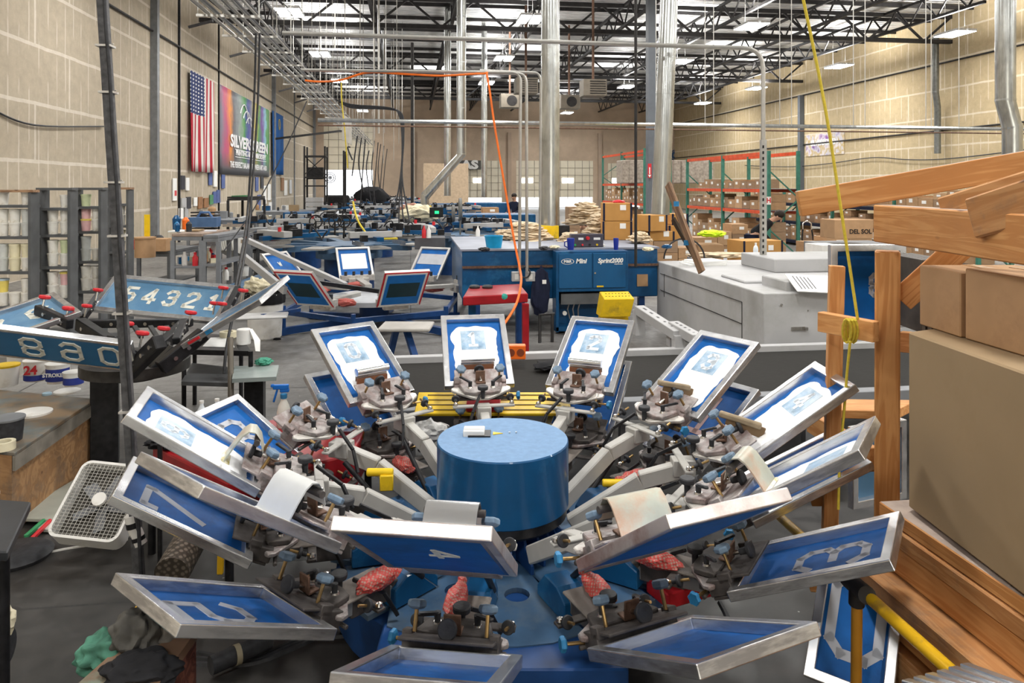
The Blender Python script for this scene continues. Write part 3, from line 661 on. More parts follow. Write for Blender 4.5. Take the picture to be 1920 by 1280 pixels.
# squeegees and flood bars resting at the heads
SQG = mat('squeegee_white', (.62, .63, .62), .45, .1, .05, 10); SQS = mat('squeegee_stained', (.50, .52, .44), .3, .1, .2, 6, stain=(.55, .33, .22), stain_amt=.45)
def squeegee(k, kind, lab, r=1.03, z=.80, w=.19, dy=0., tl=0.):
    t = thing('squeegee', lab, 'squeegee', CM @ Matrix.Rotation(A0 - DA * k, 4, 'Z') @ Matrix.Translation((r, dy, z)) @ Matrix.Rotation(-tl, 4, 'Y'), 'squeegees on the press heads')
    if kind == 'wood':
        M2 = Matrix.Rotation(R(20), 3, 'Z')
        mb = MB(); mb.beam((-.06, .03, .09), (.11, -.03, .05), .03, .028); mb.build('handle', mat('grey_wood', (.33, .26, .17), .7, 0, .2, 20), t, world=False, bevel=.008, seg=2)
        mb = MB(); mb.beam((-.03, .02, .07), (.12, -.035, .02), .012, .05); mb.build('blade', mat('amber_blade', (.20, .13, .07), .4), t, world=False, bevel=.002)
        return
    # bent sheet: hooks over the rod then slopes outward
    prof = [(-.02, .05), (-.012, .10), (.005, .128), (.03, .135), (.055, .12), (.085, .085), (.125, .03)]
    th = .005; mm = {'bright': ALUS, 'grey': SQG, 'stain': SQS}[kind]; mb = MB(); n = len(prof)
    vs = []
    for y in (-w / 2, w / 2):
        for (x, zz) in prof: vs.append((x, y, zz))
        for (x, zz) in prof: vs.append((x - th * .6, y, zz - th))
    m_ = 2 * n; fs = []
    for i in range(n - 1): fs += [(i, i + 1, m_ + i + 1, m_ + i), (n + i, m_ + n + i, m_ + n + i + 1, n + i + 1), (i, n + i, n + i + 1, i + 1), (m_ + i, m_ + i + 1, m_ + n + i + 1, m_ + n + i)]
    fs += [(0, m_, m_ + n, n), (n - 1, 2 * n - 1, m_ + 2 * n - 1, m_ + n - 1)]
    mb.add(vs, fs); mb.build('holder_plate', mm, t, world=False, smooth=True, ang=60)
    mb = MB(); mb.box((.12, 0, .022), (.012, w * .96, .04), Matrix.Rotation(R(35), 3, 'Y')); mb.build('blade', mat('yellow_blade', (.62, .50, .06), .4, 0, .1, 20, stain=(.9, .9, .88), stain_amt=.5), t, world=False, bevel=.002)
    mb = MB(); mb.cyl((0, -w / 2 - .015, .09), (0, w / 2 + .015, .09), .012); mb.build('rod', CASTD, t, world=False)
def flood(k, lab):
    t = thing('squeegee', lab, 'squeegee', CM @ Matrix.Rotation(A0 - DA * k, 4, 'Z') @ Matrix.Translation((1.13, .0, .835)), 'squeegees on the press heads')
    mb = MB(); mb.cyl((0, -.10, .045), (0, .10, .045), .022, n=20); mb.box((.012, 0, .02), (.006, .2, .05)); mb.build('holder_plate', ALUS, t, world=False)
    mb = MB(); mb.box((.0, 0, -.02), (.012, .19, .06)); mb.build('blade', mat('brown_blade', (.25, .10, .05), .4), t, world=False)
flood(0, 'rounded silver squeegee holder lying in the screen numbered 0'); flood(1, 'rounded silver squeegee holder lying in the screen numbered 1'); flood(2, 'rounded silver squeegee holder lying in the screen numbered 2')
squeegee(3, 'wood', 'wooden handled squeegee across the screen numbered 3'); squeegee(4, 'wood', 'wooden handled squeegee by the screen at right of the number 3')
squeegee(5, 'stain', 'stained plate squeegee lying on the far right upper screen', w=.15); squeegee(6, 'stain', 'large stained squeegee plate right in front of the drum', w=.20, r=1.0)
squeegee(7, 'bright', 'bright silver squeegee plate in front of the drum at left', w=.165, r=.98, z=.80); squeegee(8, 'grey', 'flat grey squeegee plate with yellow blade edge at left', w=.19, r=1.02)
squeegee(9, 'stain', 'narrow curved squeegee standing on the screen numbered 9', w=.11)
# ================================================================ RIGHT SIDE: timber rack
def rope(name, pts, r, m, label, cat='rope', n=6, sm=True, group=None):
    pts = [V(p) for p in pts]
    if sm and len(pts) > 2:   # Catmull-Rom
        q = []
        for i in range(len(pts) - 1):
            a = pts[max(0, i - 1)]; b = pts[i]; c = pts[i + 1]; d = pts[min(len(pts) - 1, i + 2)]
            for j in range(6):
                t = j / 6; q.append(.5 * ((2 * b) + (c - a) * t + (2 * a - 5 * b + 4 * c - d) * t * t + (3 * b - a - 3 * c + d) * t ** 3))
        q.append(pts[-1]); pts = q
    return solid(name, MB().tube(pts, r, n), m, label, cat, group)
board('timber_post', P(1664, 470, 3.1), P(1662, 470, 3.1) * 1 + V((0, 0, -(1.91 - .385))) , .095, .095, WOODF, 'tall square fir post carrying the timber beam', 'post', up=(0.55, .83, 0), bevel=.006)
bd = W(.02, 0, 0)
# long beam running towards the viewer on the post
A = P(1628, 419, 3.12); B = W(A.x * CY - A.y * SY + .02, 1.0, 1.757)
xc = (1640 - 960) / FPX * 3.1
def Wd(d, off, z): return W(xc + off - (3.1 - d) * -.03, d, z)
board('timber_beam', Wd(3.12, .045, 1.752), Wd(1.35, .045, 1.74), .085, .155, WOODF, 'thick fir beam lying on the square post, running toward the viewer', 'beam', bevel=.005, top=DUSTW)
board('timber_board', P(1497, 382, 3.25), P(2010, 292, 3.15), .042, .112, WOODF, 'long slanting fir board rising to the right above the beam', 'board', bevel=.003, top=DUSTW)
board('timber_board', P(1772, 402, 2.72), P(2060, 318, 2.3), .05, .125, WOODD, 'rough sawn timber end sticking out at right, the farther of two', 'board', bevel=.006, top=DUSTW)
board('timber_board', P(1828, 410, 2.45), P(2120, 322, 2.0), .055, .135, WOODD, 'rough sawn timber end sticking out at right, the nearer of two', 'board', bevel=.006, top=DUSTW)
board('timber_post', P(1569, 498, 3.3), P(1551, 1165, 3.25), .062, .07, WOODF, 'short fir stud tied with the yellow rope', 'post', up=(.4, .9, 0))
board('timber_rail', P(1538, 602, 3.22), P(1643, 622, 3.0), .042, .085, WOODF, 'short horizontal fir rail nailed across the stud', 'rail')
board('timber_brace', P(1690, 562, 3.12), P(1860, 410, 2.95), .06, .10, WOODF, 'diagonal fir brace between post and beam', 'brace')
board('timber_rail', P(1520, 790, 3.75), P(1640, 862, 3.15), .045, .10, WOODF, 'low horizontal fir rail behind the right screens', 'rail')
board('timber_rail', P(1560, 765, 4.2), P(1700, 768, 3.9), .3, .045, WOODF, 'fir shelf board behind the tall post', 'rail')
board('timber_rail', P(1690, 640, 3.3), P(1745, 645, 3.2), .04, .09, WOODD, 'darker cross piece under the leaning frames', 'rail')
board('timber_rail', P(1522, 932, 3.35), P(1560, 932, 3.3), .06, .06, WOODF, 'stub of timber beside the right hand upper screen', 'rail')
board('timber_rail', P(1520, 1090, 3.1), P(1556, 1092, 3.05), .06, .06, WOODF, 'stub of timber low behind the right hand lower screen', 'rail')
# hardboard box with cartons on it
hb = MB(); x0, x1 = P(1700, 640, 2.75), P(1922, 640, 2.75)
def QB(mb, a, b, depthdir, dep, z0, z1, m=0):
    """upright slab from plan point a to b, extruded by dep along depthdir"""
    a = V((a.x, a.y, 0)); b = V((b.x, b.y, 0)); e = depthdir.normalized() * dep
    vs = [a, b, b + e, a + e]; mb.add([v + V((0, 0, z0)) for v in vs] + [v + V((0, 0, z1)) for v in vs], [(0, 1, 5, 4), (1, 2, 6, 5), (2, 3, 7, 6), (3, 0, 4, 7), (4, 5, 6, 7), (3, 2, 1, 0)], m); return mb
rightd = W(1, 0, 0)
a = P(1703, 640, 2.75); b = P(1985, 700, 2.02)
zt = 1.366
solid('hardboard_crate', QB(MB(), a, b, W(.9, .45, 0), .5, .715, zt), HARDB, 'large tan hardboard crate standing on stacked timbers at right', 'crate', smooth=False, bevel=.006)
def carton(name, label, c, d, rz=0., m=CARD, group=None, tape=TAPE, flaps=False, marks=None, cat='box'):
    """c = base centre"""
    t = thing(name, label, cat, TR(c, rz), group)
    mb = MB().box((0, 0, d[2] / 2), d); mb.build('box_body', m, t, world=False, smooth=False, bevel=.004)
    mb = MB().box((0, 0, d[2] + .0005), (d[0] * 1.002, .05, .003)); mb.box((-d[0] / 2 - .0005, 0, d[2] - .035), (.002, .05, .07)); mb.box((d[0] / 2 + .0005, 0, d[2] - .035), (.002, .05, .07))
    mb.build('packing_tape', tape, t, world=False, smooth=False)
    return t
for (u0, u1, hh_, lb) in (((1744, 614), (1824, 640), .232, 'left and farther one'), ((1830, 641), (1960, 680), .25, 'right and nearer one')):
    p_, q_ = PZ(*u0, zt + .002), PZ(*u1, zt + .002); e_ = W(.93, .36, 0).normalized() * .40; m_ = p_.lerp(q_, .5) + e_ / 2; x_ = (q_ - p_); L_ = x_.length
    carton('cardboard_box', 'plain brown carton on the hardboard crate, the ' + lb, (m_.x, m_.y, zt + .002), (L_, .38, hh_), math.atan2(x_.y, x_.x))
# stacked timbers below the crate
p0 = PZ(1682, 960, .70); zz = .70
for i, (th, off) in enumerate(((.055, 0), (.065, -.015), (.11, .0), (.11, -.10), (.11, -.02), (.12, -.06), (.13, -.03))):
    x = p0.x + .06 + off; z = zz - th / 2; zz -= th
    if i == 6: z = th / 2
    board('stacked_timber', (x, 2.62, z), (x + .01 * (i % 2), .75, z), .13, th - .003, WOODD if i % 2 else WOODF, ['topmost dusty', 'second', 'third', 'fourth, farthest sticking out', 'fifth', 'sixth', 'lowest'][i] + ' long fir timber in the pile under the hardboard crate', 'timber', group='pile of long timbers', top=DUSTW if i == 0 else None, bevel=.004)
for i in range(7): board('stacked_timber', (p0.x + .20 + i * .13, 2.6, .64), (p0.x + .20 + i * .13, .8, .64), .12, .11, WOODD, 'inner timber of the pile, mostly under the crate', 'timber', group='inner timbers')
for i in range(2): board('stacked_timber', (p0.x + .25 + i * .6, 2.5, .30), (p0.x + .25 + i * .6, .8, .30), .2, .56, WOODD, 'hidden bearer under the timber pile', 'timber', group='inner bearers')
# leaning frames rows behind post (on edge)
for i in range(5):
    px = 1697 + i * 11; p0 = P(px, 480, 3.5); p1 = P(px - 2, 611, 3.5)
    board('stored_screen', p0, p1, .02, .34, mat('old_alu', (.085, .075, .065), .5, .3, .3, 10), ['first', 'second', 'third', 'fourth', 'fifth'][i] + ' stored frame edge from the left behind the diagonal brace', 'screen', up=(.15, 1, 0), group='stored frames behind the brace', bevel=.003)
def place_screen(lab, pts, d, L, Wd_, digitch=None, dsz=.2, mm=MESH, al=ALU, rail=.036, hgt=.036, flip=True, group=None):
    """pts: world points inner-centre, outer-centre, and a side vector hint"""
    p0, p1, side = V(pts[0]), V(pts[1]), V(pts[2])
    x = (p1 - p0).normalized(); y = (side - x * side.dot(x)).normalized(); z = x.cross(y)
    if flip and z.dot(V((0, 0, H)) - p0) < 0: y = -y; z = -z
    M = Matrix.Translation(p0) @ Matrix((x, y, z)).transposed().to_4x4()
    t, s = screen_frame('print_screen', lab, L, Wd_, mm, rail, hgt, al, M=M, group=group)
    return t
# screen hanging behind the stud with an 8
t = place_screen('hanging blue screen with a pale 8 behind the fir stud', (P(1622, 612, 3.75), P(1622, 452, 3.75), W(1, .1, 0)), 0, .42, .40, mm=MESH)
digit('8', .10, Matrix.Translation((.21, -.06, .004)) @ Matrix.Rotation(pi / 2, 4, 'Z') @ Matrix.Scale(1, 4), w=.24).build('stencil', STENC, t, world=False, smooth=False)
t = place_screen('teal tinted screen stored low behind the tall post', (P(1640, 940, 3.7), P(1640, 800, 3.7), W(1, .4, 0)), 0, .40, .36, mm=MESHP)
# leaning screen with 0, lower right
p0 = P(1588, 1300, 2.62); p1 = P(1618, 1070, 2.83)
t = place_screen('screen with a large 0 leaning against the timber pile on the floor', (p0, p1, W(1, -.55, 0)), 0, .50, .29, mm=MESH)
digit('0', .27, Matrix.Translation((.25, 0, .004)) @ Matrix.Rotation(-pi / 2, 4, 'Z'), w=.13).build('stencil', STENC, t, world=False, smooth=False)
# yellow pipes
YP = mat('yellow_pipe', (.72, .42, .015), .35, .1, .12, 10, stain=(.35, .22, .08), stain_amt=.2)
pp = [P(1455, 962, 3.5), P(1608, 1100, 2.50), P(1830, 1300, 1.95)]
pipe = thing('yellow_pipe_stand', 'yellow pipe guard rail sloping down in front of the timber pile', 'pipe rail', (FL(1612, 1290).x, FL(1612, 1290).y, 0))
MB().tube(pp, .020, 14).build('rail_pipe', YP, pipe, world=True)
MB().cyl(P(1607, 1108, 2.51), P(1604, 1108, 2.51) + V((0, 0, -.52)), .018, n=14).build('upright_pipe', mat('ochre_pipe', (.55, .26, .03), .4, .1), pipe, world=True)
MB().cyl(P(1590, 1085, 2.60), P(1626, 1116, 2.42), .029, n=14).cyl(P(1607, 1102, 2.50), P(1606, 1132, 2.51), .026, n=14).build('pipe_clamp', DSTEEL, pipe, world=True)
# aluminium extrusions on the floor bottom right
for i in range(6):
    board('aluminium_extrusion', P(1700 + i * 22, 1284 - i * 6, 2.0), P(1860 + i * 20, 1330 - i * 4, 1.75), .03, .03, ALU, ['first', 'second', 'third', 'fourth', 'fifth', 'sixth'][i] + ' aluminium bar from the left, bottom right corner', 'metal bar', group='aluminium bars in the corner')
# yellow rope
YR = mat('yellow_rope', (.70, .55, .06), .7, 0, .12, 60, bump=.3)
rope('yellow_rope', [P(1500, -30, 2.9), P(1545, 190, 2.95), P(1578, 400, 3.0), P(1608, 598, 3.05)], .006, YR, 'yellow rope hanging taut from above and tied to the timber rail', 'rope')
mb = MB()
for j in range(3):
    mb.tube([P(1588 + j * 6 + 8 * cos(q), 620 + 22 * sin(q) , 3.05 - .04 * cos(q + 1)) for q in [i * pi / 6 for i in range(12)]], .006, 6, closed=True)
mb.tube([P(1594, 640, 3.02), P(1588, 700, 3.1), P(1582, 780, 3.12), P(1574, 860, 3.12), P(1572, 955, 3.1)], .0055, 6)
solid('yellow_rope', mb, YR, 'yellow rope knot and loose tail around the timber rail', 'rope')
# ================================================================ GREY DRYER AND ITS CONVEYOR
gx0, gy0, gy1, gx1 = 3.305, 6.6, 9.65, 6.1
zt = .89
gd = thing('conveyor_dryer', 'large grey sheet metal dryer body at right', 'dryer', (gx0 + 1.2, gy0 + 1.5, 0))
MB().box(((gx0 + gx1) / 2, (gy0 + gy1) / 2, (zt + .12) / 2), (gx1 - gx0, gy1 - gy0, zt - .12)).build('cabinet', GREYP, gd, world=True, smooth=False, bevel=.012, seg=2)
MB().box((gx0 - .003, (gy0 + gy1) / 2 + .15, .52), (.006, gy1 - gy0 - .6, .007)).box((gx0 - .003, (gy0 + gy1) / 2 + .15, .74), (.006, gy1 - gy0 - .6, .005)).box((gx0 - .003, gy0 + .45, .55), (.006, .006, .38)).box((gx0 - .003, gy1 - .3, .6), (.006, .006, .3)).build('panel_seam', DSTEEL, gd, world=True, smooth=False)
MB().box((gx0 + .35, gy0 - .004, .55), (.14, .01, .035)).box((gx0 + .42, gy0 - .02, .55), (.03, .03, .03)).build('latch', STEEL, gd, world=True, smooth=False)
mb = MB()
for x, z in ((.12, .22), (.18, .78), (.9, .22), (1.6, .22)): mb.cyl((gx0 + x, gy0, z), (gx0 + x, gy0 - .012, z), .012, n=8)
mb.build('bolt_head', STEEL, gd, world=True)
MB().box((gx0 + .45, gy0 - .003, .72), (.012, .008, .012)).build('screw', STEEL, gd, world=True)
# raised covers
A = PZ(1333, 512, .95); 
MB().box((5.0, 8.6, .97), (1.55, .9, .16)).build('hood_cover', GREYP, gd, world=True, smooth=False, bevel=.01)
MB().box((4.55, 6.98, .93), (1.9, .5, .11)).box((4.55, 7.6, .90), (2.2, .6, .03)).build('hood_cover', GREYP, gd, world=True, smooth=False, bevel=.01)
sh = thing('clipboard_sheet', 'printed white sheets clipped on the grey dryer top', 'paper', (4.0, 6.8, 1.0)); Mx = Matrix.Rotation(R(20), 3, 'X') @ Matrix.Rotation(R(-8), 3, 'Z')
MB().box((3.86, 6.66, .965), (.46, .36, .008), Mx).build('sheet', WPAPER, sh, world=True, smooth=False)
mb = MB()
for i in range(5): mb.box(V((3.86, 6.66, .97)) + Mx @ V((-.17 + i * .035, .0, .001)), (.008, .27 - .01 * i, .002), Mx)
mb.build('printed_lines', mat('print_black', (.08, .08, .09), .7), sh, world=True, smooth=False)
solid('blue_tape_blob', MB().lump((3.93, 6.61, .90), (.11, .02, .045), 2, .2), BLUE, 'small dark blue label stuck on the dryer edge', 'tape', )
for i in range(3): solid('paper_stack', MB().box((3.75 + .02 * i, 9.15, .90 + .02 * i), (.5 - .04 * i, .35, .018), Matrix.Rotation(.1 * i, 3, 'Z')), WPAPER, ['lowest', 'middle', 'top'][i] + ' white paper stack on the far corner of the grey dryer', 'paper', smooth=False, group='white papers on the dryer')
bt = thing('water_bottle', 'clear plastic water bottle on the grey dryer', 'bottle', PZ(1417, 486, .93)); GL = mat('clear_plastic', (.75, .8, .85), .15, 0, .05, 5)
MB().lathe([(.03, 0), (.034, .02), (.032, .08), (.034, .13), (.028, .165), (.012, .19), (.012, .2)], 16).build('bottle_body', GL, bt, world=False); MB().lathe([(.014, .2), (.014, .22), (.0005, .221)], 12).build('cap', WHITE, bt, world=False)
# leaning plank over the dryer
board('leaning_board', P(1252, 345, 7.6), P(1316, 510, 7.3), .03, .15, WOODS, 'long brown plank leaning above the grey dryer with blue tape', 'board', up=(0, 1, 0))
for (px, py, l_) in ((1268, 382, 'upper'), (1287, 455, 'lower')): solid('tape_strip', MB().box(P(px, py, 7.42), (.05, .02, .05)), KNOBC, l_ + ' bit of blue tape on the leaning plank', 'tape', smooth=False)
board('leaning_board', P(1262, 410, 7.75), P(1318, 508, 7.55), .03, .10, mat('dark_side_wood', (.06, .04, .025), .7), 'dark edged second plank just behind the taped plank', 'board', up=(0, 1, 0))
# conveyor
z = .50
c0 = PZ(560, 672, z); c1 = PZ(1690, 672, z); e0 = PZ(700, 790, z)
def HP(x, y, z): return V((x, y, z))
cv = thing('belt_conveyor', 'long dark belt conveyor passing behind the carousel press', 'conveyor', (1.4, 5.3, 0))
cx0, cx1, cy0, cy1 = -.3, 5.3, 4.65, 5.95
MB().box(((cx0 + cx1) / 2, (cy0 + cy1) / 2, z - .03), (cx1 - cx0, cy1 - cy0, .05)).build('belt', BELT, cv, world=True, smooth=False, bevel=.01)
MB().box(((cx0 + cx1) / 2, cy1 + .05, z - .0), (cx1 - cx0, .08, .08)).build('side_rail', GREYP, cv, world=True, smooth=False, bevel=.004)
MB().box(((cx0 + cx1) / 2, cy0 - .05, z - .02), (cx1 - cx0, .10, .12)).build('side_rail', GREYM, cv, world=True, smooth=False, bevel=.004)
for x in (cx0 + .3, 1.4, 2.7, cx1 - .3):
    for y in (cy0 + .1, cy1 - .1): MB().box((x, y, (z - .05) / 2), (.06, .06, z - .05)).build('leg', GREYM, cv, world=True, smooth=False)
# slotted white brackets
for i, (pa, pb, d1, d2) in enumerate((((1198, 580), (1272, 628), 7.0, 6.3), ((1262, 610), (1308, 636), 6.5, 6.1))):
    br = thing('slotted_bracket', ['longer', 'shorter'][i] + ' light grey slotted channel bracket beside the dryer', 'bracket', FL(pa[0], 700))
    MB().beam(P(*pa, d1), P(*pb, d2), .10, .08).build('channel', GREYP, br, world=True, smooth=False, bevel=.004)
    mb = MB()
    for j in range(5): 
        t_ = .12 + j * .18; q = P(*pa, d1).lerp(P(*pb, d2), t_); mb.beam(q + V((0, 0, .0385)), q.lerp(P(*pb, d2), .1) + V((0, 0, .0385)), .02, .006)
    mb.build('slot', BLKM, br, world=True, smooth=False)
    for q in (P(*pa, d1), P(*pb, d2)): MB().box((q.x, q.y, (q.z + z) / 2), (.09, .09, max(.08, q.z - z))).build('leg', GREYP, br, world=True, smooth=False)
# orange bracket box on the rail
ob = thing('orange_fixture', 'bright orange plastic box with two round holes on the conveyor rail', 'box', PZ(967, 672, .55)); q = PZ(967, 672, .55); Mr = Matrix.Rotation(-YAW, 3, 'Z')
MB().box(q + V((0, 0, .055)), (.155, .08, .11), Mr).build('box_body', ORNG, ob, world=True, smooth=False, bevel=.006)
mb = MB()
for s_ in (-.037, .037): mb.cyl(q + Mr @ V((s_, -.035, .055)), q + Mr @ V((s_, -.0425, .055)), .03, n=20)
mb.build('round_hole', mat('dark_orange', (.22, .05, .02), .6), ob, world=True)
solid('black_cloth_pile', MB().lump(PZ(1035, 690, .515) + V((0, 0, .02)), (.30, .2, .07), 4, .25, 3, 3, fold=.1), DBLK, 'crumpled black cloth lying on the belt behind the screens', 'cloth')
# yellow slotted rail behind drum
yr = thing('slotted_table', 'yellow slotted metal plate between the drum and the belt', 'plate', W(-.08, 4.3, .5)); Mr = Matrix.Rotation(-YAW, 3, 'Z') @ Matrix.Rotation(R(18), 3, 'X')
q = P(925, 757, 4.42); MB().box(q, (.92, .22, .02), Mr).build('plate', YEL, yr, world=True, smooth=False, bevel=.004)
mb = MB()
for i in range(4):
    for s_ in (-1, 1): mb.box(q + Mr @ V((s_ * .22, -.075 + i * .05, .0105)), (.36, .009, .004), Mr)
mb.build('slot', mat('slot_dark', (.12, .07, .01), .6), yr, world=True, smooth=False)
MB().box(q + V((-.06, -.02, .02)), (.2, .16, .03), Mr).build('red_pad', REDK, yr, world=True, smooth=False, bevel=.004)
MB().box((q.x, q.y, q.z / 2 - .02), (.1, .1, q.z - .05)).build('stand', GREYM, yr, world=True, smooth=False)
# yellow clamps near drum left and right
for i, (px, py, l) in enumerate(((725, 885, 'left'), (1165, 905, 'right'))):
    c = P(px, py, 3.35 if i == 0 else 3.5); mb = MB().box(c + V((0, 0, -.04)), (.06, .06, .07)); mb.cyl(c + W(-.09, 0, .0) , c + W(.03, 0, .0), .018, n=12)
    solid('yellow_clamp_block', mb, YEL, 'yellow painted clamp block %s of the blue drum' % l, 'clamp', bevel=.004)
# plastic film behind the drum
solid('plastic_film', MB().lump(P(805, 808, 4.0), (.2, .12, .12), 8, .4, 4, 3, fold=.1), mat('clear_film', (.45, .45, .44), .2, 0, .5, 20), 'crumpled clear plastic film left behind the drum', 'film')
# cables on the floor under the press
for i in range(3):
    rope('black_cable', [FL(370, 1225 + i * 10), FL(470, 1235 + 5 * i), FL(560, 1200 + i * 6), FL(620, 1195 - i * 4), FL(690, 1190 + 10 * i)], .012, BLACK, ['first', 'second', 'third'][i] + ' black cable on the floor below the front left screen', 'cable', group='cables on the floor')
rope('black_hose', [FL(1200, 1180), FL(1225, 1215), FL(1290, 1235), FL(1345, 1215), FL(1366, 1170), FL(1350, 1130)], .013, BLACK, 'black rubber hose looped on the floor at front right', 'hose')
c = thing('pneumatic_cylinder', 'dirty black air cylinder lying on the floor below the front screens', 'cylinder', FL(440, 1250)); MB().cyl(FL(395, 1272) + V((0, 0, .05)), FL(505, 1222) + V((0, 0, .05)), .035, n=16).build('barrel', BLACK, c, world=True); MB().cyl(FL(440, 1252) + V((0, 0, .05)), FL(450, 1248) + V((0, 0, .05)), .038, n=16).build('band', mat('tan_band', (.3, .26, .18), .6), c, world=True)
# red foot block under right arms
solid('red_block', MB().box(P(1290, 1095, 2.9), (.3, .14, .06), Matrix.Rotation(.3, 3, 'Z')), REDP, 'red painted block under the right print arms', 'block', bevel=.005, smooth=False)
# ================================================================ LEFT SIDE
# black press with four numbered screens
LP = FL(197, 868)
lp = thing('screen_press', 'black manual screen press with red knobs on a square black post', 'printing press', LP)
MB().box((LP.x, LP.y, .44), (.17, .17, .88), Matrix.Rotation(.3, 3, 'Z')).build('post', BLKM, lp, world=True, smooth=False, bevel=.005)
hubp = P(255, 668, 5.0)
MB().cyl(hubp + V((0, 0, -.09)), hubp + V((0, 0, -.02)), .34, n=28).cyl(hubp + V((0, 0, -.14)), hubp + V((0, 0, .03)), .16, n=20).build('turntable', mat('black_greasy', (.04, .037, .035), .45, .2, .5, 12), lp, world=True)
def parm(a, b, w=.07, h=.09):
    MB().beam(a, b, w, h).build('press_arm', BLKM, lp, world=True, smooth=False, bevel=.006)
    mb = MB()
    for t in (.3, .6, .85): q = V(a).lerp(V(b), t); s_ = (V(b) - V(a)).cross(V((0, 0, 1))).normalized(); mb.cyl(q - s_ * (w / 2 + .006), q + s_ * (w / 2 + .006), .014, n=8)
    mb.build('bolt_head', STEEL, lp, world=True)
parm(P(300, 690, 4.7), P(382, 625, 4.9)); parm(P(285, 700, 4.8), P(330, 655, 4.9)); parm(P(262, 680, 4.7), P(200, 640, 4.5)); parm(P(240, 665, 4.9), P(150, 607, 5.3)); parm(P(290, 660, 5.1), P(345, 610, 5.5)); parm(P(240, 700, 4.6), P(300, 640, 4.4)); parm(P(330, 640, 4.9), P(345, 602, 5.2), .05, .05)
parm(P(150, 607, 5.75), P(360, 605, 5.75), .06, .06); parm(P(155, 595, 5.8), P(185, 555, 6.1), .05, .06); parm(P(420, 592, 5.8), P(447, 540, 6.1), .05, .06); parm(P(70, 580, 5.2), P(132, 608, 5.0), .05, .07)
mb = MB()
for i in range(4): mb.beam(P(235 + i * 30, 632, 5.3), P(222 + i * 30, 612, 5.5), .03, .02)
mb.build('slotted_bracket', BLKM, lp, world=True, smooth=False)
def redknob(px, py, d, h=.07):
    p = P(px, py, d); mb = MB(); knob_lobed(mb, p, (.15, .1, 1), .038, .028); mb.cyl(p, p + V((-.01, -.01, -h)), .007, n=8, m=1); mb.build('red_knob', [REDK, STEEL], lp, world=True)
for (px, py, d) in ((183, 547, 6.0), (162, 577, 5.8), (83, 561, 5.2), (127, 582, 5.1), (418, 543, 6.0), (455, 548, 5.9), (402, 572, 5.8), (415, 573, 5.7), (357, 590, 5.2), (238, 611, 4.7), (266, 629, 4.6), (306, 620, 4.9)): redknob(px, py, d)
# its screens
t = place_screen('wide pale blue screen reading 54321 on the black press', (P(287, 597, 5.9), P(333, 527, 6.22), W(1, 0, 0)), 0, .40, 1.08, mm=MESHP, rail=.04)
Mtx = Matrix.Translation((.22, 0, .004)) @ Matrix.Rotation(-pi / 2, 4, 'Z')
mb = MB()
for i, ch in enumerate('54321'):
    digit(ch, .145, Mtx @ Matrix.Translation((-.32 + .18 * i, 0, 0)), w=.2).build('stencil', STENW, t, world=False, smooth=False)
t = place_screen('wide dark blue screen with reversed numerals 1890 nearest on the black press', (P(70, 676, 4.5), P(48, 618, 4.28), W(1, 0, 0)), 0, .30, 1.15, mm=mat('blue_mesh_deep', (.02, .15, .33), .4, 0, .1, 8), rail=.032, flip=False)
mb = MB()
for i, ch in enumerate('1890'):
    digit(ch, .17, Matrix.Translation((.15, .0, .0)) @ Matrix.Rotation(-pi / 2, 4, 'Z') @ Matrix.Scale(-1, 4, (1, 0, 0)) @ Matrix.Translation((-.22 + .22 * i, 0, 0)) @ Matrix.Scale(-1, 4, (0, 1, 0)), w=.13, t=.006).build('stencil', STENW, t, world=False, smooth=False)
t = place_screen('pale blue screen with a 6 at the left picture edge', (P(60, 625, 4.9), P(-12, 560, 5.6), W(1, -.35, 0)), 0, .62, .62, mm=MESHP, rail=.04)
digit('6', .2, Matrix.Translation((.36, -.14, .004)) @ Matrix.Rotation(-pi / 2, 4, 'Z'), w=.18).build('stencil', STENW, t, world=False, smooth=False)
digit('7', .2, Matrix.Translation((.36, .14, .004)) @ Matrix.Rotation(-pi / 2, 4, 'Z'), w=.18).build('stencil', STENW, t, world=False, smooth=False)
t = place_screen('screen seen edge-on, slanting up to the right from the black press', (P(378, 627, 5.0), P(527, 541, 4.9), (P(450, 585, 5) - V((0, 0, H))).normalized() + V((0, 0, .10))), 0, .63, .5, mm=MESHP, rail=.035)
MB().box((.22, -.252, .018), (.05, .004, .025)).build('blue_tape', KNOBC, t, world=False, smooth=False)
MB().box((.10, -.252, .018), (.09, .004, .018)).build('red_writing', REDK, t, world=False, smooth=False)
# wrapped strut pole at left with clamps
sp_ = thing('strut_pole', 'tall dark strut pole wrapped in dusty cable in front of the left wall', 'pole', FL(262, 1095)); a, b = FL(262, 1095), P(182, -160, 3.62)
MB().beam(a, b, .042, .042, (0, 1, 0)).build('strut', mat('dusty_dark', (.10, .10, .105), .6, .3, .4, 30), sp_, world=True, smooth=False)
MB().tube([a.lerp(b, i / 12) + W(.024 + .004 * (i % 2), -.03, 0) for i in range(13)], .009, 8).build('cable', BLACK, sp_, world=True)
mb = MB()
for t_ in (.255, .40, .515, .595, .73, .8, .9): q = a.lerp(b, t_); mb.box(q, (.07, .07, .01)); mb.cyl(q, q + W(.045, -.01, .01), .003, n=5)
mb.build('wire_tie', CASTL, sp_, world=True)
MB().cyl(P(250, 985, 3.55), P(264, 1020, 3.55), .03, n=14).cyl(P(246, 965, 3.55), P(249, 978, 3.55), .032, n=14).build('air_filter', WHITE, sp_, world=True)
MB().cyl(P(249, 978, 3.55), P(251, 988, 3.55), .033, n=14).cyl(P(258, 1005, 3.55), P(260, 1012, 3.55), .033, n=14).build('filter_band', BLKM, sp_, world=True)
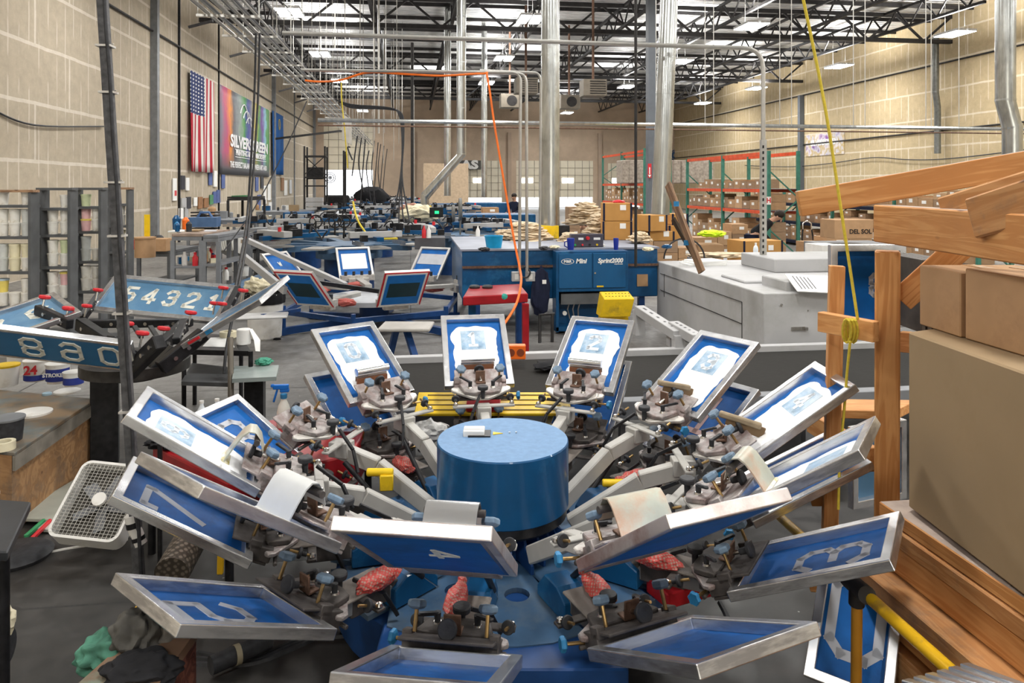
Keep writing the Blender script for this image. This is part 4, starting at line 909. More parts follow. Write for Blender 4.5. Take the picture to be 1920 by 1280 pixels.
# wood bench
bz = .45; A_ = PZ(175, 747, bz); B_ = PZ(22, 848, bz); D_ = PZ(120, 690, bz)
bn = thing('wooden_bench', 'low plywood bench with stained top at left', 'bench', (B_.x, B_.y, 0))
dirv = (A_ - B_); perp = W(-1, .28, 0).normalized()
QB(MB(), B_, A_, perp, 1.5, 0.0, bz - .02).build('box_side', PLYW, bn, world=True, smooth=False)
QB(MB(), B_ - perp * .02, A_ - perp * .02, perp, 1.55, bz - .02, bz).build('bench_top', mat('stained_top', (.13, .15, .15), .4, 0, .4, 5, stain=(.25, .17, .10), stain_amt=.5), bn, world=True, smooth=False, bevel=.003)
QB(MB(), B_ - perp * .025, A_ - perp * .025, perp, .02, bz - .10, bz - .02).build('trim_strip', mat('grey_strip', (.22, .2, .17), .7, 0, .3, 8), bn, world=True, smooth=False)
def tub(name, lab, p, r, h, m, lid=None, cat='tub', group=None, lidm=WHITE):
    t = thing(name, lab, cat, p, group)
    MB().lathe([(r * .86, 0), (r, h * .98), (r, h)], 24).build('container', m, t, world=False)
    MB().lathe([(r * 1.03, h * .93), (r * 1.05, h * .96), (r * 1.05, h * 1.02), (r * .9, h * 1.03), (.0005, h * 1.03)], 24).build('lid', lidm, t, world=False); return t
YLID = mat('yellow_lid', (.75, .5, .02), .4)
tub('ink_bucket', 'white bucket with yellow lid on the bench, far left', PZ(12, 722, bz), .085, .15, WHITE, lidm=YLID, group='buckets on the bench')
tub('ink_bucket', 'plain cream bucket behind the bucket marked 24', PZ(38, 700, bz), .09, .16, WHITE, group='buckets on the bench')
t = tub('ink_bucket', 'white bucket with blue band and red 24', PZ(68, 712, bz), .085, .15, WHITE, group='buckets on the bench')
def on_cyl(t, r, z, w_, h_, m, ang_=-pi / 2 + .2, nm='label_band', full=False):
    mb = MB(); n = 24; a0 = ang_ - w_ / r / 2; vs = []
    for i in range(n + 1):
        a = a0 + w_ / r * i / n
        vs += [(r * 1.012 * cos(a), r * 1.012 * sin(a), z), (r * 1.012 * cos(a), r * 1.012 * sin(a), z + h_)]
    mb.add(vs, [(2 * i, 2 * i + 2, 2 * i + 3, 2 * i + 1) for i in range(n)]); return mb.build(nm, m, t, world=False)
BB = mat('label_blue', (.03, .05, .28), .5)
on_cyl(t, .083, .01, .2, .04, BB)
Mt = Matrix.Translation((-.0, -.089, .09)) @ Matrix.Rotation(pi / 2, 4, 'X'); text_mb('24', .09, Mt @ Matrix.Rotation(.1, 4, 'Y'), bold=.003).build('printed_number', REDK, t, world=False, smooth=False)
t = tub('ink_bucket', 'white bucket with blue label reading STROKE', PZ(109, 716, bz), .082, .14, WHITE, group='buckets on the bench'); on_cyl(t, .08, .02, .22, .09, BB)
text_mb('STROKE', .038, Matrix.Translation((.0, -.087, .07)) @ Matrix.Rotation(pi / 2, 4, 'X'), bold=.001).build('printed_word', WPAPER, t, world=False, smooth=False)
t = tub('ink_bucket', 'small blue labelled bucket at the far end of the bench', PZ(138, 722, bz), .07, .10, WHITE, group='buckets on the bench'); on_cyl(t, .068, .015, .2, .05, BB)
def disc(name, lab, p, r, m, cat='lid', h=.012): return solid(name, MB().lathe([(r, 0), (r, h), (r * .9, h * 1.3), (.0005, h * .9)], 28, None, p), m, lab, cat)
disc('bucket_lid', 'white bucket lid lying near the bench front', PZ(62, 775, bz), .11, WHITE); disc('bucket_lid', 'small white lid lying farther back on the bench', PZ(126, 735, bz), .085, WHITE)
disc('bucket_lid', 'tiny pale blue cap on the bench', PZ(88, 740, bz), .03, mat('pale_blue', (.35, .5, .6), .5))
t = tub('ink_bucket', 'clear bucket of black ink on the bench corner', PZ(14, 825, bz), .085, .13, BLACK, lidm=GREYM)
t = thing('tape_roll', 'cream roll of masking tape on the bench corner', 'tape', PZ(8, 842, bz)); MB().lathe([(.055, 0), (.055, .045), (.035, .045), (.035, 0)], 24).build('roll', GLOVE, t, world=False)
# box fan leaning
fn = thing('box_fan', 'white box fan with wire grille lying tilted on the floor', 'fan', FL(190, 985)); 
fc = P(188, 938, 3.85); up_ = (P(222, 876, 3.98) - P(158, 1005, 3.72)).normalized(); ri_ = (P(250, 960, 3.8) - P(128, 930, 3.85)); ri_ = (ri_ - up_ * ri_.dot(up_)).normalized(); nn = ri_.cross(up_)
Mf = Matrix((ri_, up_, nn)).transposed(); hw, hh = .185, .20
def rrect(w, h, r, n=5):
    o = []
    for (sx, sy, a0) in ((1, 1, 0), (-1, 1, 90), (-1, -1, 180), (1, -1, 270)):
        for i in range(n + 1): a = R(a0 + 90 * i / n); o.append((sx * (w - r) + r * cos(a), sy * (h - r) + r * sin(a)))
    return o
o_, i_ = rrect(hw, hh, .05), rrect(hw - .014, hh - .014, .04); n = len(o_); vs = []
for z_ in (-.09, .01):
    vs += [fc + Mf @ V((x, y, z_)) for x, y in o_]
for z_ in (-.09, .01): vs += [fc + Mf @ V((x, y, z_)) for x, y in i_]
fs = []
for i in range(n):
    j = (i + 1) % n; fs += [(i, j, n + j, n + i), (2 * n + i, 3 * n + i, 3 * n + j, 2 * n + j), (n + i, n + j, 3 * n + j, 3 * n + i), (i, 2 * n + i, 2 * n + j, j)]
MB().add(vs, fs).build('housing', WHITE, fn, world=True)
mb = MB()
for i in range(17): x = -hw + .02 + i * (2 * hw - .04) / 16; mb.cyl(fc + Mf @ V((x, -hh + .01, .008)), fc + Mf @ V((x, hh - .01, .008)), .0016, n=4)
for i in range(23): y = -hh + .02 + i * (2 * hh - .04) / 22; mb.cyl(fc + Mf @ V((-hw + .01, y, .010)), fc + Mf @ V((hw - .01, y, .010)), .0013, n=4)
mb.build('grille', mat('grille_white', (.5, .49, .45), .5), fn, world=True)
MB().box(fc + Mf @ V((0, 0, -.07)), (2 * hw - .03, 2 * hh - .03, .01), Mf).build('inner_shade', mat('fan_dark', (.07, .065, .055), .8), fn, world=True, smooth=False)
MB().cyl(fc + Mf @ V((0, 0, .005)), fc + Mf @ V((0, 0, .022)), .035, n=20).build('hub_cap', WHITE, fn, world=True)
mb = MB()
for k in range(5):
    a = k * 2 * pi / 5; Mb = Mf @ Matrix.Rotation(a, 3, 'Z') @ Matrix.Rotation(.5, 3, 'X'); mb.box(fc + Mf @ (Matrix.Rotation(a, 3, 'Z') @ V((.085, 0, -.04))), (.12, .07, .003), Mb)
mb.build('fan_blade', GREYM, fn, world=True, smooth=False)
# planks, mat, hose, carpet roll on the floor
board('floor_plank', FL(58, 985) + V((0, 0, .03)), FL(185, 905) + V((0, 0, .03)), .26, .02, mat('pale_panel', (.42, .43, .37), .6, 0, .1, 6), 'pale painted panel lying on the floor left of the fan', 'board')
board('floor_plank', FL(90, 1000) + V((0, 0, .015)), FL(195, 930) + V((0, 0, .015)), .16, .02, mat('pale_panel2', (.48, .48, .43), .6, 0, .1, 6), 'second pale strip lying on the floor under the fan edge', 'board')
solid('rubber_mat', MB().lathe([(.16, 0), (.17, .02), (.14, .04), (.0005, .045)], 28, None, FL(30, 1045)), BLACK, 'round black rubber pad on the floor at left', 'mat')
cr = thing('carpet_roll', 'rolled up coarse brown woven mat standing beneath the left screens', 'roll', FL(345, 1075))
MB().cyl(P(322, 1075, 3.25), P(372, 985, 3.6), .075, n=24).build('roll', CARPET, cr, world=True)
rope('cable', [FL(40, 1048), FL(120, 1030), FL(190, 1020), FL(240, 1012)], .008, WHITE, 'thin pale cord on the floor before the box fan', 'cord')
for i, cc in enumerate((REDK, mat('green_stick', (.05, .3, .12), .5))): board('tool_handle', FL(60 - i * 12, 1020 - i * 4) + V((0, 0, .03)), FL(95 - i * 12, 985) + V((0, 0, .03)), .02, .02, cc, ['orange red', 'green'][i] + ' tool handle sticking out beside the pale panels', 'tool')
board('tool_handle', FL(300, 1085) + V((0, 0, .75)), FL(300, 1085) + V((.0, 0, .0)), .02, .02, BLKM, 'thin black upright rod behind the carpet roll', 'rod', up=(0, 1, 0))
board('tool_handle', P(415, 985, 3.3), P(413, 1075, 3.3), .025, .025, YP, 'ochre handle standing under the left screens', 'tool', up=(0, 1, 0))
# black table corner and wheel bottom left
bt_ = thing('black_table', 'black table corner cut off at the lower left edge', 'table', W(-1.9, 2.2, 0)); q = P(-60, 965, 2.6)
tp_ = [P(58, 940, 2.55), P(14, 1008, 2.2), P(-90, 1010, 2.2), P(-90, 938, 2.6)]; zz = tp_[0].z
tp_ = [V((v.x, v.y, zz)) for v in tp_]
MB().add([v for v in tp_] + [v + V((0, 0, -.03)) for v in tp_], [(0, 1, 2, 3), (7, 6, 5, 4), (0, 4, 5, 1), (1, 5, 6, 2), (2, 6, 7, 3), (3, 7, 4, 0)]).build('table_top', mat('black_top', (.03, .032, .036), .35, 0, .3, 10), bt_, world=True, smooth=False, bevel=.004)
MB().cyl(P(5, 1005, 2.35), V((P(5, 1005, 2.35).x, P(5, 1005, 2.35).y, .12)), .02).build('leg', BLKM, bt_, world=True)
q = P(2, 1215, 2.5); MB().cyl(q + V((-.02, 0, 0)), q + V((.02, 0, 0)), .06, n=24).build('wheel', BLACK, bt_, world=True)
solid('cream_tray', MB().box(V((tp_[0].x - .2, tp_[0].y - .02, zz + .02)), (.18, .12, .03), Matrix.Rotation(.2, 3, 'Z')), WHITE, 'small cream tray lying on the black table corner', 'tray', bevel=.01)
solid('clear_bag', MB().lump(P(2, 1165, 2.5), (.09, .08, .1), 3, .3), GLOVE, 'crumpled pale bag hanging below the black table', 'bag')
# rag table bottom
rz_ = .6; pts_ = [PZ(372, 1176, rz_), PZ(285, 1296, rz_), PZ(60, 1300, rz_), PZ(330, 1172, rz_)]
rt = thing('wooden_stand', 'worn wooden stand with reddish side under the dirty rags', 'stand', (pts_[1].x, pts_[1].y, 0))
def slab(pts, z0, z1): 
    n = len(pts); return MB().add([V((p.x, p.y, z0)) for p in pts] + [V((p.x, p.y, z1)) for p in pts], [(i, (i + 1) % n, n + (i + 1) % n, n + i) for i in range(n)] + [tuple(range(n))[::-1], tuple(range(n, 2 * n))])
pts_ = [PZ(375, 1172, rz_), PZ(262, 1330, rz_), PZ(90, 1330, rz_), PZ(270, 1172, rz_)]
slab(pts_, rz_ - .03, rz_).build('stand_top', mat('worn_top', (.22, .13, .08), .6, 0, .3, 8, stain=(.14, .2, .16), stain_amt=.3), rt, world=True, smooth=False)
slab([p.lerp(pts_[2], .03) for p in pts_], 0, rz_ - .03).build('stand_side', wood('mahogany', (.09, .025, .015), (.20, .07, .04), False), rt, world=True, smooth=False)
def rag(lab, px, py, d, sz, m, seed, rot=0): return solid('dirty_rag', MB().lump(P(px, py, d), sz, seed, .26, 2.9, 5, fold=.05), m, lab, 'rag', group='dirty rags on the stand')
rag('green stained crumpled rag', 205, 1222, 2.12, (.17, .14, .11), mat('rag_green', (.07, .20, .14), .9, 0, .4, 14, bump=.8), 3)
rag('dark grey crumpled rag in the middle of the heap', 258, 1192, 2.14, (.16, .15, .15), mat('rag_grey', (.10, .095, .085), .9, 0, .4, 10, bump=.8), 5)
rag('light grey crumpled rag at the right of the heap', 308, 1192, 2.18, (.15, .14, .11), mat('rag_light', (.24, .22, .19), .9, 0, .35, 14, bump=.8), 9)
rag('black soaked rag at the bottom of the heap', 262, 1258, 2.0, (.20, .15, .08), DBLK, 12)
board('tool_handle', P(240, 1175, 2.5), P(275, 1122, 2.75), .028, .028, YP, 'worn yellow wooden handle beside the dirty rags', 'tool')
# red cart behind the left screens
cz = .56; rc = thing('red_cart', 'red painted tool cart behind the left screens', 'cart', PZ(560, 860, 0.3)); p4 = [PZ(285, 835, cz), PZ(430, 905, cz), PZ(660, 850, cz), PZ(690, 800, cz), PZ(560, 775, cz)]
slab(p4, cz - .22, cz).build('cart_top', REDP, rc, world=True, smooth=False, bevel=.012, seg=2)
mb = MB()
for p in p4: mb.cyl((p.x, p.y, .0), (p.x, p.y, cz - .2), .02)
for i, p in enumerate(p4): pass
for p in p4: MB().cyl((p.x, p.y, .0), (p.x, p.y, cz - .2), .02).build('leg', BLKM, rc, world=True)
solid('black_glove', MB().lump(PZ(325, 838, cz) + V((0, 0, .03)), (.26, .14, .06), 3, .35, 3, 4, fold=.1), DBLK, 'crumpled black gloves on the red cart', 'glove')
rr = solid('red_edge_tray', MB().box(PZ(600, 800, cz) + V((0, 0, .01)), (.34, .22, .012), Matrix.Rotation(-.35, 3, 'Z')), mat('tray_white', (.7, .68, .64), .5), 'flat white tray with red edge on the cart', 'tray', smooth=False)
solid('cream_cloth', MB().lump(PZ(590, 800, cz) + V((0, 0, .035)), (.26, .10, .045), 6, .3, 3, 4, fold=.12), GLOVE, 'twisted cream cloth on the red cart', 'cloth')
solid('scraper', MB().prism([(-.06, 0), (.0, .03), (.08, .035), (.05, -.02)], 0, .004, None, PZ(640, 812, cz) + V((0, 0, .01))), STEEL, 'small metal scraper on the red cart', 'scraper', smooth=False)
sb = thing('spray_bottle', 'translucent spray bottle with bright blue trigger', 'bottle', PZ(532, 800, cz))
MB().lathe([(.034, 0), (.038, .01), (.038, .08), (.030, .12), (.015, .15), (.014, .165)], 24).build('bottle_body', mat('milky_plastic', (.68, .68, .62), .35), sb, world=False)
MB().lathe([(.017, .16), (.019, .165), (.019, .185), (.012, .19)], 16).build('collar', KNOBC, sb, world=False)
mb = MB(); mb.box((.005, 0, .205), (.05, .022, .022)); mb.box((-.015, 0, .225), (.085, .024, .026)); mb.beam((-.035, 0, .21), (-.055, 0, .14), .012, .012, (0, 1, 0)); mb.box((-.06, 0, .232), (.02, .018, .018)); mb.build('trigger_head', mat('trigger_blue', (.01, .14, .52), .35), sb, world=False, bevel=.004)
for i, (px, py) in enumerate(((378, 752), (407, 748))):
    b_ = thing('water_bottle', ['left', 'right'][i] + ' clear plastic bottle behind the number 9 screen', 'bottle', P(px, py + 14, 4.6)); MB().lathe([(.03, -.16), (.032, -.02), (.012, .02), (.012, .035)], 16).build('bottle_body', GL, b_, world=False); MB().lathe([(.014, .035), (.014, .05), (.0005, .05)], 12).build('cap', WHITE, b_, world=False)
# table with paper towels left of centre
tb = thing('black_stand', 'black steel shelf stand with paper towels and tape', 'stand', FL(440, 780)); tz = .62
pp_ = [PZ(345, 655, tz), PZ(470, 658, tz), PZ(452, 628, tz), PZ(365, 625, tz)]
slab(pp_, tz - .04, tz).build('upper_shelf', BLKM, tb, world=True, smooth=False)
pq = [PZ(340, 715, .42), PZ(435, 718, .42), PZ(450, 690, .42), PZ(360, 680, .42)]
slab(pq, .39, .42).build('lower_shelf', GREYD, tb, world=True, smooth=False); 
for p in (pp_[0], pp_[1], pp_[2], pp_[3]): MB().cyl((p.x, p.y, 0), (p.x, p.y, tz), .018).build('leg', BLKM, tb, world=True)
MB().cyl(P(432, 632, 5.6), P(433, 760, 5.5), .022).build('lever_bar', mat('worn_steel', (.25, .23, .2), .4, .6), tb, world=True)
t = thing('paper_towel_roll', 'white paper towel roll with a loose sheet', 'paper roll', PZ(457, 645, tz)); MB().lathe([(.05, 0), (.055, .005), (.055, .12), (.05, .125), (.02, .125)], 24).build('roll', WPAPER, t, world=False)
MB().add([(.05, -.02, .12), (.06, .03, .12), (.13, .0, .03), (.14, -.06, -.05), (.11, -.09, -.04), (.09, -.05, .04)], [(0, 1, 2, 5), (5, 2, 3, 4)]).build('loose_sheet', WPAPER, t, world=False)
t = thing('tape_roll', 'wide cream tape roll beside the paper towels', 'tape', PZ(428, 632, tz)); MB().lathe([(.07, 0), (.07, .05), (.04, .05), (.04, 0)], 24).build('roll', GLOVE, t, world=False)
slab([PZ(365, 650, tz + .01), PZ(440, 652, tz + .01), PZ(430, 632, tz + .01), PZ(385, 634, tz + .01)], tz + .002, tz + .008)
solid('paper_sheet', slab([PZ(380, 650, tz), PZ(440, 652, tz), PZ(430, 632, tz), PZ(395, 634, tz)], tz + .002, tz + .006), WPAPER, 'white paper sheet lying on the black stand', 'paper', smooth=False)
# grey pallet with green tape
t = thing('print_pallet', 'loose grey glass topped print pallet with green tape wad', 'pallet', FL(480, 790)); zz = .50
pl = [PZ(435, 710, zz), PZ(518, 706, zz), PZ(523, 684, zz), PZ(440, 686, zz)]
slab(pl, zz - .03, zz).build('pallet', mat('glassy_grey', (.32, .37, .36), .25, 0, .1, 6), t, world=True, smooth=False); 
q = PZ(478, 720, .4); MB().box((q.x, q.y, .24), (.14, .1, .48)).build('stand', BLKM, t, world=True, smooth=False)
solid('green_tape_wad', MB().lump(PZ(494, 684, zz) + V((0, 0, .025)), (.13, .09, .06), 5, .4, 3, 4), mat('green_tape', (.08, .35, .24), .6), 'crumpled green tape wad on the grey pallet', 'tape')
# white bins
bp_ = FL(497, 633); t = thing('waste_bin', 'large white waste drum lined with a black bag', 'bin', bp_)
MB().lathe([(.185, 0), (.20, .02), (.225, .52), (.235, .53), (.235, .56), (.21, .56), (.2, .5), (.0005, .48)], 32).build('drum', WHITE, t, world=False)
MB().lathe([(.237, .44), (.245, .5), (.238, .57), (.2, .565), (.19, .5)], 40, lobe=.03, lobes=13).build('bin_bag', DBLK, t, world=False)
solid('cream_rag', MB().lump(bp_ + W(-.1, 0, .64), (.30, .22, .22), 7, .4, 2.6, 4, fold=.1), GLOVE, 'heap of cream rags on the white waste drum', 'rag')
solid('floor_scrap', MB().lump(FL(520, 637) + V((0, 0, .012)), (.09, .05, .03), 2), DBLK, 'small black scrap on the floor by the white drum', 'scrap')
# ink shelves
INKC = [mat('tub_white', (.82, .80, .74), .5, 0, .07, 12, stain=(.55, .5, .4), stain_amt=.2), mat('tub_cream', (.80, .74, .52), .5, 0, .07, 12), mat('tub_grey', (.60, .62, .60), .5, 0, .1, 12), mat('tub_green', (.62, .68, .42), .5, 0, .1, 12), mat('tub_pink', (.78, .48, .48), .5, 0, .1, 12), mat('tub_yellow', (.82, .66, .16), .5, 0, .1, 12), mat('tub_blue', (.50, .62, .70), .5, 0, .1, 12)]
INKN = ['white', 'cream', 'grey', 'pale green', 'pink', 'yellow', 'pale blue']
ordn = ['first', 'second', 'third', 'fourth', 'fifth', 'sixth', 'seventh', 'eighth', 'ninth', 'tenth', 'eleventh', 'twelfth', 'thirteenth', 'fourteenth', 'fifteenth', 'sixteenth']
tubp = {}
def small_tub(ci, p, lab, grp):
    if ci not in tubp:
        t = thing('ink_tub', lab, 'tub', p, grp)
        MB().lathe([(.046, 0), (.056, .128), (.056, .135)], 16).build('container', INKC[ci], t, world=False)
        MB().lathe([(.059, .125), (.06, .13), (.06, .145), (.05, .147), (.0005, .147)], 16).build('lid', INKC[(ci + 1) % 7] if ci in (4, 5) else INKC[ci], t, world=False); tubp[ci] = t
        return t
    return copy_tree(tubp[ci], M=Matrix.Translation(p), label=lab, group=grp)
units = [(-62, 52, 8.0, 4, 'nearest'), (78, 126, 8.3, 4, 'second'), (143, 184, 8.9, 4, 'third'), (205, 236, 10.2, 4, 'farthest')]
for ui, (pa, pb, d, nl, un) in enumerate(units):
    a = P(pa, 348, d); b = P(pb, 348, d); a.z = b.z = 0; L = (b - a).length; ex = (b - a).normalized(); ey = V((-ex.y, ex.x, 0)); M4 = Matrix.Translation(a) @ Matrix((ex, ey, V((0, 0, 1)))).transposed().to_4x4()
    t = thing('ink_shelf', 'grey steel ink shelf full of tubs, %s unit from the left' % un, 'shelf', M4); topz = 1.86 if ui else 1.84
    for x in (-.018, L + .018): MB().box((x, .075, topz / 2), (.035, .15, topz)).build('side_panel', GREYD, t, world=False, smooth=False, bevel=.003)
    zs = [.22, .60, .98, 1.36, 1.70] if ui < 1 else [.28, .64, 1.0, 1.36, 1.66]
    for z_ in zs: MB().box((L / 2, .11, z_ - .015), (L, .22, .03)).build('shelf_board', GREYD, t, world=False, smooth=False)
    MB().box((L / 2, .05, topz + .012), (L + .12, .12, .028)).build('top_board', WOODS if ui in (0, 3) else GREYD, t, world=False, smooth=False)
    n = int(L / .122)
    for si, z_ in enumerate(zs[1:] if ui < 3 else zs):
        for c_ in range(n):
            top = (si == len(zs[1:]) - 1) if ui < 3 else si == len(zs) - 1
            if top and (c_ + ui) % 2: continue
            base = random.choice([[5, 1, 0], [4, 0, 4], [0, 2, 1], [3, 0, 2], [6, 0, 2]][(si * 2 + ui) % 5] + [0])
            for lv in range(1 if top else 2):
                if not top and lv == 1 and random.random() < .12: continue
                ci = random.choice([base, base, 0]); p = M4 @ V(((c_ + .5) * L / n, .09, z_ + lv * .148))
                small_tub(ci, p, '%s ink tub, %s, %s column, %s shelf up, %s grey rack' % (INKN[ci], ['lower', 'upper'][lv] if not top else 'single', ordn[c_], ordn[si], un), 'ink tubs on the grey racks')
# ================================================================ MIDDLE: six-station press with white and red rimmed screens
MC = W((702 - 960) / FPX * 10.0, 10.0, 0); mp_ = thing('screen_press', 'six station screen press with blue splayed base in the middle aisle', 'printing press', TR(MC, -YAW))
def l2(mb, n, m, **k): return mb.build(n, m, mp_, world=False, **k)
l2(MB().cyl((0, 0, .36), (0, 0, .42), .62, n=36), 'turntable', mat('light_plate', (.5, .52, .55), .4, .2), )
l2(MB().cyl((0, 0, .1), (0, 0, .36), .2, n=24), 'hub', BLUED)
mb = MB()
for k in range(6):
    a = k * pi / 3 + .5; a2 = a + pi / 3
    l2(MB().beam((.2 * cos(a), .2 * sin(a), .12), (1.25 * cos(a), 1.25 * sin(a), .05), .07, .09), 'base_leg', BLUED, smooth=False); l2(MB().beam((1.2 * cos(a), 1.2 * sin(a), .3), (1.2 * cos(a2), 1.2 * sin(a2), .3), .05, .06), 'ring_rail', BLUED, smooth=False); l2(MB().cyl((1.2 * cos(a), 1.2 * sin(a), 0), (1.2 * cos(a), 1.2 * sin(a), .38), .03), 'post', BLUED)
stn = [(-111.5, 'front left, red rimmed with a dark rectangle', 'red'), (-67, 'front right, red rimmed with a dark square', 'red'), (22, 'right, tilted over the red table', ''), (67, 'rear right', ''), (112, 'rear centre, holding a white print', ''), (157, 'rear left, with a small white W', '')]
for i, (ad, lb, kind) in enumerate(stn):
    a = R(ad); M = TR(MC, -YAW) @ Matrix.Rotation(a, 4, 'Z')
    tl = R(46); t, s = screen_frame('print_screen', 'screen of the middle press, ' + lb, .62, .53, rail=.035, M=M @ Matrix.Translation((1.30, 0, .48)) @ Matrix.Rotation(-tl, 4, 'Y'), al=mat('frame_grey', (.56, .55, .53), .45, .5, .1, 6))
    if kind == 'red':
        MB().box((.31, 0, -.002), (.62, .53, .004)).build('red_rim', REDK, t, world=False, smooth=False); MB().box((.31, 0, -.005), (.575, .485, .004)).build('white_rim', WPAPER, t, world=False, smooth=False); MB().box((.31, 0, -.008), (.53, .44, .004)).build('underside_mesh', mat('bright_blue_mesh', (.01, .19, .62), .35), t, world=False, smooth=False)
        MB().box((.31, 0, -.011), (.25, .34 if i == 0 else .36, .003)).build('dark_print', mat('dark_print', (.012, .045, .06) if i == 0 else (.01, .05, .22), .35), t, world=False, smooth=False)
    elif i == 4: MB().box((.36, 0, .006), (.30, .38, .004)).build('white_print', INK, t, world=False, smooth=False, bevel=.002)
    elif i == 5: digit('W', .07, Matrix.Translation((.42, .02, .005)) @ Matrix.Rotation(-pi / 2, 4, 'Z'), w=.2).build('stencil', STENW, t, world=False, smooth=False)
    else: MB().box((.40, 0, .006), (.2, .44, .003)).build('pale_mask', STENC, t, world=False, smooth=False)
    Mz = Matrix.Rotation(a, 3, 'Z')
    q = lambda x, y, z: Mz @ V((x, y, z))
    l2(MB().beam(q(.4, 0, .5), q(1.3, 0, .5), .10, .05), 'press_arm', ARM, smooth=False, bevel=.004); l2(MB().box(q(1.26, 0, .52), (.12, .5, .08), Mz).box(q(1.16, 0, .47), (.1, .3, .1), Mz), 'screen_clamp', CASTL, smooth=False)
    mb = MB()
    for s_ in (-.18, -.06, .06, .18): mb.cyl(q(1.24, s_, .56), q(1.24, s_, .62), .022, n=10)
    l2(mb, 'clamp_knob', BLACK); l2(MB().lump(q(.85, .1, .46), (.3, .12, .1), i, .3), 'red_netting', REDNET)
l2(MB().beam((-1.1, -.9, .8), (.35, -.65, .55), .06, .05), 'long_bar', BLKM, smooth=False); l2(MB().beam((-1.85, .35, 1.15), (-.3, -.4, .62), .07, .06), 'long_bar', GREYP, smooth=False)
board('pale_bar', P(458, 482, 9.2), P(535, 545, 8.6), .05, .09, GREYP, 'long pale grey squeegee bar sticking out toward the left aisle', 'bar')
t = thing('print_pallet', 'white oval ended print pallet on a thin blue arm beside the waste drum', 'pallet', P(492, 592, 8.3) + V((0, 0, -.05))); q = P(492, 592, 8.3); MB().box(q, (.55, .32, .025), Matrix.Rotation(.1, 3, 'Z')).build('pallet', mat('pallet_white', (.6, .6, .6), .5), t, world=True, smooth=False, bevel=.01)
MB().beam(q, MC + V((-.9, -.6, .35)), .04, .04).build('arm', BLUED, t, world=True, smooth=False)
t = thing('print_pallet', 'pale square print pallet behind the number 0 screen', 'pallet', P(762, 612, 7.2) + V((0, 0, -.05))); q = P(762, 612, 7.2); MB().box(q, (.5, .4, .03), Matrix.Rotation(-.15, 3, 'Z')).build('pallet', mat('pallet_pale', (.42, .40, .37), .5), t, world=True, smooth=False, bevel=.008)
MB().beam(q + V((0, 0, -.03)), V((q.x + .15, q.y - .3, .08)), .06, .04).beam(q + V((-.1, 0, -.03)), V((q.x - .2, q.y + .3, .05)), .06, .04).build('stand', BLUED, t, world=True, smooth=False)
# red table
rt = thing('red_table', 'dark red table with blue bracket in front of the blue oven', 'table', FL(930, 655)); z_ = .72; pp_ = [PZ(855, 555, z_), PZ(985, 552, z_), PZ(990, 540, z_), PZ(880, 532, z_), PZ(965, 532, z_)]
slab([PZ(868, 556, z_), PZ(990, 550, z_), PZ(975, 532, z_), PZ(880, 536, z_)], z_ - .10, z_).build('table_top', REDP, rt, world=True, smooth=False, bevel=.01)
q = PZ(985, 552, z_); MB().box((q.x, q.y, z_ / 2 - .05), (.07, .07, z_ - .1)).build('leg', REDP, rt, world=True, smooth=False); q = PZ(975, 535, z_); MB().box((q.x, q.y, z_ / 2 - .05), (.1, .1, z_ - .1)).build('leg', BLUED, rt, world=True, smooth=False); q = PZ(885, 548, z_); MB().box((q.x, q.y, z_ / 2 - .05), (.08, .08, z_ - .1)).build('leg', BLUE, rt, world=True, smooth=False)
for i, px in enumerate((890, 914)): solid('black_puck', MB().lathe([(.06, 0), (.065, .02), (.05, .035), (.0005, .035)], 18, None, PZ(px, 540, z_)), BLACK, ['left', 'right'][i] + ' black round puck on the red table', 'puck')
solid('green_clip', MB().lump(P(946, 556, 7.9), (.06, .03, .06), 2, .4), mat('teal', (.05, .4, .33), .5), 'small teal clip hanging on the red table edge', 'clip')
# ================================================================ BLUE TUNNEL OVEN
OX0, OX1, OY0, OY1, OZ = P(865, 400, 9.75).x, P(1243, 400, 9.75).x, 9.6, 12.0, 1.06
ov = thing('tunnel_oven', 'long blue tunnel oven body with grey top', 'dryer', ((OX0 + OX1) / 2, 10.8, 0))
MB().box(((OX0 + OX1) / 2, (OY0 + OY1) / 2, (OZ + .42) / 2), (OX1 - OX0, OY1 - OY0, OZ - .42)).build('oven_body', BLUE, ov, world=True, smooth=False, bevel=.01)
MB().box(((OX0 + OX1) / 2, (OY0 + OY1) / 2, OZ + .012), (OX1 - OX0 + .04, OY1 - OY0 + .04, .025)).build('top_sheet', mat('oven_top', (.28, .30, .36), .5, 0, .12, 4), ov, world=True, smooth=False)
for x in (OX0 + .2, (OX0 + OX1) / 2, OX1 - .2):
    for y in (OY0 + .1, OY1 - .1): MB().box((x, y, .21), (.08, .08, .42)).build('leg', BLUED, ov, world=True, smooth=False)
MB().box(((OX0 + OX1) / 2, OY0 - .02, .85), (OX1 - OX0, .03, .03)).build('rail', RUST, ov, world=True, smooth=False)
MB().box((P(1219, 400, 9.6).x, OY0 - .01, .64), (.15, .008, .16)).build('paper_note', CARD, ov, world=True, smooth=False)
kx0, kx1 = P(1043, 400, 9.5).x, P(1184, 400, 9.5).x; ky = 9.35; kc = (kx0 + kx1) / 2; kw = kx1 - kx0
kb = thing('control_cabinet', 'blue control cabinet reading Mini Sprint 2000 in front of the oven', 'cabinet', (kc, ky + .15, 0))
MB().box((kc, ky + .12, .80), (kw, .24, .52)).box((kx0 + .02, ky + .12, .28), (.04, .24, .52)).box((kx1 - .02, ky + .12, .28), (.04, .24, .52)).box((kc, ky + .22, .3), (kw, .02, .5)).box((kc, ky + .12, .06), (kw, .24, .06)).build('cabinet_body', BLUE, kb, world=True, smooth=False, bevel=.005)
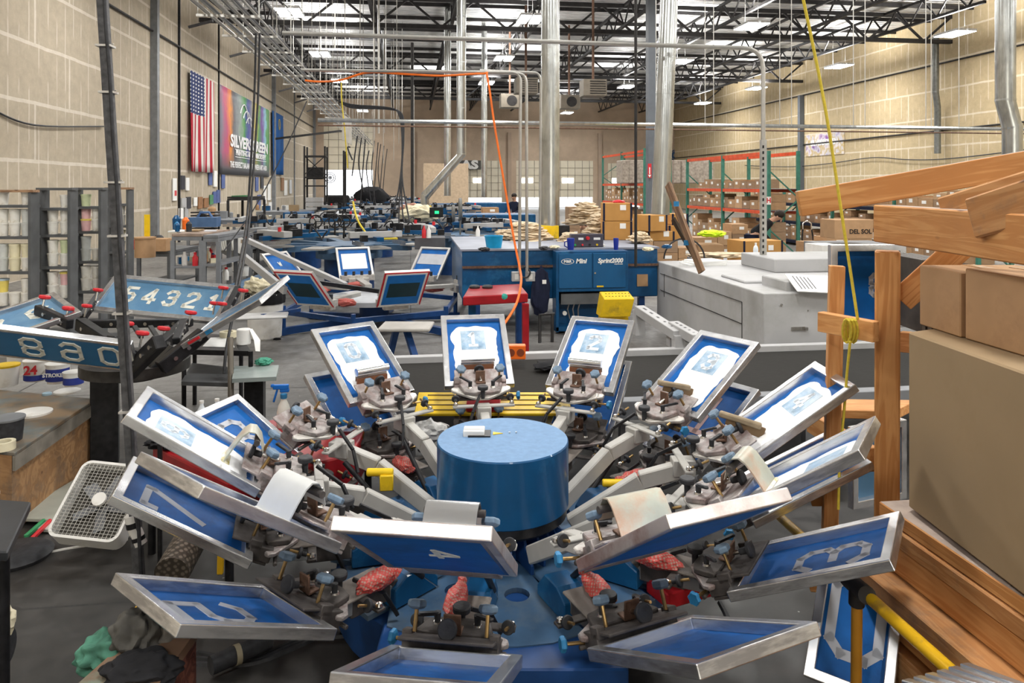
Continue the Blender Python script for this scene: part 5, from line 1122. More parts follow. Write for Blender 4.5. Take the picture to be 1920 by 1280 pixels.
for s_ in (-1, 1): 
    d_ = MB().box((kc + s_ * kw * .235, ky - .008, .81), (kw * .455, .014, .45)).build('door', mat('blue_door', (.012, .10, .25), .35, 0, .06, 4), kb, world=True, smooth=False, bevel=.004)
MB().cyl((kc + .03, ky - .03, .78), (kc + .03, ky - .01, .78), .012).build('door_lock', STEEL, kb, world=True)
Mt = lambda x, z: Matrix.Translation((x, ky - .018, z)) @ Matrix.Rotation(pi / 2, 4, 'X')
mb = text_mb('Mini', .082, Mt(kc - kw * .16, .935), bold=.003, shear=.2); text_mb('Sprint2000', .082, Mt(kc + kw * .245, .935), mb, bold=.003, shear=.2, sx=.92); text_mb('mrprint.com', .022, Mt(kc + kw * .36, .893), mb, bold=.0005); text_mb('M&R', .05, Mt(kc - kw * .345, .933), mb, bold=.002)
n = 28; mb.add([Mt(kc - kw * .345, .933) @ V((r_ * cos(2 * pi * i / n), r_ * .45 * sin(2 * pi * i / n), 0)) for r_ in (.085, .076) for i in range(n)], [(i, (i + 1) % n, n + (i + 1) % n, n + i) for i in range(n)])
mb.build('lettering', WPAPER, kb, world=True, smooth=False)
MB().box((kc + .1, ky - .017, .605), (.09, .004, .02)).build('warning_label', YEL, kb, world=True, smooth=False)
MB().box((kc - .06, ky + .1, .44), (kw * .72, .12, .14)).build('drawer', GREYD, kb, world=True, smooth=False)
MB().cyl((kx0 + .12, ky + .05, .26), (kx0 + .12, ky + .02, .26), .028).build('gauge', WHITE, kb, world=True)
mb = MB()
for i in range(3): mb.tube([(kx0 + .2 + i * .07, ky + .1, .4), (kx0 + .17 + i * .07, ky + .09, .3), (kx0 + .22 + i * .05, ky + .1, .12)], .01, 6)
mb.build('air_line', STEEL, kb, world=True)
cp = thing('control_console', 'small grey control console with a red stop button on top of the blue cabinet', 'panel', (kc + .01, 9.72, OZ + .025))
MB().box((kc + .01, 9.72, OZ + .115), (.44, .12, .175)).build('panel_box', mat('panel_grey', (.07, .065, .085), .4), cp, world=True, smooth=False, bevel=.006)
MB().cyl((kc + .01, 9.655, OZ + .15), (kc + .01, 9.62, OZ + .15), .024).build('stop_button', REDK, cp, world=True)
for i, cc in enumerate((mat('green_button', (.02, .4, .1), .4), REDK, BLKM, YEL)): MB().cyl((kc - .16 + i * .1, 9.655, OZ + .06), (kc - .16 + i * .1, 9.64, OZ + .06), .014, n=12).build('push_button', cc, cp, world=True)
MB().box((kc + .14, 9.656, OZ + .14), (.09, .006, .03)).box((kc - .08, 9.656, OZ + .14), (.07, .006, .03)).build('display', WPAPER, cp, world=True, smooth=False)
# yellow step box
st = thing('yellow_stand', 'bright yellow folded metal stand with two rows of holes', 'stand', FL(1150, 640)); q = P(1152, 575, 8.9); Ms = Matrix.Rotation(-YAW + .1, 3, 'Z')
MB().add([q + Ms @ V(v) for v in [(-.2, -.12, -.1), (.16, -.12, -.1), (.2, -.18, .12), (-.16, -.18, .12), (-.2, .12, -.1), (.16, .12, -.1), (.2, .10, .17), (-.16, .10, .17)]], [(0, 1, 2, 3), (3, 2, 6, 7), (1, 5, 6, 2), (4, 0, 3, 7), (5, 4, 7, 6), (0, 4, 5, 1)]).build('hood', YEL, st, world=True, smooth=False, bevel=.005)
MB().box((q.x, q.y + .05, (q.z - .1) / 2), (.34, .12, q.z - .1)).build('stem', YEL, st, world=True, smooth=False)
mb = MB()
for i in range(8):
    for j in range(2): c_ = q + Ms @ V((-.12 + i * .04 + .02 * j, -.08 + .1 * j, .136 + .018 * j)); mb.cyl(c_, c_ + V((0, 0, .006)), .008, n=8)
mb.build('punched_holes', BLKM, st, world=True)
# things on the oven
def on(px, py, z=OZ + .026): return PZ(px, py, z)
t = thing('blue_basket', 'bright light blue plastic basket on the oven top', 'basket', on(926, 464)); MB().lathe([(.10, 0), (.125, .15), (.13, .16), (.118, .16), (.095, .01), (.0005, .01)], 24).build('basket', mat('cyan_plastic', (.01, .33, .62), .4), t, world=False)
for i, px in enumerate((1070, 1155)):
    t = thing('tumbler', ['wide dark blue mug left of the control panel', 'slim dark blue tumbler right of the control panel'][i], 'cup', on(px, 468)); r_ = (.05, .035)[i]; MB().lathe([(r_ * .8, 0), (r_, .14), (r_ * .9, .15), (.0005, .145)], 20).build('cup', mat('cobalt', (.01, .03, .3), .3), t, world=False)
    if i == 0: MB().tube([(-.05, 0, .11), (-.08, 0, .1), (-.08, 0, .05), (-.045, 0, .03)], .008).build('handle', _M['cobalt'], t, world=False)
def big_carton(name, lab, px0, px1, d, z0, h, dep=.4, rz=0., m=CARD2, grp=None, blue=True):
    a = P(px0, 300, d); b = P(px1, 300, d); w_ = (b - a).length; c_ = (a + b) / 2; t = thing('cardboard_box', lab, 'box', TR((c_.x, c_.y + dep / 2, z0), -YAW + rz), grp)
    MB().box((0, 0, h / 2), (w_, dep, h)).build('box_body', m, t, world=False, smooth=False, bevel=.006)
    mb = MB()
    if blue:
        for s_ in (-1, 1): mb.box((s_ * w_ / 2, -dep / 2, h / 2), (.03, .012, h))
        mb.build('edge_tape', NAVY, t, world=False, smooth=False)
        MB().box((w_ * .2, -dep / 2 - .003, h * .75), (.09, .004, .08)).build('label', WPAPER, t, world=False, smooth=False)
    return t
z = OZ + .026
big_carton('', 'large orange brown carton stacked on its twin, with a red cap on top', 1136, 1187, 11.2, z + .29, .27, .42)
big_carton('', 'large orange brown carton under its twin on the oven', 1135, 1187, 11.2, z, .285, .42)
big_carton('', 'wide carton with blue edges, upper one right of the tall pair', 1205, 1246, 10.9, z + .15, .24, .4, .5); big_carton('', 'wide carton with blue edges, lower one right of the tall pair', 1210, 1262, 11.0, z, .14, .4, .3); big_carton('', 'carton with blue edges at the right end of the oven', 1256, 1292, 11.2, z, .22, .4, .1); big_carton('', 'carton with blue edges on top at the right end of the oven', 1262, 1290, 11.25, z + .225, .17, .35, .1)
solid('red_cloth', MB().lump(P(1160, 378, 11.4), (.2, .15, .06), 4, .2), REDK, 'red cloth on top of the tall carton pair', 'cloth')
def fold_heap(lab, px, py, d, w_, h, dep, seed):
    c_ = P(px, py, d); rnd = random.Random(seed); n = max(3, int(h / .045))
    for i in range(n):
        f = 1 - .55 * i / n; mb = MB(); mb.lump((c_.x + rnd.uniform(-.03, .03), c_.y + rnd.uniform(-.05, .05), c_.z + (i + .5) * h / n), (w_ * f * rnd.uniform(.8, 1.05), dep * f, h / n * 1.9), seed + i, .22, 2.5, 4, fold=.10)
        solid('folded_canvas_bag', mb, CLOTH, '%s, %s layer from below' % (lab, ordn[i % 16]), 'cloth', 'piles of canvas bags')
for a_ in (('tall pile of canvas bags behind the tall duct', 1098, 420, 12.6, .75, .36, .6, 1), ('pile of canvas bags left of the cartons', 1122, 438, 11.8, .5, .30, .5, 21), ('low pile of canvas bags left of the tall duct', 985, 455, 11.3, .9, .30, .7, 41), ('small pile of canvas bags in front of the cartons', 1200, 452, 10.6, .35, .12, .4, 61), ('spread canvas bags in front of the yellow duct base', 1070, 455, 11.0, .5, .14, .4, 71), ('low pile of canvas bags on the far left oven end', 945, 452, 11.5, .4, .16, .4, 81)): fold_heap(*a_)
for i, (px, py, cc) in enumerate(((908, 470, BLACK), (1040, 466, GLOVE), (1215, 470, GLOVE), (1250, 465, BLUE), (1125, 462, WPAPER), (1020, 468, BLACK))): solid('small_item', MB().lump(on(px, py) + V((0, 0, .02)), (.14, .1, .05), i, .4), cc, ['black glove at the left end of the oven', 'cream scrap beside the blue mug', 'cream cloth right of the slim tumbler', 'blue tool at the right oven end', 'white sheet behind the control panel', 'black gloves left of the blue mug'][i], 'cloth')
# jacket hanging and pipes in front of oven
jk = thing('hanging_jacket', 'navy work jacket hanging on the front of the oven', 'jacket', P(1013, 590, 9.5)); q = P(1013, 530, 9.5); MB().lump(q + V((0, 0, -.12)), (.24, .12, .62), 3, .2, 2.5, 4, fold=.06).build('cloth', NAVY, jk, world=True); MB().box(q + V((.04, -.07, .02)), (.05, .01, .05)).build('badge', WPAPER, jk, world=True, smooth=False)
for i, px in enumerate((963, 989)): t = thing('outlet_box', ['left', 'right'][i] + ' grey electrical box on the oven front', 'electrical box', P(px + 5, 528, 9.5)); q = P(px + 5, 518, 9.48); MB().box(q, (.12, .08, .12)).build('box_body', GREYP, t, world=True, smooth=False, bevel=.004); MB().box(q + V((0, -.042, 0)), (.05, .004, .07)).build('cover', WHITE, t, world=True, smooth=False)
rope('black_cable', [P(975, 505, 9.4), P(985, 500, 9.4), P(994, 510, 9.4), P(988, 520, 9.4), P(976, 517, 9.4), P(975, 505, 9.4)], .012, BLACK, 'coil of black cable on the oven outlet box', 'cable')
mb = MB(); mb.tube([P(1010, 660, 8.9), P(1012, 640, 9), P(1012, 590, 9.1), P(1040, 588, 9.1)], .02, 8); mb.tube([P(1035, 660, 9), P(1036, 588, 9.1)], .02, 8)
solid('air_pipe', mb, DSTEEL, 'dark air pipes left of the control cabinet', 'pipe')
# ================================================================ DUCTS AND PIPES
def duct(lab, pts, r, joints=True, flex=False, m=GALV):
    p0 = V(pts[-1]); t = thing('round_duct', lab, 'duct', p0); MB().tube(pts, r, 28).build('duct_pipe', m, t, world=True)
    if joints:
        for (a, b) in zip(pts, pts[1:]):
            a, b = V(a), V(b); L = (b - a).length; k = max(1, int(L / 1.2)); d = (b - a).normalized()
            for i in range(1, k + 1):
                q = a.lerp(b, i / (k + .0001)) - d * .02; MB().cyl(q - d * .015, q + d * .015, r * 1.035, n=28).build('joint_band', m, t, world=True)
    return t
q = P(1032, 430, 11.6); duct('thick silver duct rising from the yellow burner box', [(q.x, q.y, 9.29), (q.x, q.y, q.z + .05)], .145)
bb = thing('burner_box', 'yellow and black burner box under the thick duct', 'burner', (q.x, q.y, OZ + .026)); MB().box((q.x - .04, q.y, OZ + .13), (.29, .3, .2)).build('yellow_housing', YEL, bb, world=True, smooth=False, bevel=.005); MB().box((q.x + .19, q.y, OZ + .13), (.18, .28, .2)).build('black_motor', BLKM, bb, world=True, smooth=False, bevel=.005)
duct('dented silver duct with open lower end beside the grey column', [P(1256, -40, 9.6), P(1238, 402, 9.4)], .115)
q = P(865, 290, 21.); duct('silver duct with a slanted lower leg in the centre', [(q.x, q.y, 9.29), (q.x, q.y, q.z), P(797, 368, 21.), P(797, 388, 21.)], .135)
MB_ = P(797, 396, 21.); solid('burner_box', MB().box(MB_, (.35, .3, .32)), YEL, 'yellow box at the foot of the slanted duct', 'burner', smooth=False)
q = P(908, 360, 33.); duct('thin far silver duct left of the orange cord', [(q.x, q.y, 9.29), (q.x, q.y, 1.4)], .13)
q = P(839, 300, 30.); duct('dark shaded duct just left of the slanted duct', [(q.x, q.y, 9.29), (q.x, q.y, 1.5)], .14)
q = P(1885, 190, 11.); e = P(1898, 240, 11.); duct('galvanised duct with an elbow at the right edge', [P(1885, -60, 11.), q, e, P(1898, 470, 11.)], .135)
y_ = YX(1752, XR - .4); duct('narrow offset duct running down the right wall', [(XR - .5, y_ - .2, 8.3), (XR - .5, y_ - .2, 5.9), (XR - .25, y_, 5.3), (XR - .25, y_, 3.3)], .13, m=mat('dull_galv', (.24, .25, .24), .4, .7, .15, 8))
q = P(1220, 350, 22.); sc = thing('steel_column', 'tall blue grey steel column behind the dented duct', 'column', (q.x, q.y, 0)); MB().box((q.x, q.y, 4.4), (.22, .26, 8.8)).build('column', mat('column_grey', (.13, .145, .165), .5, 0, .1, 4), sc, world=True, smooth=False)
MB().box(P(1218, 320, 21.8), (.11, .01, .42)).build('fire_sign', REDK, sc, world=True, smooth=False); q = P(1218, 320, 21.78); MB().box(q, (.03, .012, .2)).prism([(-.045, -.12), (.045, -.12), (0, -.2)], -.006, .006, Matrix.Rotation(pi / 2, 3, 'X'), q).build('white_arrow', WPAPER, sc, world=True, smooth=False)
q = YX(1500, XR - .2); sc = thing('steel_column', 'slim blue grey column standing at the right wall', 'column', (XR - .15, q, 0)); MB().box((XR - .15, q, 3.6), (.26, .26, 7.2)).build('column', _M['column_grey'], sc, world=True, smooth=False)
def pipe_(name, pts, r, lab, m=COND, cat='conduit', grp=None, n=8): return solid(name, MB().tube(pts, r, n), m, lab, cat, grp)
# lateral conduit bending down to the perforated post
zc = 3.72; 
def arc(a, b, c_, k=5):
    a, b, c_ = V(a), V(b), V(c_); return [a.lerp(b, t).lerp(b.lerp(c_, t), t) for t in [i / k for i in range(k + 1)]]
pl_ = P(530, 62, 9.2); pr_ = P(1395, 90, 9.2); pe = P(1431, 128, 9.2)
pipe_('conduit', [pl_] + arc(pr_, P(1430, 92, 9.2), pe) + [P(1431, 270, 9.2)], .028, 'long overhead conduit crossing the hall and bending down to the perforated post')
pp = thing('perforated_post', 'pale perforated strut post standing on the grey dryer', 'post', P(1431, 490, 9.2)); MB().beam(P(1431, 262, 9.2), P(1431, 492, 9.2), .07, .05, (0, 1, 0)).build('post', COND, pp, world=True, smooth=False)
mb = MB()
for i in range(20): mb.box(P(1431, 275 + i * 11, 9.17), (.014, .02, .035))
mb.build('slots', BLKM, pp, world=True, smooth=False)
a_ = P(565, 131, 9.5)
pipe_('conduit', [a_, P(960, 136, 9.4)] + arc(P(962, 136, 9.4), P(975, 138, 9.4), P(976, 152, 9.4)) + [P(974, 508, 9.4)], .02, 'overhead conduit bending down, left of the three drops')
pipe_('conduit', [P(700, 133, 9.5), P(972, 138, 9.4)] + arc(P(974, 138, 9.4), P(986, 140, 9.4), P(987, 156, 9.4)) + [P(988, 510, 9.4)], .02, 'overhead conduit bending down, middle of the three drops')
pipe_('conduit', [P(900, 132, 9.8), P(1000, 136, 9.8)] + arc(P(1003, 136, 9.8), P(1013, 138, 9.8), P(1014, 152, 9.8)) + [P(1012, 470, 9.8)], .017, 'overhead conduit bending down, right of the three drops')
zp = 3.05; yl = 13.2
pipe_('water_pipe', [(-1.6, yl, zp), (22.6, yl + .3, zp)], .035, 'long galvanised pipe hung across the hall, upper of the pair', GALV, 'pipe'); pipe_('water_pipe', [(-1.6, yl, zp - .09), (22.6, yl + .3, zp - .09)], .014, 'thin reddish pipe just below the galvanised one', RUST, 'pipe')
for i, px in enumerate((1230, 1322, 1338, 1462, 1484, 1600, 1622, 1736, 1746, 1798)):
    d_ = yl / CY + (px - 960) / FPX * 1.5; v = W((px - 960) / FPX, 1, 0); k_ = yl / v.y; x_ = v.x * k_
    pipe_('hanger_rod', [(x_, yl, 8.4), (x_, yl, zp)], .008, ordn[i] + ' thin hanger rod from the left holding the long pipe', COND, 'rod', 'hanger rods of the long pipe', 6)
for i, (px, y0, y1, d_, r_) in enumerate(((902, 0, 470, 12., .012), (628, 22, 90, 20, .02), (773, 80, 400, 24., .05), (1192, 0, 500, 8.8, .018), (775, 160, 385, 30, .04), (710, 0, 250, 22, .03))):
    if i == 0: continue
    pipe_('drop_pipe', [P(px, y0, d_), P(px, y1, d_)], r_, ['', 'short vertical pipe hanging left in the roof', 'dark vertical pipe left of the slanted duct', 'dark vertical pole right of the thick duct', 'far vertical pipe beside the slanted duct', 'vertical pipe above the far presses'][i], DSTEEL if i in (2, 3) else COND, 'pipe')
# conduit rack along the left
rk = thing('conduit_rack', 'hanging rack of many parallel grey conduits running along the left side', 'conduit rack', (-3.4, 20, 5.1)); RZ = 5.15
for i in range(11):
    x = -3.85 + i * .09; z_ = RZ + (.0 if i % 2 else .05); MB().tube([(x, 3, z_), (x, 20, z_), (x + .02, 60 - (i % 3) * 4, z_)], .022 + .006 * (i % 3), 8).build('conduit_run', COND if i % 3 else GREYM, rk, world=True)
for i in range(28): MB().box((-3.4, 5 + i * 1.9, RZ - .05), (1.15, .045, .045)).build('cross_strut', COND, rk, world=True, smooth=False)
for i in range(28):
    for s_, x in ((0, -3.95), (1, -2.85)):
        pipe_('threaded_rod', [(x, 5 + i * 1.9, ZR - .01), (x, 5 + i * 1.9, RZ - .07)], .010, '%s threaded hanger rod %s the conduit rack' % ((ordn[i] if i < 16 else 'far ' + ordn[i - 16]), ['on the wall side of', 'on the aisle side of'][s_]), COND, 'rod', 'hanger rods of the conduit rack', 5)
for i in range(14):
    x = -1.9 + (i % 5) * .35 + (i // 5) * .12; y = 22 + i * 1.3
    pipe_('drop_rod', [(x, y, 9.29), (x, y, 5.2 - (i % 3) * 1.1)], .014, ordn[i] + ' vertical drop conduit above the blue presses', COND, 'conduit', 'drop conduits above the presses', 5)
for i in range(8): MB().box((-4.3, 9 + i * 3.5, RZ + .1), (.5, .05, .05), Matrix.Rotation(-.3, 3, 'Y')).build('stub_arm', DSTEEL, rk, world=True, smooth=False)
board('wall_bracket', (XL, YX(510, XL), 4.55), (-3.9, YX(510, XL) - .2, 5.05), .08, .12, DSTEEL, 'dark bracket arm reaching from the left wall to the conduit rack', 'bracket')
# cords
OC = mat('orange_cord', (.85, .17, .02), .5)
rope('extension_cord', [P(572, 151, 9.6), P(600, 153, 9.6), P(640, 150, 9.5), P(690, 136, 9.5), P(760, 139, 9.45), P(830, 142, 9.4), P(905, 138, 9.4), P(914, 146, 9.35), P(928, 240, 9.2), P(950, 370, 9.0), P(965, 455, 8.8), P(975, 505, 8.6), P(977, 530, 8.2), P(968, 570, 7.9), P(945, 608, 7.6)], .014, OC, 'bright orange extension cord draped overhead and dropping to the red table', 'cord')
BK = BLACK
rope('black_cable', [P(480, 62, 8.0), P(476, 200, 8.0), P(464, 400, 7.4), P(452, 480, 6.6), P(432, 590, 6.0)], .012, BK, 'thick black cable hanging from the rack at left, left strand', 'cable')
rope('black_cable', [P(487, 62, 8.0), P(483, 200, 8.0), P(469, 400, 7.4), P(458, 480, 6.7), P(440, 575, 6.1), P(425, 650, 5.8), P(420, 700, 5.7)], .012, BK, 'thick black cable hanging from the rack at left, right strand', 'cable')
rope('black_cable', [P(575, 190, 11), P(540, 270, 10.7), P(500, 350, 10.4), P(470, 402, 10.2), P(420, 470, 9.6)], .008, BK, 'thin black cable slanting from the rack toward the benches', 'cable', sm=False)
rope('black_cable', [(XL + .02, YX(-20, XL), 3.35), (XL + .05, YX(60, XL), 3.17), (XL + .05, YX(190, XL), 3.42)], .02, BK, 'black cable sagging along the left wall', 'cable')
for i in range(4): rope('black_cable', [P(628 + i * 4, 186 + i * 2, 16), P(660, 196 + i * 2, 16), P(730, 202 + i, 16), P(748 + i * 2, 215, 15.9), P(754 + i, 260, 15.8), P(751 + i, 330, 15.6), P((735, 748, 755, 765)[i], 400, 15.2), P((695, 750, 765, 775)[i], 440, 14.8)], .016, BK, ordn[i] + ' black cable of the bundle dropping to the presses', 'cable', group='black cable bundle')
rope('yellow_hose', [P(640, 155, 15), P(641, 190, 15), P(646, 240, 15), P(652, 315, 15)], .014, YR, 'yellow hose end hanging below the conduit rack', 'hose')
rope('yellow_hose', [P(662, 378, 13), P(668, 405, 12.8), P(680, 428, 12.5), P(700, 446, 12.3), P(745, 447, 12.2)], .018, YR, 'yellow hose looping down onto the blue press', 'hose')
for i, (px, py1, d_) in enumerate(((668, 330, 22), (676, 360, 24), (683, 390, 24), (700, 395, 28), (707, 398, 30), (712, 392, 34), (718, 395, 36), (655, 300, 20), (724, 385, 38), (690, 380, 26))):
    rope('black_cable', [P(px + 2, 255 + i * 3, d_), P(px - 3, (255 + py1) / 2, d_), P(px + (6 if i % 2 else -8), py1, d_)], .022, BK, ordn[i] + ' black cable dangling from the far part of the rack', 'cable', group='cables dangling from the rack')
solid('hanging_sheet', MB().add([P(641, 213, 15), P(658, 225, 15.5), P(659, 272, 15.5), P(641, 262, 15)] + [P(641, 213, 15) + V((.01, .02, 0)), P(658, 225, 15.5) + V((.01, .02, 0)), P(659, 272, 15.5) + V((.01, .02, 0)), P(641, 262, 15) + V((.01, .02, 0))], [(0, 1, 2, 3), (7, 6, 5, 4), (0, 4, 5, 1), (1, 5, 6, 2), (2, 6, 7, 3), (3, 7, 4, 0)]), COND, 'thin grey metal panel hanging below the conduit rack', 'panel', smooth=False)
# unit heaters
for i, (px, py, d_, fl) in enumerate(((986, 162, 30, 1), (956, 190, 34, 0), (1112, 166, 28, 1), (1067, 192, 34, 0))):
    q = P(px, py, d_); t = thing('unit_heater', ['upper left ceiling heater', 'lower left ceiling heater', 'large ceiling heater right of the thick duct', 'lower ceiling heater hidden behind the thick duct'][i], 'heater', q + V((0, 0, -.32)))
    MB().box(q, (.9, .7, .62)).build('housing', CREAM, t, world=True, smooth=False, bevel=.01)
    if fl: mb = MB(); [mb.box(q + V((.1, -.355, -.22 + j * .09)), (.6, .02, .03)) for j in range(6)]; mb.build('louvre', DSTEEL, t, world=True, smooth=False)
    else: MB().cyl(q + V((.05, -.36, 0)), q + V((.05, -.34, 0)), .24, n=20).build('fan_opening', DSTEEL, t, world=True)
    MB().cyl(q + V((0, 0, .3)), (q.x, q.y, 9.29), .05).build('flue', RUST, t, world=True)
# ================================================================ LEFT WALL: flags, banner, papers
def cloth_panel(name, lab, cat, px0, px1, zt0, zb0, m, wav=.05, n=24, X=XL + .12):
    y0 = YX(px0, X); y1 = YX(px1, X); t = thing(name, lab, cat, (X, (y0 + y1) / 2, zb0)); vs = []; rows = 10
    for j in range(rows + 1):
        for i in range(n + 1):
            f = i / n; g = j / rows; vs.append((X + wav * sin(f * 14 + g * 1.5) * g, y0 + (y1 - y0) * f, zt0 + (zb0 - zt0) * g))
    fs = [(j * (n + 1) + i, j * (n + 1) + i + 1, (j + 1) * (n + 1) + i + 1, (j + 1) * (n + 1) + i) for j in range(rows) for i in range(n)]
    o = MB().add(vs, fs).build('cloth', m, t, world=True, ang=180); md = o.modifiers.new('thick', 'SOLIDIFY'); md.thickness = .008
    return t, y0, y1
def flagmat(y0, y1, zt, zb):
    m, nt, b = nodes('flag_cloth'); 
    tc = N(nt, 'ShaderNodeTexCoord'); g = N(nt, 'ShaderNodeNewGeometry'); sp = N(nt, 'ShaderNodeSeparateXYZ'); nt.links.new(g.outputs['Position'], sp.inputs[0])
    def mr(o, a, b_): q = N(nt, 'ShaderNodeMapRange', clamp=False); q.inputs[1].default_value = a; q.inputs[2].default_value = b_; nt.links.new(o, q.inputs[0]); return q.outputs[0]
    def mt(op, a, b_=None):
        q = N(nt, 'ShaderNodeMath', operation=op)
        for i, x in enumerate((a, b_)):
            if x is None: continue
            if isinstance(x, (int, float)): q.inputs[i].default_value = x
            else: nt.links.new(x, q.inputs[i])
        return q.outputs[0]
    u = mr(sp.outputs[1], y0, y1); v = mr(sp.outputs[2], zt, zb)
    st = mt('LESS_THAN', mt('MODULO', mt('MULTIPLY', u, 6.5), 1.0), .5)
    c = mixc(nt, st, (.75, .72, .68), (.45, .02, .04))
    can = mt('MULTIPLY', mt('LESS_THAN', u, 7 / 13), mt('LESS_THAN', v, .42))
    vo = N(nt, 'ShaderNodeTexVoronoi', Scale=1., Randomness=0.); cb = N(nt, 'ShaderNodeCombineXYZ'); nt.links.new(mt('MULTIPLY', u, 9.3), cb.inputs[0]); nt.links.new(mt('MULTIPLY', v, 26.), cb.inputs[1]); nt.links.new(cb.outputs[0], vo.inputs['Vector'])
    star = mt('LESS_THAN', vo.outputs['Distance'], .24)
    c = mixc(nt, can, c, mixc(nt, star, (.02, .035, .13), (.75, .75, .75))); nt.links.new(c, b.inputs['Base Color']); b.inputs['Roughness'].default_value = .9; return m
X_ = XL + .12
def ZL(px, py):  # height on the left wall
    v = W((px - 960) / FPX, 1, 0); return H + (HY - py) / FPX * (X_ / v.x)
y0, y1 = YX(357, X_), YX(403, X_); zt, zb = ZL(357, 131), ZL(403, 324)
cloth_panel('hanging_flag', 'red white and blue star spangled flag hanging on the left wall', 'flag', 357, 401, zt, zb, flagmat(y0, y1, zt, zb), .05)
t, _, _ = cloth_panel('hanging_flag', 'plain blue flag with small emblem at the right of the wall banner', 'flag', 511, 531, ZL(511, 207), ZL(531, 328), mat('flag_blue', (.01, .09, .30), .85, 0, .15, 2), .06)
ye = (YX(511, X_) + YX(531, X_)) / 2; ze = ZL(522, 233); mb = MB(); mb.tube([(X_ + .02, ye + .25 * cos(q * pi / 8) + .3, ze + .3 * sin(q * pi / 8)) for q in range(16)], .03, 5, closed=True); mb.build('emblem', mat('gold_emblem', (.45, .35, .1), .6), t, world=True)
# banner
m, nt, b = nodes('banner_print'); g = N(nt, 'ShaderNodeNewGeometry'); sp = N(nt, 'ShaderNodeSeparateXYZ'); nt.links.new(g.outputs['Position'], sp.inputs[0])
nz = N(nt, 'ShaderNodeTexNoise', Scale=.8, Detail=5., Roughness=.7); nt.links.new(g.outputs['Position'], nz.inputs['Vector'])
mr = N(nt, 'ShaderNodeMapRange'); mr.inputs[1].default_value = YX(412, XL); mr.inputs[2].default_value = YX(505, XL); nt.links.new(sp.outputs[1], mr.inputs[0])
ma = N(nt, 'ShaderNodeMath', operation='MULTIPLY_ADD'); nt.links.new(nz.outputs[0], ma.inputs[0]); ma.inputs[1].default_value = .22; nt.links.new(mr.outputs[0], ma.inputs[2])
c = ramp(nt, ma.outputs[0], [(.10, (.20, .19, .24)), (.18, (.45, .06, .16)), (.26, (.7, .25, .03)), (.33, (.10, .10, .12)), (.42, (.30, .34, .33)), (.50, (.08, .32, .06)), (.57, (.05, .06, .30)), (.66, (.22, .22, .26)), (.75, (.55, .45, .08)), (.82, (.07, .28, .08)), (.9, (.16, .05, .28)), (.97, (.25, .5, .6)), (1, (.1, .3, .1))])
ml_ = N(nt, 'ShaderNodeMapRange'); ml_.inputs[1].default_value = 2.6; ml_.inputs[2].default_value = 3.4; nt.links.new(sp.outputs[2], ml_.inputs[0]); c = mixc(nt, ml_.outputs[0], (.07, .07, .08), c)
nt.links.new(c, b.inputs['Base Color']); b.inputs['Roughness'].default_value = .5
zt0, zb0 = ZL(412, 156), ZL(412, 326); t, y0, y1 = cloth_panel('wall_banner', 'large colourful banner reading SILVERSCREEN on the left wall', 'banner', 412, 505, zt0, zb0, m, .01, X=XL + .06)
def wtext(s, yc, z, w_, m, par, X=XL + .09, bold=.0, h=None, nm='lettering'):
    M = Matrix.Translation((X, yc, z)) @ Matrix(((0, 0, 1, 0), (1, 0, 0, 0), (0, 1, 0, 0), (0, 0, 0, 1)))
    mb = text_mb(s, h, M, depth=.004, bold=bold); ys = [v[1] for v in mb.v]; k = w_ / (max(ys) - min(ys)); mb.v = [(v[0], yc + (v[1] - yc) * k, v[2]) for v in mb.v]; return mb.build(nm, m, par, world=True, smooth=False)
L_ = y1 - y0; yc = y0 + L_ * .57; hz_ = zt0 - zb0
BWH = mat('banner_white', (.85, .85, .86), .5)
wtext('SILVERSCREEN', yc - .2, zb0 + hz_ * .40, L_ * .78, BWH, t, h=.72, bold=.03)
wtext('PRINTING AND EMBROIDERY', yc, zb0 + hz_ * .27, L_ * .64, BWH, t, h=.30, bold=.01)
wtext('THE PERFECT BALANCE BETWEEN ART AND', yc - .4, zb0 + hz_ * .12, L_ * .76, BWH, t, h=.36, bold=.01)
mb = MB(); mb.box((XL + .09, yc, zb0 + hz_ * .31), (.01, L_ * .66, .03)); mb.box((XL + .09, yc, zb0 + hz_ * .22), (.01, L_ * .66, .03)); 
for k_ in range(3): mb.tube([(XL + .1, yc - .6 - 1.2 * k_ * .5 + 1.1 * cos(a), zb0 + hz_ * .46 + (1.1 + .25 * k_) * sin(a)) for a in [i * pi / 12 for i in range(2, 10)]], .03, 5)
mb.build('logo_arcs', BWH, t, world=True, smooth=False)
# poster on right wall
yr = YX(1545, XR - .05); zr = lambda py: H + (HY - py) / FPX * ((XR - .05) / W((1545 - 960) / FPX, 1, 0).x)
t = thing('wall_poster', 'small purple and yellow poster high on the right wall', 'poster', (XR - .04, yr, zr(291))); w_ = YX(1511, XR) - YX(1582, XR)
m, nt, b = nodes('poster_print'); tc = N(nt, 'ShaderNodeTexCoord'); nz = N(nt, 'ShaderNodeTexNoise', Scale=1.4, Detail=3.); nt.links.new(tc.outputs['Object'], nz.inputs['Vector']); nt.links.new(ramp(nt, nz.outputs[0], [(.3, (.25, .08, .35)), (.42, (.75, .7, .72)), (.52, (.55, .4, .15)), (.6, (.62, .6, .66)), (.72, (.2, .08, .3))]), b.inputs['Base Color'])
MB().box((XR - .03, yr, (zr(250) + zr(291)) / 2), (.03, w_, zr(250) - zr(291))).build('poster_sheet', m, t, world=True, smooth=False)
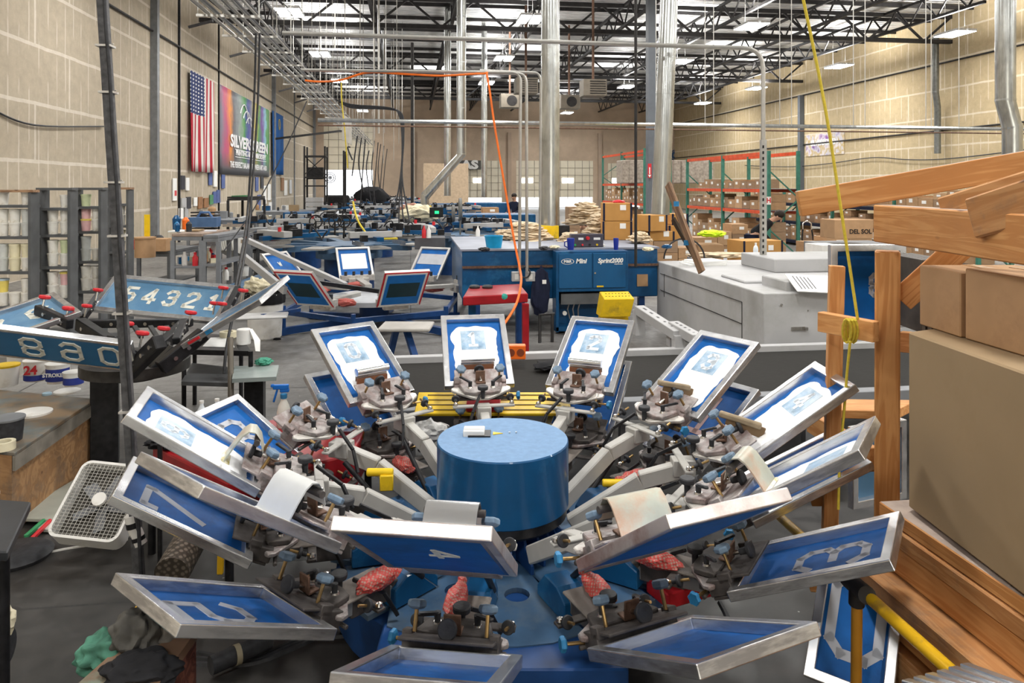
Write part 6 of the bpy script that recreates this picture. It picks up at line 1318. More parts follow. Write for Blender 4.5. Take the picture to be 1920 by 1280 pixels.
M = Matrix.Translation((XR - .06, yr, (zr(264) + zr(270)) / 2)) @ Matrix(((0, 0, -1, 0), (-1, 0, 0, 0), (0, 1, 0, 0), (0, 0, 0, 1))); text_mb('SILVERSCREEN', .42, M, depth=.004, bold=.02).build('lettering', BWH, t, world=True, smooth=False)
pts = [(XR - .12, YX(px, XR), 3.30 - .25 * sin(pi * (i % 4) / 4)) for i, px in enumerate((1400, 1450, 1500, 1560, 1640, 1700, 1760, 1840, 1960))]; rope('black_cable', pts, .025, BK, 'black cable sagging along the right wall', 'cable')
# papers and tools pinned on the left wall
rnd = random.Random(11)
cols = [WPAPER, mat('pin_dark', (.04, .04, .05), .6), mat('pin_blue', (.08, .12, .3), .6), mat('pin_wood', (.3, .15, .07), .7), mat('pin_green', (.08, .25, .12), .6), GREYP, REDK]
cn = ['white', 'black', 'blue framed', 'brown', 'green', 'grey', 'red']
pins = [(328, 355, 7, 42, 0), (329, 362, 4, 10, 6), (343, 342, 8, 26, 1), (352, 345, 6, 24, 0), (395, 330, 6, 34, 2), (404, 335, 6, 30, 0), (419, 340, 6, 26, 2), (345, 380, 9, 18, 5), (354, 380, 8, 22, 1), (367, 378, 6, 16, 0), (376, 380, 8, 22, 3), (387, 380, 8, 18, 3), (397, 374, 6, 18, 4), (403, 370, 6, 22, 2), (410, 368, 6, 24, 2), (340, 400, 8, 20, 0), (350, 400, 6, 22, 5), (482, 345, 5, 26, 2), (492, 342, 5, 22, 1), (497, 365, 5, 34, 0), (505, 360, 5, 30, 0), (486, 378, 6, 26, 2), (494, 395, 6, 22, 0), (507, 392, 5, 26, 0), (530, 345, 5, 24, 3), (536, 352, 5, 28, 0), (545, 350, 4, 26, 5)]
for i, (px, py, w_, h_, ci) in enumerate(pins):
    ya, yb = YX(px - w_ / 2, XL + .05), YX(px + w_ / 2, XL + .05); v = W((px - 960) / FPX, 1, 0); k_ = (XL + .05) / v.x; za = H + (HY - py + h_ / 2) / FPX * k_; zb_ = H + (HY - py - h_ / 2) / FPX * k_
    solid('wall_notice', MB().box((XL + .04, (ya + yb) / 2, (za + zb_) / 2), (.03 + .004 * (i % 3), yb - ya, za - zb_)), cols[ci], '%s notice or tool on the left wall, %s%s from left' % (cn[ci], ordn[i % 16], '' if i < 16 else ' of far group,'), 'notice', 'notices and tools on the left wall', smooth=False)
# ================================================================ LEFT BENCHES
def table(name, lab, px0, px1, d0, d1, h, m=GREYM, top=None, shelf=None, legr=.03, cat='table'):
    a, b = P(px0, 300, d0), P(px1, 300, d0); c_, e_ = W(W(0, 0, 0).x + (a.x * CY - a.y * SY), d1, 0), None
    axc = (px0 - 960) / FPX * d0; bxc = (px1 - 960) / FPX * d0; t = thing(name, lab, cat, W((axc + bxc) / 2, d0, 0))
    co_ = [W(axc, d0, 0), W(bxc, d0, 0), W(bxc, d1, 0), W(axc, d1, 0)]
    slab(co_, h - .04, h).build('table_top', top or m, t, world=True, smooth=False)
    slab([c - V((0, 0, 0)) for c in co_], h - .10, h - .045).build('apron', m, t, world=True, smooth=False) if h > .7 else None
    for c in co_: q = c.lerp((co_[0] + co_[2]) / 2, .04); MB().box((q.x, q.y, (h - .1) / 2), (legr * 2, legr * 2, h - .1)).build('leg', m, t, world=True, smooth=False)
    if shelf: slab(co_, shelf - .03, shelf).build('lower_shelf', m, t, world=True, smooth=False)
    return t
table('shelf_table', 'dark steel bench with drums on it beside the ink racks', 258, 318, 13.0, 14.2, .76, GREYD, shelf=.2)
table('shelf_table', 'tall steel shelf table with bottles in front of the left wall', 322, 378, 10.9, 12.0, 1.20, GREYM, top=mat('tbl_top', (.33, .25, .2), .7, 0, .3, 6), shelf=.72)
table('shelf_table', 'steel shelf table joining at right of the tall one', 381, 409, 10.9, 12.2, 1.18, GREYM, shelf=.75)
table('shelf_table', 'low grey work table behind the pale waste buckets', 410, 470, 14.0, 16, .8, GREYM, shelf=.3)
table('shelf_table', 'dark open shelf rack under the small green box', 426, 471, 19.5, 20.6, 1.62, DSTEEL, shelf=.9)
table('shelf_table', 'long bench below the tool board on the left wall', 350, 440, 17.5, 19, 1.1, GREYM, shelf=.5)
table('shelf_table', 'cluttered bench by the far presses on the left', 480, 560, 23, 25.5, 1.1, GREYM, shelf=.5)
table('shelf_table', 'narrow table with a red box near the blue bin', 482, 520, 14.5, 15.6, .85, GREYD)
solid('red_box', MB().box(P(525, 442, 14.4), (.30, .25, .17)), REDP, 'dark red box on the table beside the blue bin', 'box', smooth=False, bevel=.01)
solid('blue_bin', MB().box((P(521, 460, 14.2).x, P(521, 460, 14.2).y, .42), (.24, .3, .6)), BLUE, 'blue bin under the dark red box', 'bin', smooth=False, bevel=.01)
solid('blue_tray', MB().box(P(384, 416, 17.2), (.62, .4, .22)).tube([P(370, 408, 17.2), P(376, 398, 17.2), P(392, 398, 17.2), P(398, 408, 17.2)], .03), mat('tray_blue', (.09, .17, .33), .5), 'blue plastic tool tray with handle on the left bench', 'tray', smooth=False)
solid('fibre_drum', MB().lathe([(.155, 0), (.155, .30), (.165, .30), (.165, .325), (.0005, .325)], 24, None, PZ(272, 482, .76)), [CARD], 'brown fibre drum on the dark bench', 'drum'); carton('cardboard_box', 'open brown carton behind the fibre drum', PZ(296, 470, .76), (.42, .3, .22), -YAW)
solid('yellow_level', MB().box(PZ(276, 455, .98) + V((0, 0, .25)), (.08, .04, .42)), YEL, 'upright yellow and black tool behind the fibre drum', 'tool', smooth=False)
for i, (px, py, z_, c_) in enumerate(((346, 497, .72, WHITE), (366, 498, .72, REDK), (390, 490, .75, GLOVE), (384, 492, .75, mat('amber_liquid', (.5, .22, .08), .3)), (402, 568, 0, WHITE))):
    q = PZ(px, py, z_) if z_ else PZ(424, 525, .45); t = thing('bottle', ['white square bottle on the tall shelf table', 'bottle with red cap on the tall shelf table', 'pale bottle on the joined shelf table', 'amber bottle on the joined shelf table', 'spray bottle with red trigger on the low table'][i], 'bottle', q); MB().lathe([(.04, 0), (.042, .12), (.02, .16), (.018, .17)], 14).build('bottle_body', c_, t, world=False); MB().lathe([(.022, .17), (.022, .20), (.0005, .2)], 10).build('cap', REDK if i in (1, 4) else WHITE, t, world=False)
table('low_table', 'low blue grey table with white pails behind the wide screen', 413, 474, 10.6, 12.8, .45, BLUEG, cat='table')
for i, (px, c_) in enumerate(((427, WHITE), (458, WHITE), (444, WHITE))): t = thing('pail', ['left white pail on the low blue table', 'right white pail with red band on the low blue table', 'white pail at the back of the low blue table'][i], 'pail', PZ(px, 517 - (9 if i == 2 else 0), .45) + V((0, 0, .02))); MB().lathe([(.065, -.02), (.075, .12), (.08, .125), (.0005, .12)], 20).build('pail_body', c_, t, world=False); 
# leaning stack of frames, trays, misc
for i in range(8): board('stored_screen', P(416 + i * 4.0, 440, 13.0 + i * .02), P(424 + i * 4.0, 478, 12.7 + i * .02), .02, .4, mat('frame_pale', (.38, .37, .34), .5, .2, .1, 5), ordn[i] + ' frame from the left leaning behind the wide screen', 'screen', up=(.2, 1, .1), group='leaning grey frames')
for i in range(6): board('grey_tray', P(474, 470 - i * 8.2, 15.), P(516, 470 - i * 8.2, 15.), .5, .05, GREYM, ordn[i] + ' grey tray from below in the stack by the blue bin', 'tray', up=(0, 0, 1), group='stack of grey trays')
for i in range(7): board('drawer_rack', P(362, 434 - i * 6, 17.6), P(408, 434 - i * 6, 17.6), .3, .03, DSTEEL, ordn[i] + ' dark slotted shelf from below behind the blue tray', 'shelf', group='dark slotted shelves')
board('green_case', P(438, 369, 19.8), P(464, 368, 19.8), .3, .07, mat('case_green', (.05, .2, .08), .6), 'green case on top of the dark shelf rack', 'case')
for i in range(26):
    px = rnd.choice([rnd.uniform(262, 316), rnd.uniform(345, 470), rnd.uniform(480, 560)]); d_ = 13.4 if px < 320 else rnd.uniform(17.8, 18.8) if px < 440 else (20 if px < 472 else rnd.uniform(23.5, 25)); zb_ = .76 if px < 320 else 1.1 if px < 440 else (1.62 if px < 472 else 1.1)
    q = W((px - 960) / FPX * d_, d_, zb_); s_ = rnd.uniform(.08, .2); mm = rnd.choice([WHITE, BLACK, BLUE, GREYM, CARD, REDK, GLOVE, HARDB]); 
    mb = MB().lathe([(s_ * .45, 0), (s_ * .5, s_ * 1.2), (s_ * .3, s_ * 1.4), (.0005, s_ * 1.45)], 10, None, q) if i % 2 else MB().box(q + V((0, 0, s_ / 2)), (s_ * 1.5, s_, s_))
    solid('bench_item', mb, mm, 'small %s scattered on the %s left bench, piece %s' % (['box', 'can'][i % 2], 'nearest' if px < 320 else 'middle' if px < 472 else 'farthest', ordn[i % 16] + ('' if i < 16 else ' again')), 'container', 'clutter on the left benches', smooth=bool(i % 2))
for i, (px0_, px1_, py, d_, lb) in enumerate(((325, 345, 430, 11.3, 'left'), (350, 376, 431, 11.5, 'right'), (384, 405, 428, 11.6, 'rightmost'))):
    a_, b_ = P(px0_, py, d_), P(px1_, py, d_); zt_ = 1.205 if i < 2 else 1.185
    solid('paper_pile', MB().box(((a_.x + b_.x) / 2, a_.y, zt_ + .012), (b_.x - a_.x, .35, .02), Matrix.Rotation(.2 * i - .2, 3, 'Z')), (WPAPER, HARDB, STENC)[i], lb + ' loose sheet pile on top of the tall shelf tables', 'paper', smooth=False)
rnd2 = random.Random(5)
for i in range(30):
    k_ = i % 3; px = (rnd2.uniform(326, 374), rnd2.uniform(384, 406), rnd2.uniform(418, 468))[k_]; d_ = (rnd2.uniform(11.1, 11.8), rnd2.uniform(11.1, 12), rnd2.uniform(14.3, 15.6))[k_]; z_ = (.72, .75, .8)[k_]
    if k_ == 0 and i % 2: z_ = 1.22
    q = W((px - 960) / FPX * d_, d_, z_); s_ = rnd2.uniform(.06, .13)
    solid('shelf_item', MB().lathe([(s_ * .45, 0), (s_ * .5, s_ * 1.3), (s_ * .2, s_ * 1.7), (.0005, s_ * 1.75)], 12, None, q) if i % 2 else MB().box(q + V((0, 0, s_ / 2)), (s_ * 1.6, s_, s_), Matrix.Rotation(i, 3, 'Z')), rnd2.choice([WHITE, BLACK, BLUE, CARD, REDK, GLOVE, ORNG, KNOBC]), 'small %s on the %s, %s of the clutter' % (['box', 'bottle'][i % 2], ['tall shelf table', 'joined shelf table', 'low grey work table'][k_], ordn[i // 3]), 'container', 'clutter on the shelf tables', smooth=bool(i % 2))
# black lattice tower with fan by the open door
q = P(590, 345, 26.); tw = thing('lattice_tower', 'dark open shelving tower near the open roller door', 'shelf', (q.x, q.y, 0)); 
for dx in (-.35, .35, 1.0):
    for dy in (0, .7): MB().box((q.x + dx, q.y + dy, 1.75 - .15 * (dx > .9)), (.06, .06, 3.1)).build('post', DSTEEL, tw, world=True, smooth=False)
for z_ in (1.3, 1.9, 2.2, 2.95): MB().box((q.x, q.y + .35, z_), (.76, .76, .05)).build('shelf_board', DSTEEL, tw, world=True, smooth=False)
mb = MB(); mb.beam((q.x - .35, q.y, 2.95), (q.x + .35, q.y, 2.3), .03, .03); mb.beam((q.x + .35, q.y, 2.95), (q.x - .35, q.y, 2.3), .03, .03); mb.build('brace', DSTEEL, tw, world=True, smooth=False)
MB().box((q.x, q.y + .3, 2.45 - .1), (.55, .4, .42)).build('black_monitor', BLKM, tw, world=True, smooth=False)
q2 = P(619, 333, 25.6); fn = thing('drum_fan', 'round black cage fan on the shelving tower', 'fan', q2); mb = MB(); 
for r_ in (.18, .12, .05): mb.tube([q2 + V((r_ * cos(a), 0, r_ * sin(a))) for a in [i * pi / 10 for i in range(20)]], .014, 6, closed=True)
for a in range(10): mb.cyl(q2, q2 + V((.18 * cos(a * pi / 5), 0, .18 * sin(a * pi / 5))), .008, n=5)
mb.build('cage', BLKM, fn, world=True)
for i in range(5): solid('stacked_bin', MB().box(P(590, 410 - i * 9, 25.2), (.55, .4, .14)), GREYP, ordn[i] + ' grey bin from below under the shelving tower', 'bin', 'grey bins under the tower', smooth=False)
solid('office_chair', MB().box(P(632, 378, 30), (1., .3, .55)), BLKM, 'dark seat silhouette in front of the open door', 'chair', smooth=False, bevel=.1, seg=3)
solid('covered_machine', MB().lump(P(695, 372, 32), (1.5, .8, 1.0), 5, .25), DBLK, 'black covered machine right of the open door', 'machine')
# ================================================================ FAR AUTOMATIC PRESSES
def auto_press(lab, px, d, R_, n, seed, zt=1.05):
    rnd = random.Random(seed); c_ = W((px - 960) / FPX * d, d, 0); t = thing('automatic_press', lab, 'printing press', TR(c_, rnd.uniform(0, .4)))
    b_ = lambda mb, nm, m, **k: mb.build(nm, m, t, world=False, **k)
    b_(MB().cyl((0, 0, 0), (0, 0, .6), .45, n=24), 'base', BLUED); b_(MB().cyl((0, 0, .6), (0, 0, .85), .6, n=32), 'hub', BLUEG)
    for k in range(n):
        a = 2 * pi * k / n; Mz = Matrix.Rotation(a, 3, 'Z'); q = lambda x, y, z: Mz @ V((x, y, z))
        b_(MB().beam(q(.4, 0, .80), q(R_ * .75, 0, .82), .14, .10), 'table_arm', BLUEG, smooth=False); b_(MB().box(q(R_ * .85, 0, .88), (.5, .38, .025), Mz), 'print_pallet', mat('far_pallet', (.35, .34, .32), .6), smooth=False)
        if k % 2 == 0 or k % 5 == 1:
            h_ = b_(MB().box(q(R_ * .86, 0, zt + .05), (.16 if k % 4 else .10, .9, .10), Mz), 'print_head', GREYP, smooth=False, bevel=.006)
            for (nm, mb, m_) in (('head_rail', MB().beam(q(.5, 0, zt), q(R_, 0, zt - .02), .12, .07), BLUE), ('motor', MB().box(q(R_ * .7, .2, zt + .06), (.2, .12, .12), Mz).box(q(R_ * .95, -.25, zt), (.12, .1, .1), Mz).box(q(R_ * .6, -.15, zt + .06), (.1, .1, .14), Mz), BLKM), ('air_hose', MB().tube([q(R_ * .6, .3 + .05 * cos(i), zt + .05 + .12 * sin(i * .6)) + V((i * .03, 0, 0)) for i in range(12)], .015, 6), BLACK), ('frame_clamp', MB().box(q(R_ * .95, .35, zt - .08), (.5, .05, .06), Mz), STEEL), ('frame_clamp', MB().box(q(R_ * .95, -.35, zt - .08), (.5, .05, .06), Mz), STEEL), ('knob', MB().cyl(q(R_ * .9, .3, zt + .1), q(R_ * .9, .3, zt + .17), .03, n=10), REDK if k % 3 == 0 else BLACK)): o = mb.build(nm, m_, h_, world=False)
    return t
auto_press('nearest blue automatic press behind the six station press', 655, 13.6, 1.75, 10, 1)
auto_press('blue automatic press right of the nearest one', 848, 16.2, 1.55, 10, 7)
auto_press('second row blue automatic press under the cable bundle', 705, 20.0, 1.7, 10, 2, 1.1)
auto_press('second row automatic press to the left', 565, 17.2, 1.5, 8, 3, 1.1); auto_press('third row automatic press at the left', 680, 26, 1.7, 10, 4, 1.15)
auto_press('third row automatic press beside the far duct', 822, 24.5, 1.5, 10, 9, 1.15); auto_press('fourth row automatic press', 712, 31.5, 2.0, 10, 5, 1.2); auto_press('farthest automatic press before the open door', 705, 40, 2.4, 10, 6, 1.2)
for i, (px, d_) in enumerate(((592, 15.5), (628, 15.8), (645, 16.0))):
    q = P(px, 415, d_); mb = MB(); mb.tube([q + V((.13 * cos(a), .02, .13 * sin(a))) for a in [k * pi / 10 for k in range(20)]], .016, 6, closed=True); [mb.cyl(q, q + V((.13 * cos(a), 0, .13 * sin(a))), .01, n=5) for a in (0, 2.1, 4.2)]; mb.cyl(q, V((q.x, q.y, .85)), .02)
    solid('spoked_wheel', mb, DSTEEL, ['left', 'middle', 'right'][i] + ' spoked hand wheel behind the rear left screen', 'wheel')
solid('monitor_box', MB().box(P(818, 398, 16.5), (.3, .2, .22)), BLKM, 'small black display box with green light among the presses', 'display', smooth=False); solid('status_light', MB().box(P(819, 398, 16.35), (.09, .02, .06)), mat('green_led', (.02, .9, .2), .4, emit=1.5), 'glowing green indicator on the black display box', 'light', smooth=False)
solid('cream_cloth_heap', MB().lump(P(785, 400, 17), (.9, .5, .38), 4, .35, 3, 4, fold=.1), GLOVE, 'heap of pale shirts on a far press', 'cloth')
solid('skin_tone_rags', MB().lump(P(768, 393, 18), (.5, .4, .3), 9, .4, 3, 4, fold=.1), mat('peach_cloth', (.5, .27, .2), .9), 'heap of peach coloured cloth on a far press', 'cloth')
solid('control_keypad', MB().box(P(806, 455, 12.2), (.5, .1, .2), Matrix.Rotation(.15, 3, 'X')), mat('keypad', (.13, .13, .14), .5), 'grey control keypad on a press right of the hose', 'panel', smooth=False, bevel=.01)
for i, (px, c_) in enumerate(((795, REDK), (804, WHITE), (896, WHITE))): t = thing('bottle', ['red squeeze bottle behind the keypad', 'white squeeze bottle behind the keypad', 'clear squeeze bottle beside the blue basket'][i], 'bottle', P(px, 446, 12.0)); MB().lathe([(.035, 0), (.035, .12), (.012, .17), (.008, .2)], 12).build('bottle_body', c_, t, world=False)
# second blue oven and blue sheet machines behind
for i, (p0, p1, y0_, d_, lb) in enumerate(((868, 1008, 402, 17.5, 'second blue oven row behind the first'), (810, 868, 382, 27, 'far blue machine casing left of the thin duct'), (875, 960, 380, 26, 'far blue machine casing right of the thin duct'), (530, 580, 398, 21.5, 'blue machine casing at the left of the far presses'))):
    a, b = P(p0, y0_, d_), P(p1, y0_, d_); solid('machine_casing', MB().box(((a.x + b.x) / 2, a.y + .5, a.z / 2), (b.x - a.x, 1., a.z)), BLUE, lb, 'machine', smooth=False, bevel=.03, seg=2)
q = P(880, 388, 15.5)
for i, (px, py, d_, r_) in enumerate(((863, 392, 16, .24), (850, 400, 17.2, .2))): q = P(px, py, d_); mb = MB(); mb.cyl(q + V((-.03, 0, 0)), q + V((.03, 0, 0)), r_, n=24); mb.cyl(q, (q.x, q.y, .7), .02); solid('pedestal_fan', mb, mat('fan_grey', (.16, .16, .15), .6), ['nearer', 'farther'][i] + ' grey fan seen from the side beside the second oven', 'fan')
solid('tan_partition', MB().box(((XB(800) + XB(872)) / 2 * .72, YB * .72, 1.95), (2.7, .1, 2.6)), mat('tan_board', (.50, .38, .26), .8), 'plain tan partition board behind the slanted duct', 'partition', smooth=False)
sg = thing('wall_sign', 'grey sign showing the letters AS on the back wall', 'sign', (XB(885), YB - .4, ZB(885, 318))); x0_, x1_ = XB(845), XB(901); z0_, z1_ = ZB(880, 318), ZB(880, 301)
MB().box(((x0_ + x1_) / 2, YB - .4, (z0_ + z1_) / 2), (x1_ - x0_, .05, z1_ - z0_)).build('sign_board', mat('sign_grey', (.10, .10, .095), .6), sg, world=True, smooth=False); text_mb('AS', .95, Matrix.Translation((XB(880), YB - .44, (z0_ + z1_) / 2)) @ Matrix.Rotation(pi / 2, 4, 'X'), bold=.05, sx=1.3).build('lettering', WPAPER, sg, world=True, smooth=False)
# ================================================================ PALLET RACKS AND CARTONS
cmats = [CARD, mat('cardboard_b', (.38, .235, .13), .85, 0, .1, 5), mat('cardboard_c', (.50, .32, .18), .85, 0, .08, 5), mat('cardboard_d', (.32, .21, .13), .85, 0, .1, 5)]
bproto = {}; nbox = 0
def rbox(p, s, lab, grp, mi, face):
    """small carton with a label patch on its visible side; p base centre"""
    global nbox
    k = (mi, face)
    if k not in bproto:
        t = thing('cardboard_box', lab, 'box', p, grp); MB().box((0, 0, .5), (1, 1, 1)).build('box_body', cmats[mi], t, world=False, smooth=False)
        if face == 'x': MB().box((-.502, .1, .6), (.006, .3, .3)).build('label', WPAPER, t, world=False, smooth=False)
        else: MB().box((.1, -.502, .6), (.3, .006, .3)).build('label', WPAPER, t, world=False, smooth=False)
        MB().box((0, 0, 1.001), (1.0, .12, .004)).build('packing_tape', TAPE, t, world=False, smooth=False); bproto[k] = t; t.matrix_world = Matrix.Translation(p) @ Matrix.Diagonal((*s, 1)); return t
    return copy_tree(bproto[k], M=Matrix.Translation(p) @ Matrix.Diagonal((*s, 1)), label=lab, group=grp)
lvn = ['bottom', 'second', 'third', 'top']
def rack(lab, X0, X1, Ys, zs, ztop, beam=RACKO, up=RACKG, brace=True):
    t = thing('pallet_rack', lab, 'rack', (X0, Ys[0], 0))
    for y in Ys:
        for x in (X0, X1): MB().box((x, y, ztop / 2), (.08, .07, ztop)).build('upright', up, t, world=True, smooth=False)
        mb = MB(); n = int(ztop / .75)
        for i in range(n): z0 = .1 + i * .75; mb.beam((X0 if i % 2 else X1, y, z0), (X1 if i % 2 else X0, y, min(z0 + .7, ztop - .05)), .03, .03)
        mb.build('brace', up, t, world=True, smooth=False)
    for z_ in zs:
        for x in (X0, X1):
            for (a, b) in zip(Ys, Ys[1:]): MB().box((x, (a + b) / 2, z_), (.05, b - a, .09)).build('beam', beam, t, world=True, smooth=False)
        if z_ < ztop - .1: MB().box(((X0 + X1) / 2, (Ys[0] + Ys[-1]) / 2, z_ + .045), (X1 - X0, Ys[-1] - Ys[0], .015)).build('wire_deck', GREYM, t, world=True, smooth=False)
    return t
def fill(X0, X1, Y0, Y1, z0, hmax, lab, grp, seed, wall='x', rows=1):
    rnd = random.Random(seed); y = Y0 + .04; i = 0
    while y < Y1 - .3:
        w_ = rnd.uniform(.32, .55); w_ = min(w_, Y1 - y); z = z0; h_tot = hmax * rnd.uniform(.55, 1); j = 0
        while z - z0 < h_tot - .12:
            h_ = min(rnd.uniform(.2, .36), h_tot - (z - z0)); 
            if h_ < .1: break
            rbox(V(((X0 + .3 + X0) / 2 + .12, y + w_ / 2, z + .001)) if wall == 'x' else V((y + w_ / 2, X0, z + .001)), (.5, w_ - .015, h_ - .006) if wall == 'x' else (w_ - .015, .5, h_ - .006), '%s carton in column %s, %s' % (['lowest', 'second', 'third', 'fourth', 'fifth', 'sixth'][j], ordn[min(i, 15)], lab), grp, rnd.randrange(4), wall); z += h_; j += 1
        y += w_; i += 1
rack('green and orange pallet rack in the right aisle with a red H sign', 9.06, 9.86, (17.8, 20.6, 23.4), (.12, 1.22, 1.78, 2.74), 2.80)
fill(9.06, 9.86, 17.85, 23.3, .18, .85, 'bottom level of the H rack', 'cartons on the H rack', 1); fill(9.06, 9.86, 17.85, 23.3, 1.28, .42, 'middle level of the H rack', 'cartons on the H rack', 2)
fill(9.06, 9.86, 18.2, 22.5, 1.84, .30, 'upper level of the H rack', 'cartons on the H rack', 3)
hs = thing('letter_sign', 'white sign with a red H on the rack end', 'sign', P(1440, 380, 18.7)); q = P(1441, 376, 18.65); MB().box(q, (.13, .01, .2)).build('sign_board', WPAPER, hs, world=True, smooth=False); text_mb('H', .17, Matrix.Translation(q + V((0, -.01, 0))) @ Matrix.Rotation(pi / 2, 4, 'X'), bold=.006).build('lettering', REDK, hs, world=True, smooth=False)
rack('long low rack with blue beams along the right aisle', 12.2, 13.0, (14.5, 17.3, 20.1, 22.9, 25.7), (.12, .72, 1.30), 1.75, beam=NAVY)
for k_, (z_, hm) in enumerate(((.18, .5), (.78, .46), (1.36, .45))): fill(12.2, 13.0, 14.6, 25.6, z_, hm, '%s level of the blue beamed rack' % ['bottom', 'middle', 'top'][k_], 'cartons on the blue beamed rack', 10 + k_)
rack('far orange rack with shrink wrapped pallets', 8.6, 9.6, (26.5, 29.5, 32.5), (.12, 1.2, 1.95, 3.2), 3.3)
fill(8.6, 9.6, 26.6, 32.4, .18, .9, 'bottom of the far orange rack', 'cartons on the far rack', 21); fill(8.6, 9.6, 26.6, 32.4, 1.26, .6, 'middle of the far orange rack', 'cartons on the far rack', 22)
for i, (px, w_) in enumerate(((1276, .9), (1300, 1.3), (1195, .9), (1180, .8))): q = P(px, 345, 29.); solid('wrapped_pallet', MB().box((q.x, q.y, 2.0 + .45), (w_, .9, .9)), mat('shrink_wrap', (.36, .31, .26), .35, 0, .3, 12), ['wide', 'widest', 'left', 'leftmost'][i] + ' shrink wrapped load on the far orange rack', 'pallet load', smooth=False, bevel=.03)
fill(3.2, 3.2, 3.0, 6.8, 0, 1.9, 'far stack before the dock doors', 'far carton stacks', 31, 'y') if False else None
def pile(px0, px1, d, z0, h, lab, seed, grp):
    a, b = P(px0, 300, d), P(px1, 300, d); fill(a.y, 0, a.x, b.x, z0, h, lab, grp, seed, 'y')
pile(875, 935, 22, 0, 1.55, 'carton stack left of the orange cord', 41, 'far carton stacks'); pile(925, 965, 24, 0, 1.75, 'carton stack right of the orange cord', 42, 'far carton stacks')
pile(1060, 1115, 20, 0, 1.6, 'carton stack behind the canvas bags', 43, 'far carton stacks'); pile(1115, 1200, 17, 0, 1.62, 'carton stack behind the tall carton pair', 44, 'far carton stacks')
pile(1180, 1300, 15, 0, 1.25, 'carton stack behind the oven end', 45, 'far carton stacks'); pile(1290, 1400, 16, 0, 1.1, 'carton stack in front of the H rack', 46, 'far carton stacks'); pile(1500, 1640, 15.5, 0, 1.0, 'carton stack by the hand truck', 47, 'far carton stacks')
pile(1440, 1500, 15.5, 0, .75, 'low carton stack under the H sign', 48, 'far carton stacks')
big_carton('', 'large orange carton behind the perforated post', 1388, 1468, 11.4, .62, .44, .5, .25); solid('work_table', MB().box(P(1420, 485, 11.9) * 1 + V((0, 0, -.31)), (1.9, 1.2, .6)), GREYM, 'low grey table carrying the cartons behind the dryer', 'table', smooth=False)
big_carton('', 'open brown carton under the bright vest', 1312, 1360, 11.4, .62, .38, .4, 0, CARD, blue=False)
solid('hi_vis_vest', MB().lump(P(1334, 438, 11.5), (.42, .3, .11), 3, .3, 3, 4, fold=.08), HIVIS, 'bright lime safety vest lying on an open carton', 'vest')
solid('canvas_bag_spread', MB().lump(P(1350, 478, 10.6), (.9, .4, .08), 8, .3, 3, 4, fold=.1), CLOTH, 'canvas bags spread behind the grey dryer', 'cloth')
t = big_carton('', 'brown carton printed DEL SOL at right', 1564, 1640, 13., .98, .33, .5, .1, CARD, blue=False); text_mb('DEL SOL', .11, Matrix.Translation((.12, -.255, .12)) @ Matrix.Rotation(pi / 2, 4, 'X'), bold=.002).build('printed_word', BLKM, t, world=False, smooth=False)
solid('packing_bench', MB().box(P(1600, 450, 13.4) * 1 + V((0, 0, -.5)), (1.3, 1.1, .9)), GREYM, 'grey packing bench under the DEL SOL carton', 'table', smooth=False)
solid('white_sheet', MB().lump(P(1600, 420, 13.3), (.4, .3, .1), 3, .3), WPAPER, 'crumpled white paper on the DEL SOL carton', 'paper')
solid('black_mesh_fan_guard', MB().tube([P(1283 + 38 * cos(a), 485 - 38 * sin(a), 9.9) for a in [i * pi / 14 for i in range(15)]], .012, 6), DSTEEL, 'half round dark guard behind the taped plank', 'guard')
# hand truck
ht = thing('hand_truck', 'black and silver hand truck standing by the racks', 'hand truck', FL(1518, 515)); hb = FL(1518, 512)
mb = MB()
for s_ in (-.13, .13): mb.tube([hb + V((s_, 0, .08)), hb + V((s_, .08, .75)), hb + V((s_ * .8, .1, .95))], .018, 8)
for z_ in (.25, .45, .65): mb.cyl(hb + V((-.13, .04, z_)), hb + V((.13, .04, z_)), .012); 
mb.build('frame', BLKM, ht, world=True); MB().tube([hb + V((-.10, .1, .93)), hb + V((-.10, .11, 1.08)), hb + V((0, .11, 1.14)), hb + V((.10, .11, 1.08)), hb + V((.10, .1, .93))], .015, 8).build('handle', STEEL, ht, world=True)
for s_ in (-.17, .17): MB().cyl(hb + V((s_ - .03, .06, .11)), hb + V((s_ + .03, .06, .11)), .11, n=20).build('wheel', BLACK, ht, world=True)
solid('white_cabinet', MB().box((P(1545, 490, 11.5).x, P(1545, 490, 11.5).y, .5), (.35, .5, 1.0)), WHITE, 'pale cabinet side beside the hand truck', 'cabinet', smooth=False)
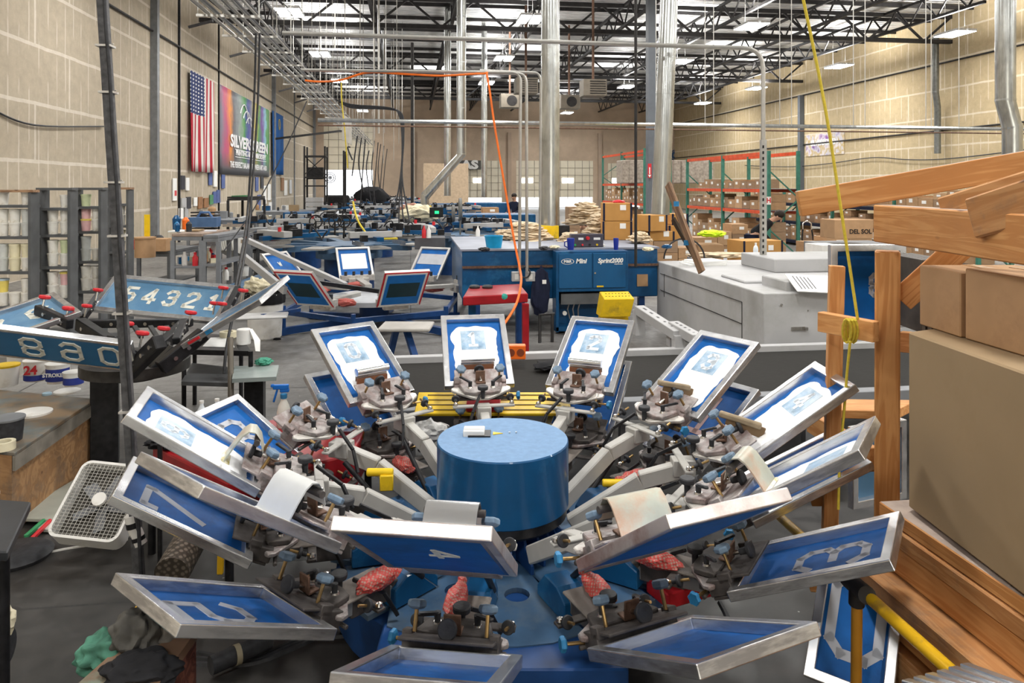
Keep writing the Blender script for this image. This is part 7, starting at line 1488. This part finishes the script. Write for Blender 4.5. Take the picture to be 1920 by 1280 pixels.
# hose reel, people
q = V((XB(1265), YB - .1, ZB(1265, 291))); mb = MB(); [mb.tube([q + V((r_ * cos(a), 0, r_ * sin(a))) for a in [i * pi / 8 for i in range(16)]], .04, 6, closed=True) for r_ in (.44, .30, .2)]; solid('hose_reel', mb, BLUE, 'round blue hose reel high beside the dented duct', 'reel')
def person(lab, base, h, face=0., bend=0., arms=0., top=DBLK, bot=NAVY, hair=HAIR, sit=False):
    """one skinned figure; base = point on the floor, face = heading"""
    t = thing('person', lab, 'person', TR(base, face)); k = h / 1.72; s_, c_ = sin(bend), cos(bend)
    hip = .92 * (.62 if sit else 1)
    def up(x, y, z): z2 = z - .92; return (x * k, (y * c_ - z2 * s_) * k, (hip + y * s_ + z2 * c_) * k)
    J = [((0, 0, hip * k), .14), (up(0, 0, 1.1), .12), (up(0, 0, 1.32), .145), (up(0, 0, 1.45), .065), (up(0, -.02, 1.53), .055), (up(0, -.03, 1.60), .085), (up(0, -.03, 1.68), .082)]
    E = [(0, 1), (1, 2), (2, 3), (3, 4), (4, 5), (5, 6)]
    for sx in (-1, 1):
        n0 = len(J); ey = -.12 - .2 * arms; J += [(up(sx * .18, 0, 1.38), .06), (up(sx * .25, ey * .4, 1.12), .045), (up(sx * .18, ey * 2, 1.02 + .15 * arms), .033), (up(sx * .16, ey * 2.5, 1.03 + .2 * arms), .03)]
        E += [(2, n0), (n0, n0 + 1), (n0 + 1, n0 + 2), (n0 + 2, n0 + 3)]
        n1 = len(J); kf = -.38 if sit else -.03; J += [((sx * .1 * k, (-.05 if sit else 0), (hip - .06) * k), .09), ((sx * .11 * k, kf * k, (.5 if not sit else .5) * k), .06), ((sx * .11 * k, kf * k + .02, .08 * k), .045), ((sx * .12 * k, (kf - .14) * k, .04 * k), .04)]
        E += [(0, n1), (n1, n1 + 1), (n1 + 1, n1 + 2), (n1 + 2, n1 + 3)]
    def skin(nm, js, es, m_, grow=0.):
        me = bpy.data.meshes.new(nm); me.from_pydata([j[0] for j in js], es, []); me.materials.append(m_); o = bpy.data.objects.new(nm, me); C.objects.link(o); o.parent = t
        md = o.modifiers.new('skin', 'SKIN'); 
        for v, j in zip(me.skin_vertices[0].data, js): v.radius = ((j[1] + grow) * k,) * 2
        me.skin_vertices[0].data[0].use_root = True; sb_ = o.modifiers.new('sub', 'SUBSURF'); sb_.levels = 1; sb_.render_levels = 2; return o
    skin('body', J, E, SKIN)
    skin('shirt', [J[i] for i in (0, 1, 2, 3, 7, 8, 9, 15, 16, 17)], [(0, 1), (1, 2), (2, 3), (2, 4), (4, 5), (5, 6), (2, 7), (7, 8), (8, 9)], top, .014)
    skin('trousers', [J[i] for i in (0, 11, 12, 13, 19, 20, 21)], [(0, 1), (1, 2), (2, 3), (0, 4), (4, 5), (5, 6)], bot, .014)
    hp = V(up(0, .0, 1.67)); MB().lump(hp, (.20 * k, .22 * k, .19 * k), 2, .08, 3, 3).build('hair', hair, t, world=False)
    fp = V(up(0, -.125, 1.60)); mb = MB(); mb.lump(fp, (.03, .04, .05), 1, .1, 2, 2); mb.lump(V(up(-.088, -.02, 1.6)), (.02, .04, .06), 1, .1, 2, 2); mb.lump(V(up(.088, -.02, 1.6)), (.02, .04, .06), 1, .1, 2, 2); mb.build('nose_and_ears', SKIN, t, world=False); mb = MB()
    for sx in (-1, 1): mb.lump(V(up(sx * .035, -.108, 1.635)), (.022, .012, .012), 1, .05, 2, 2)
    mb.lump(V(up(0, -.11, 1.55)), (.05, .012, .012), 1, .05, 2, 2); mb.build('eyes_and_mouth', HAIR, t, world=False)
    return t
v = P(1410, 400, 15.2); person('person in black hooded top bending over cartons beside the H rack', (v.x, v.y, 0), 1.62, R(60), .85, .6)
v = P(1103, 400, 14.4); person('person with dark hair sitting behind the canvas bag piles', (v.x, v.y, 0), 1.55, R(-60), .15, .3, top=NAVY, sit=True)
v = P(967, 372, 26.); person('person in a dark top far behind the orange cord', (v.x, v.y, 0), 1.62, R(-40), .15, .3, top=NAVY)
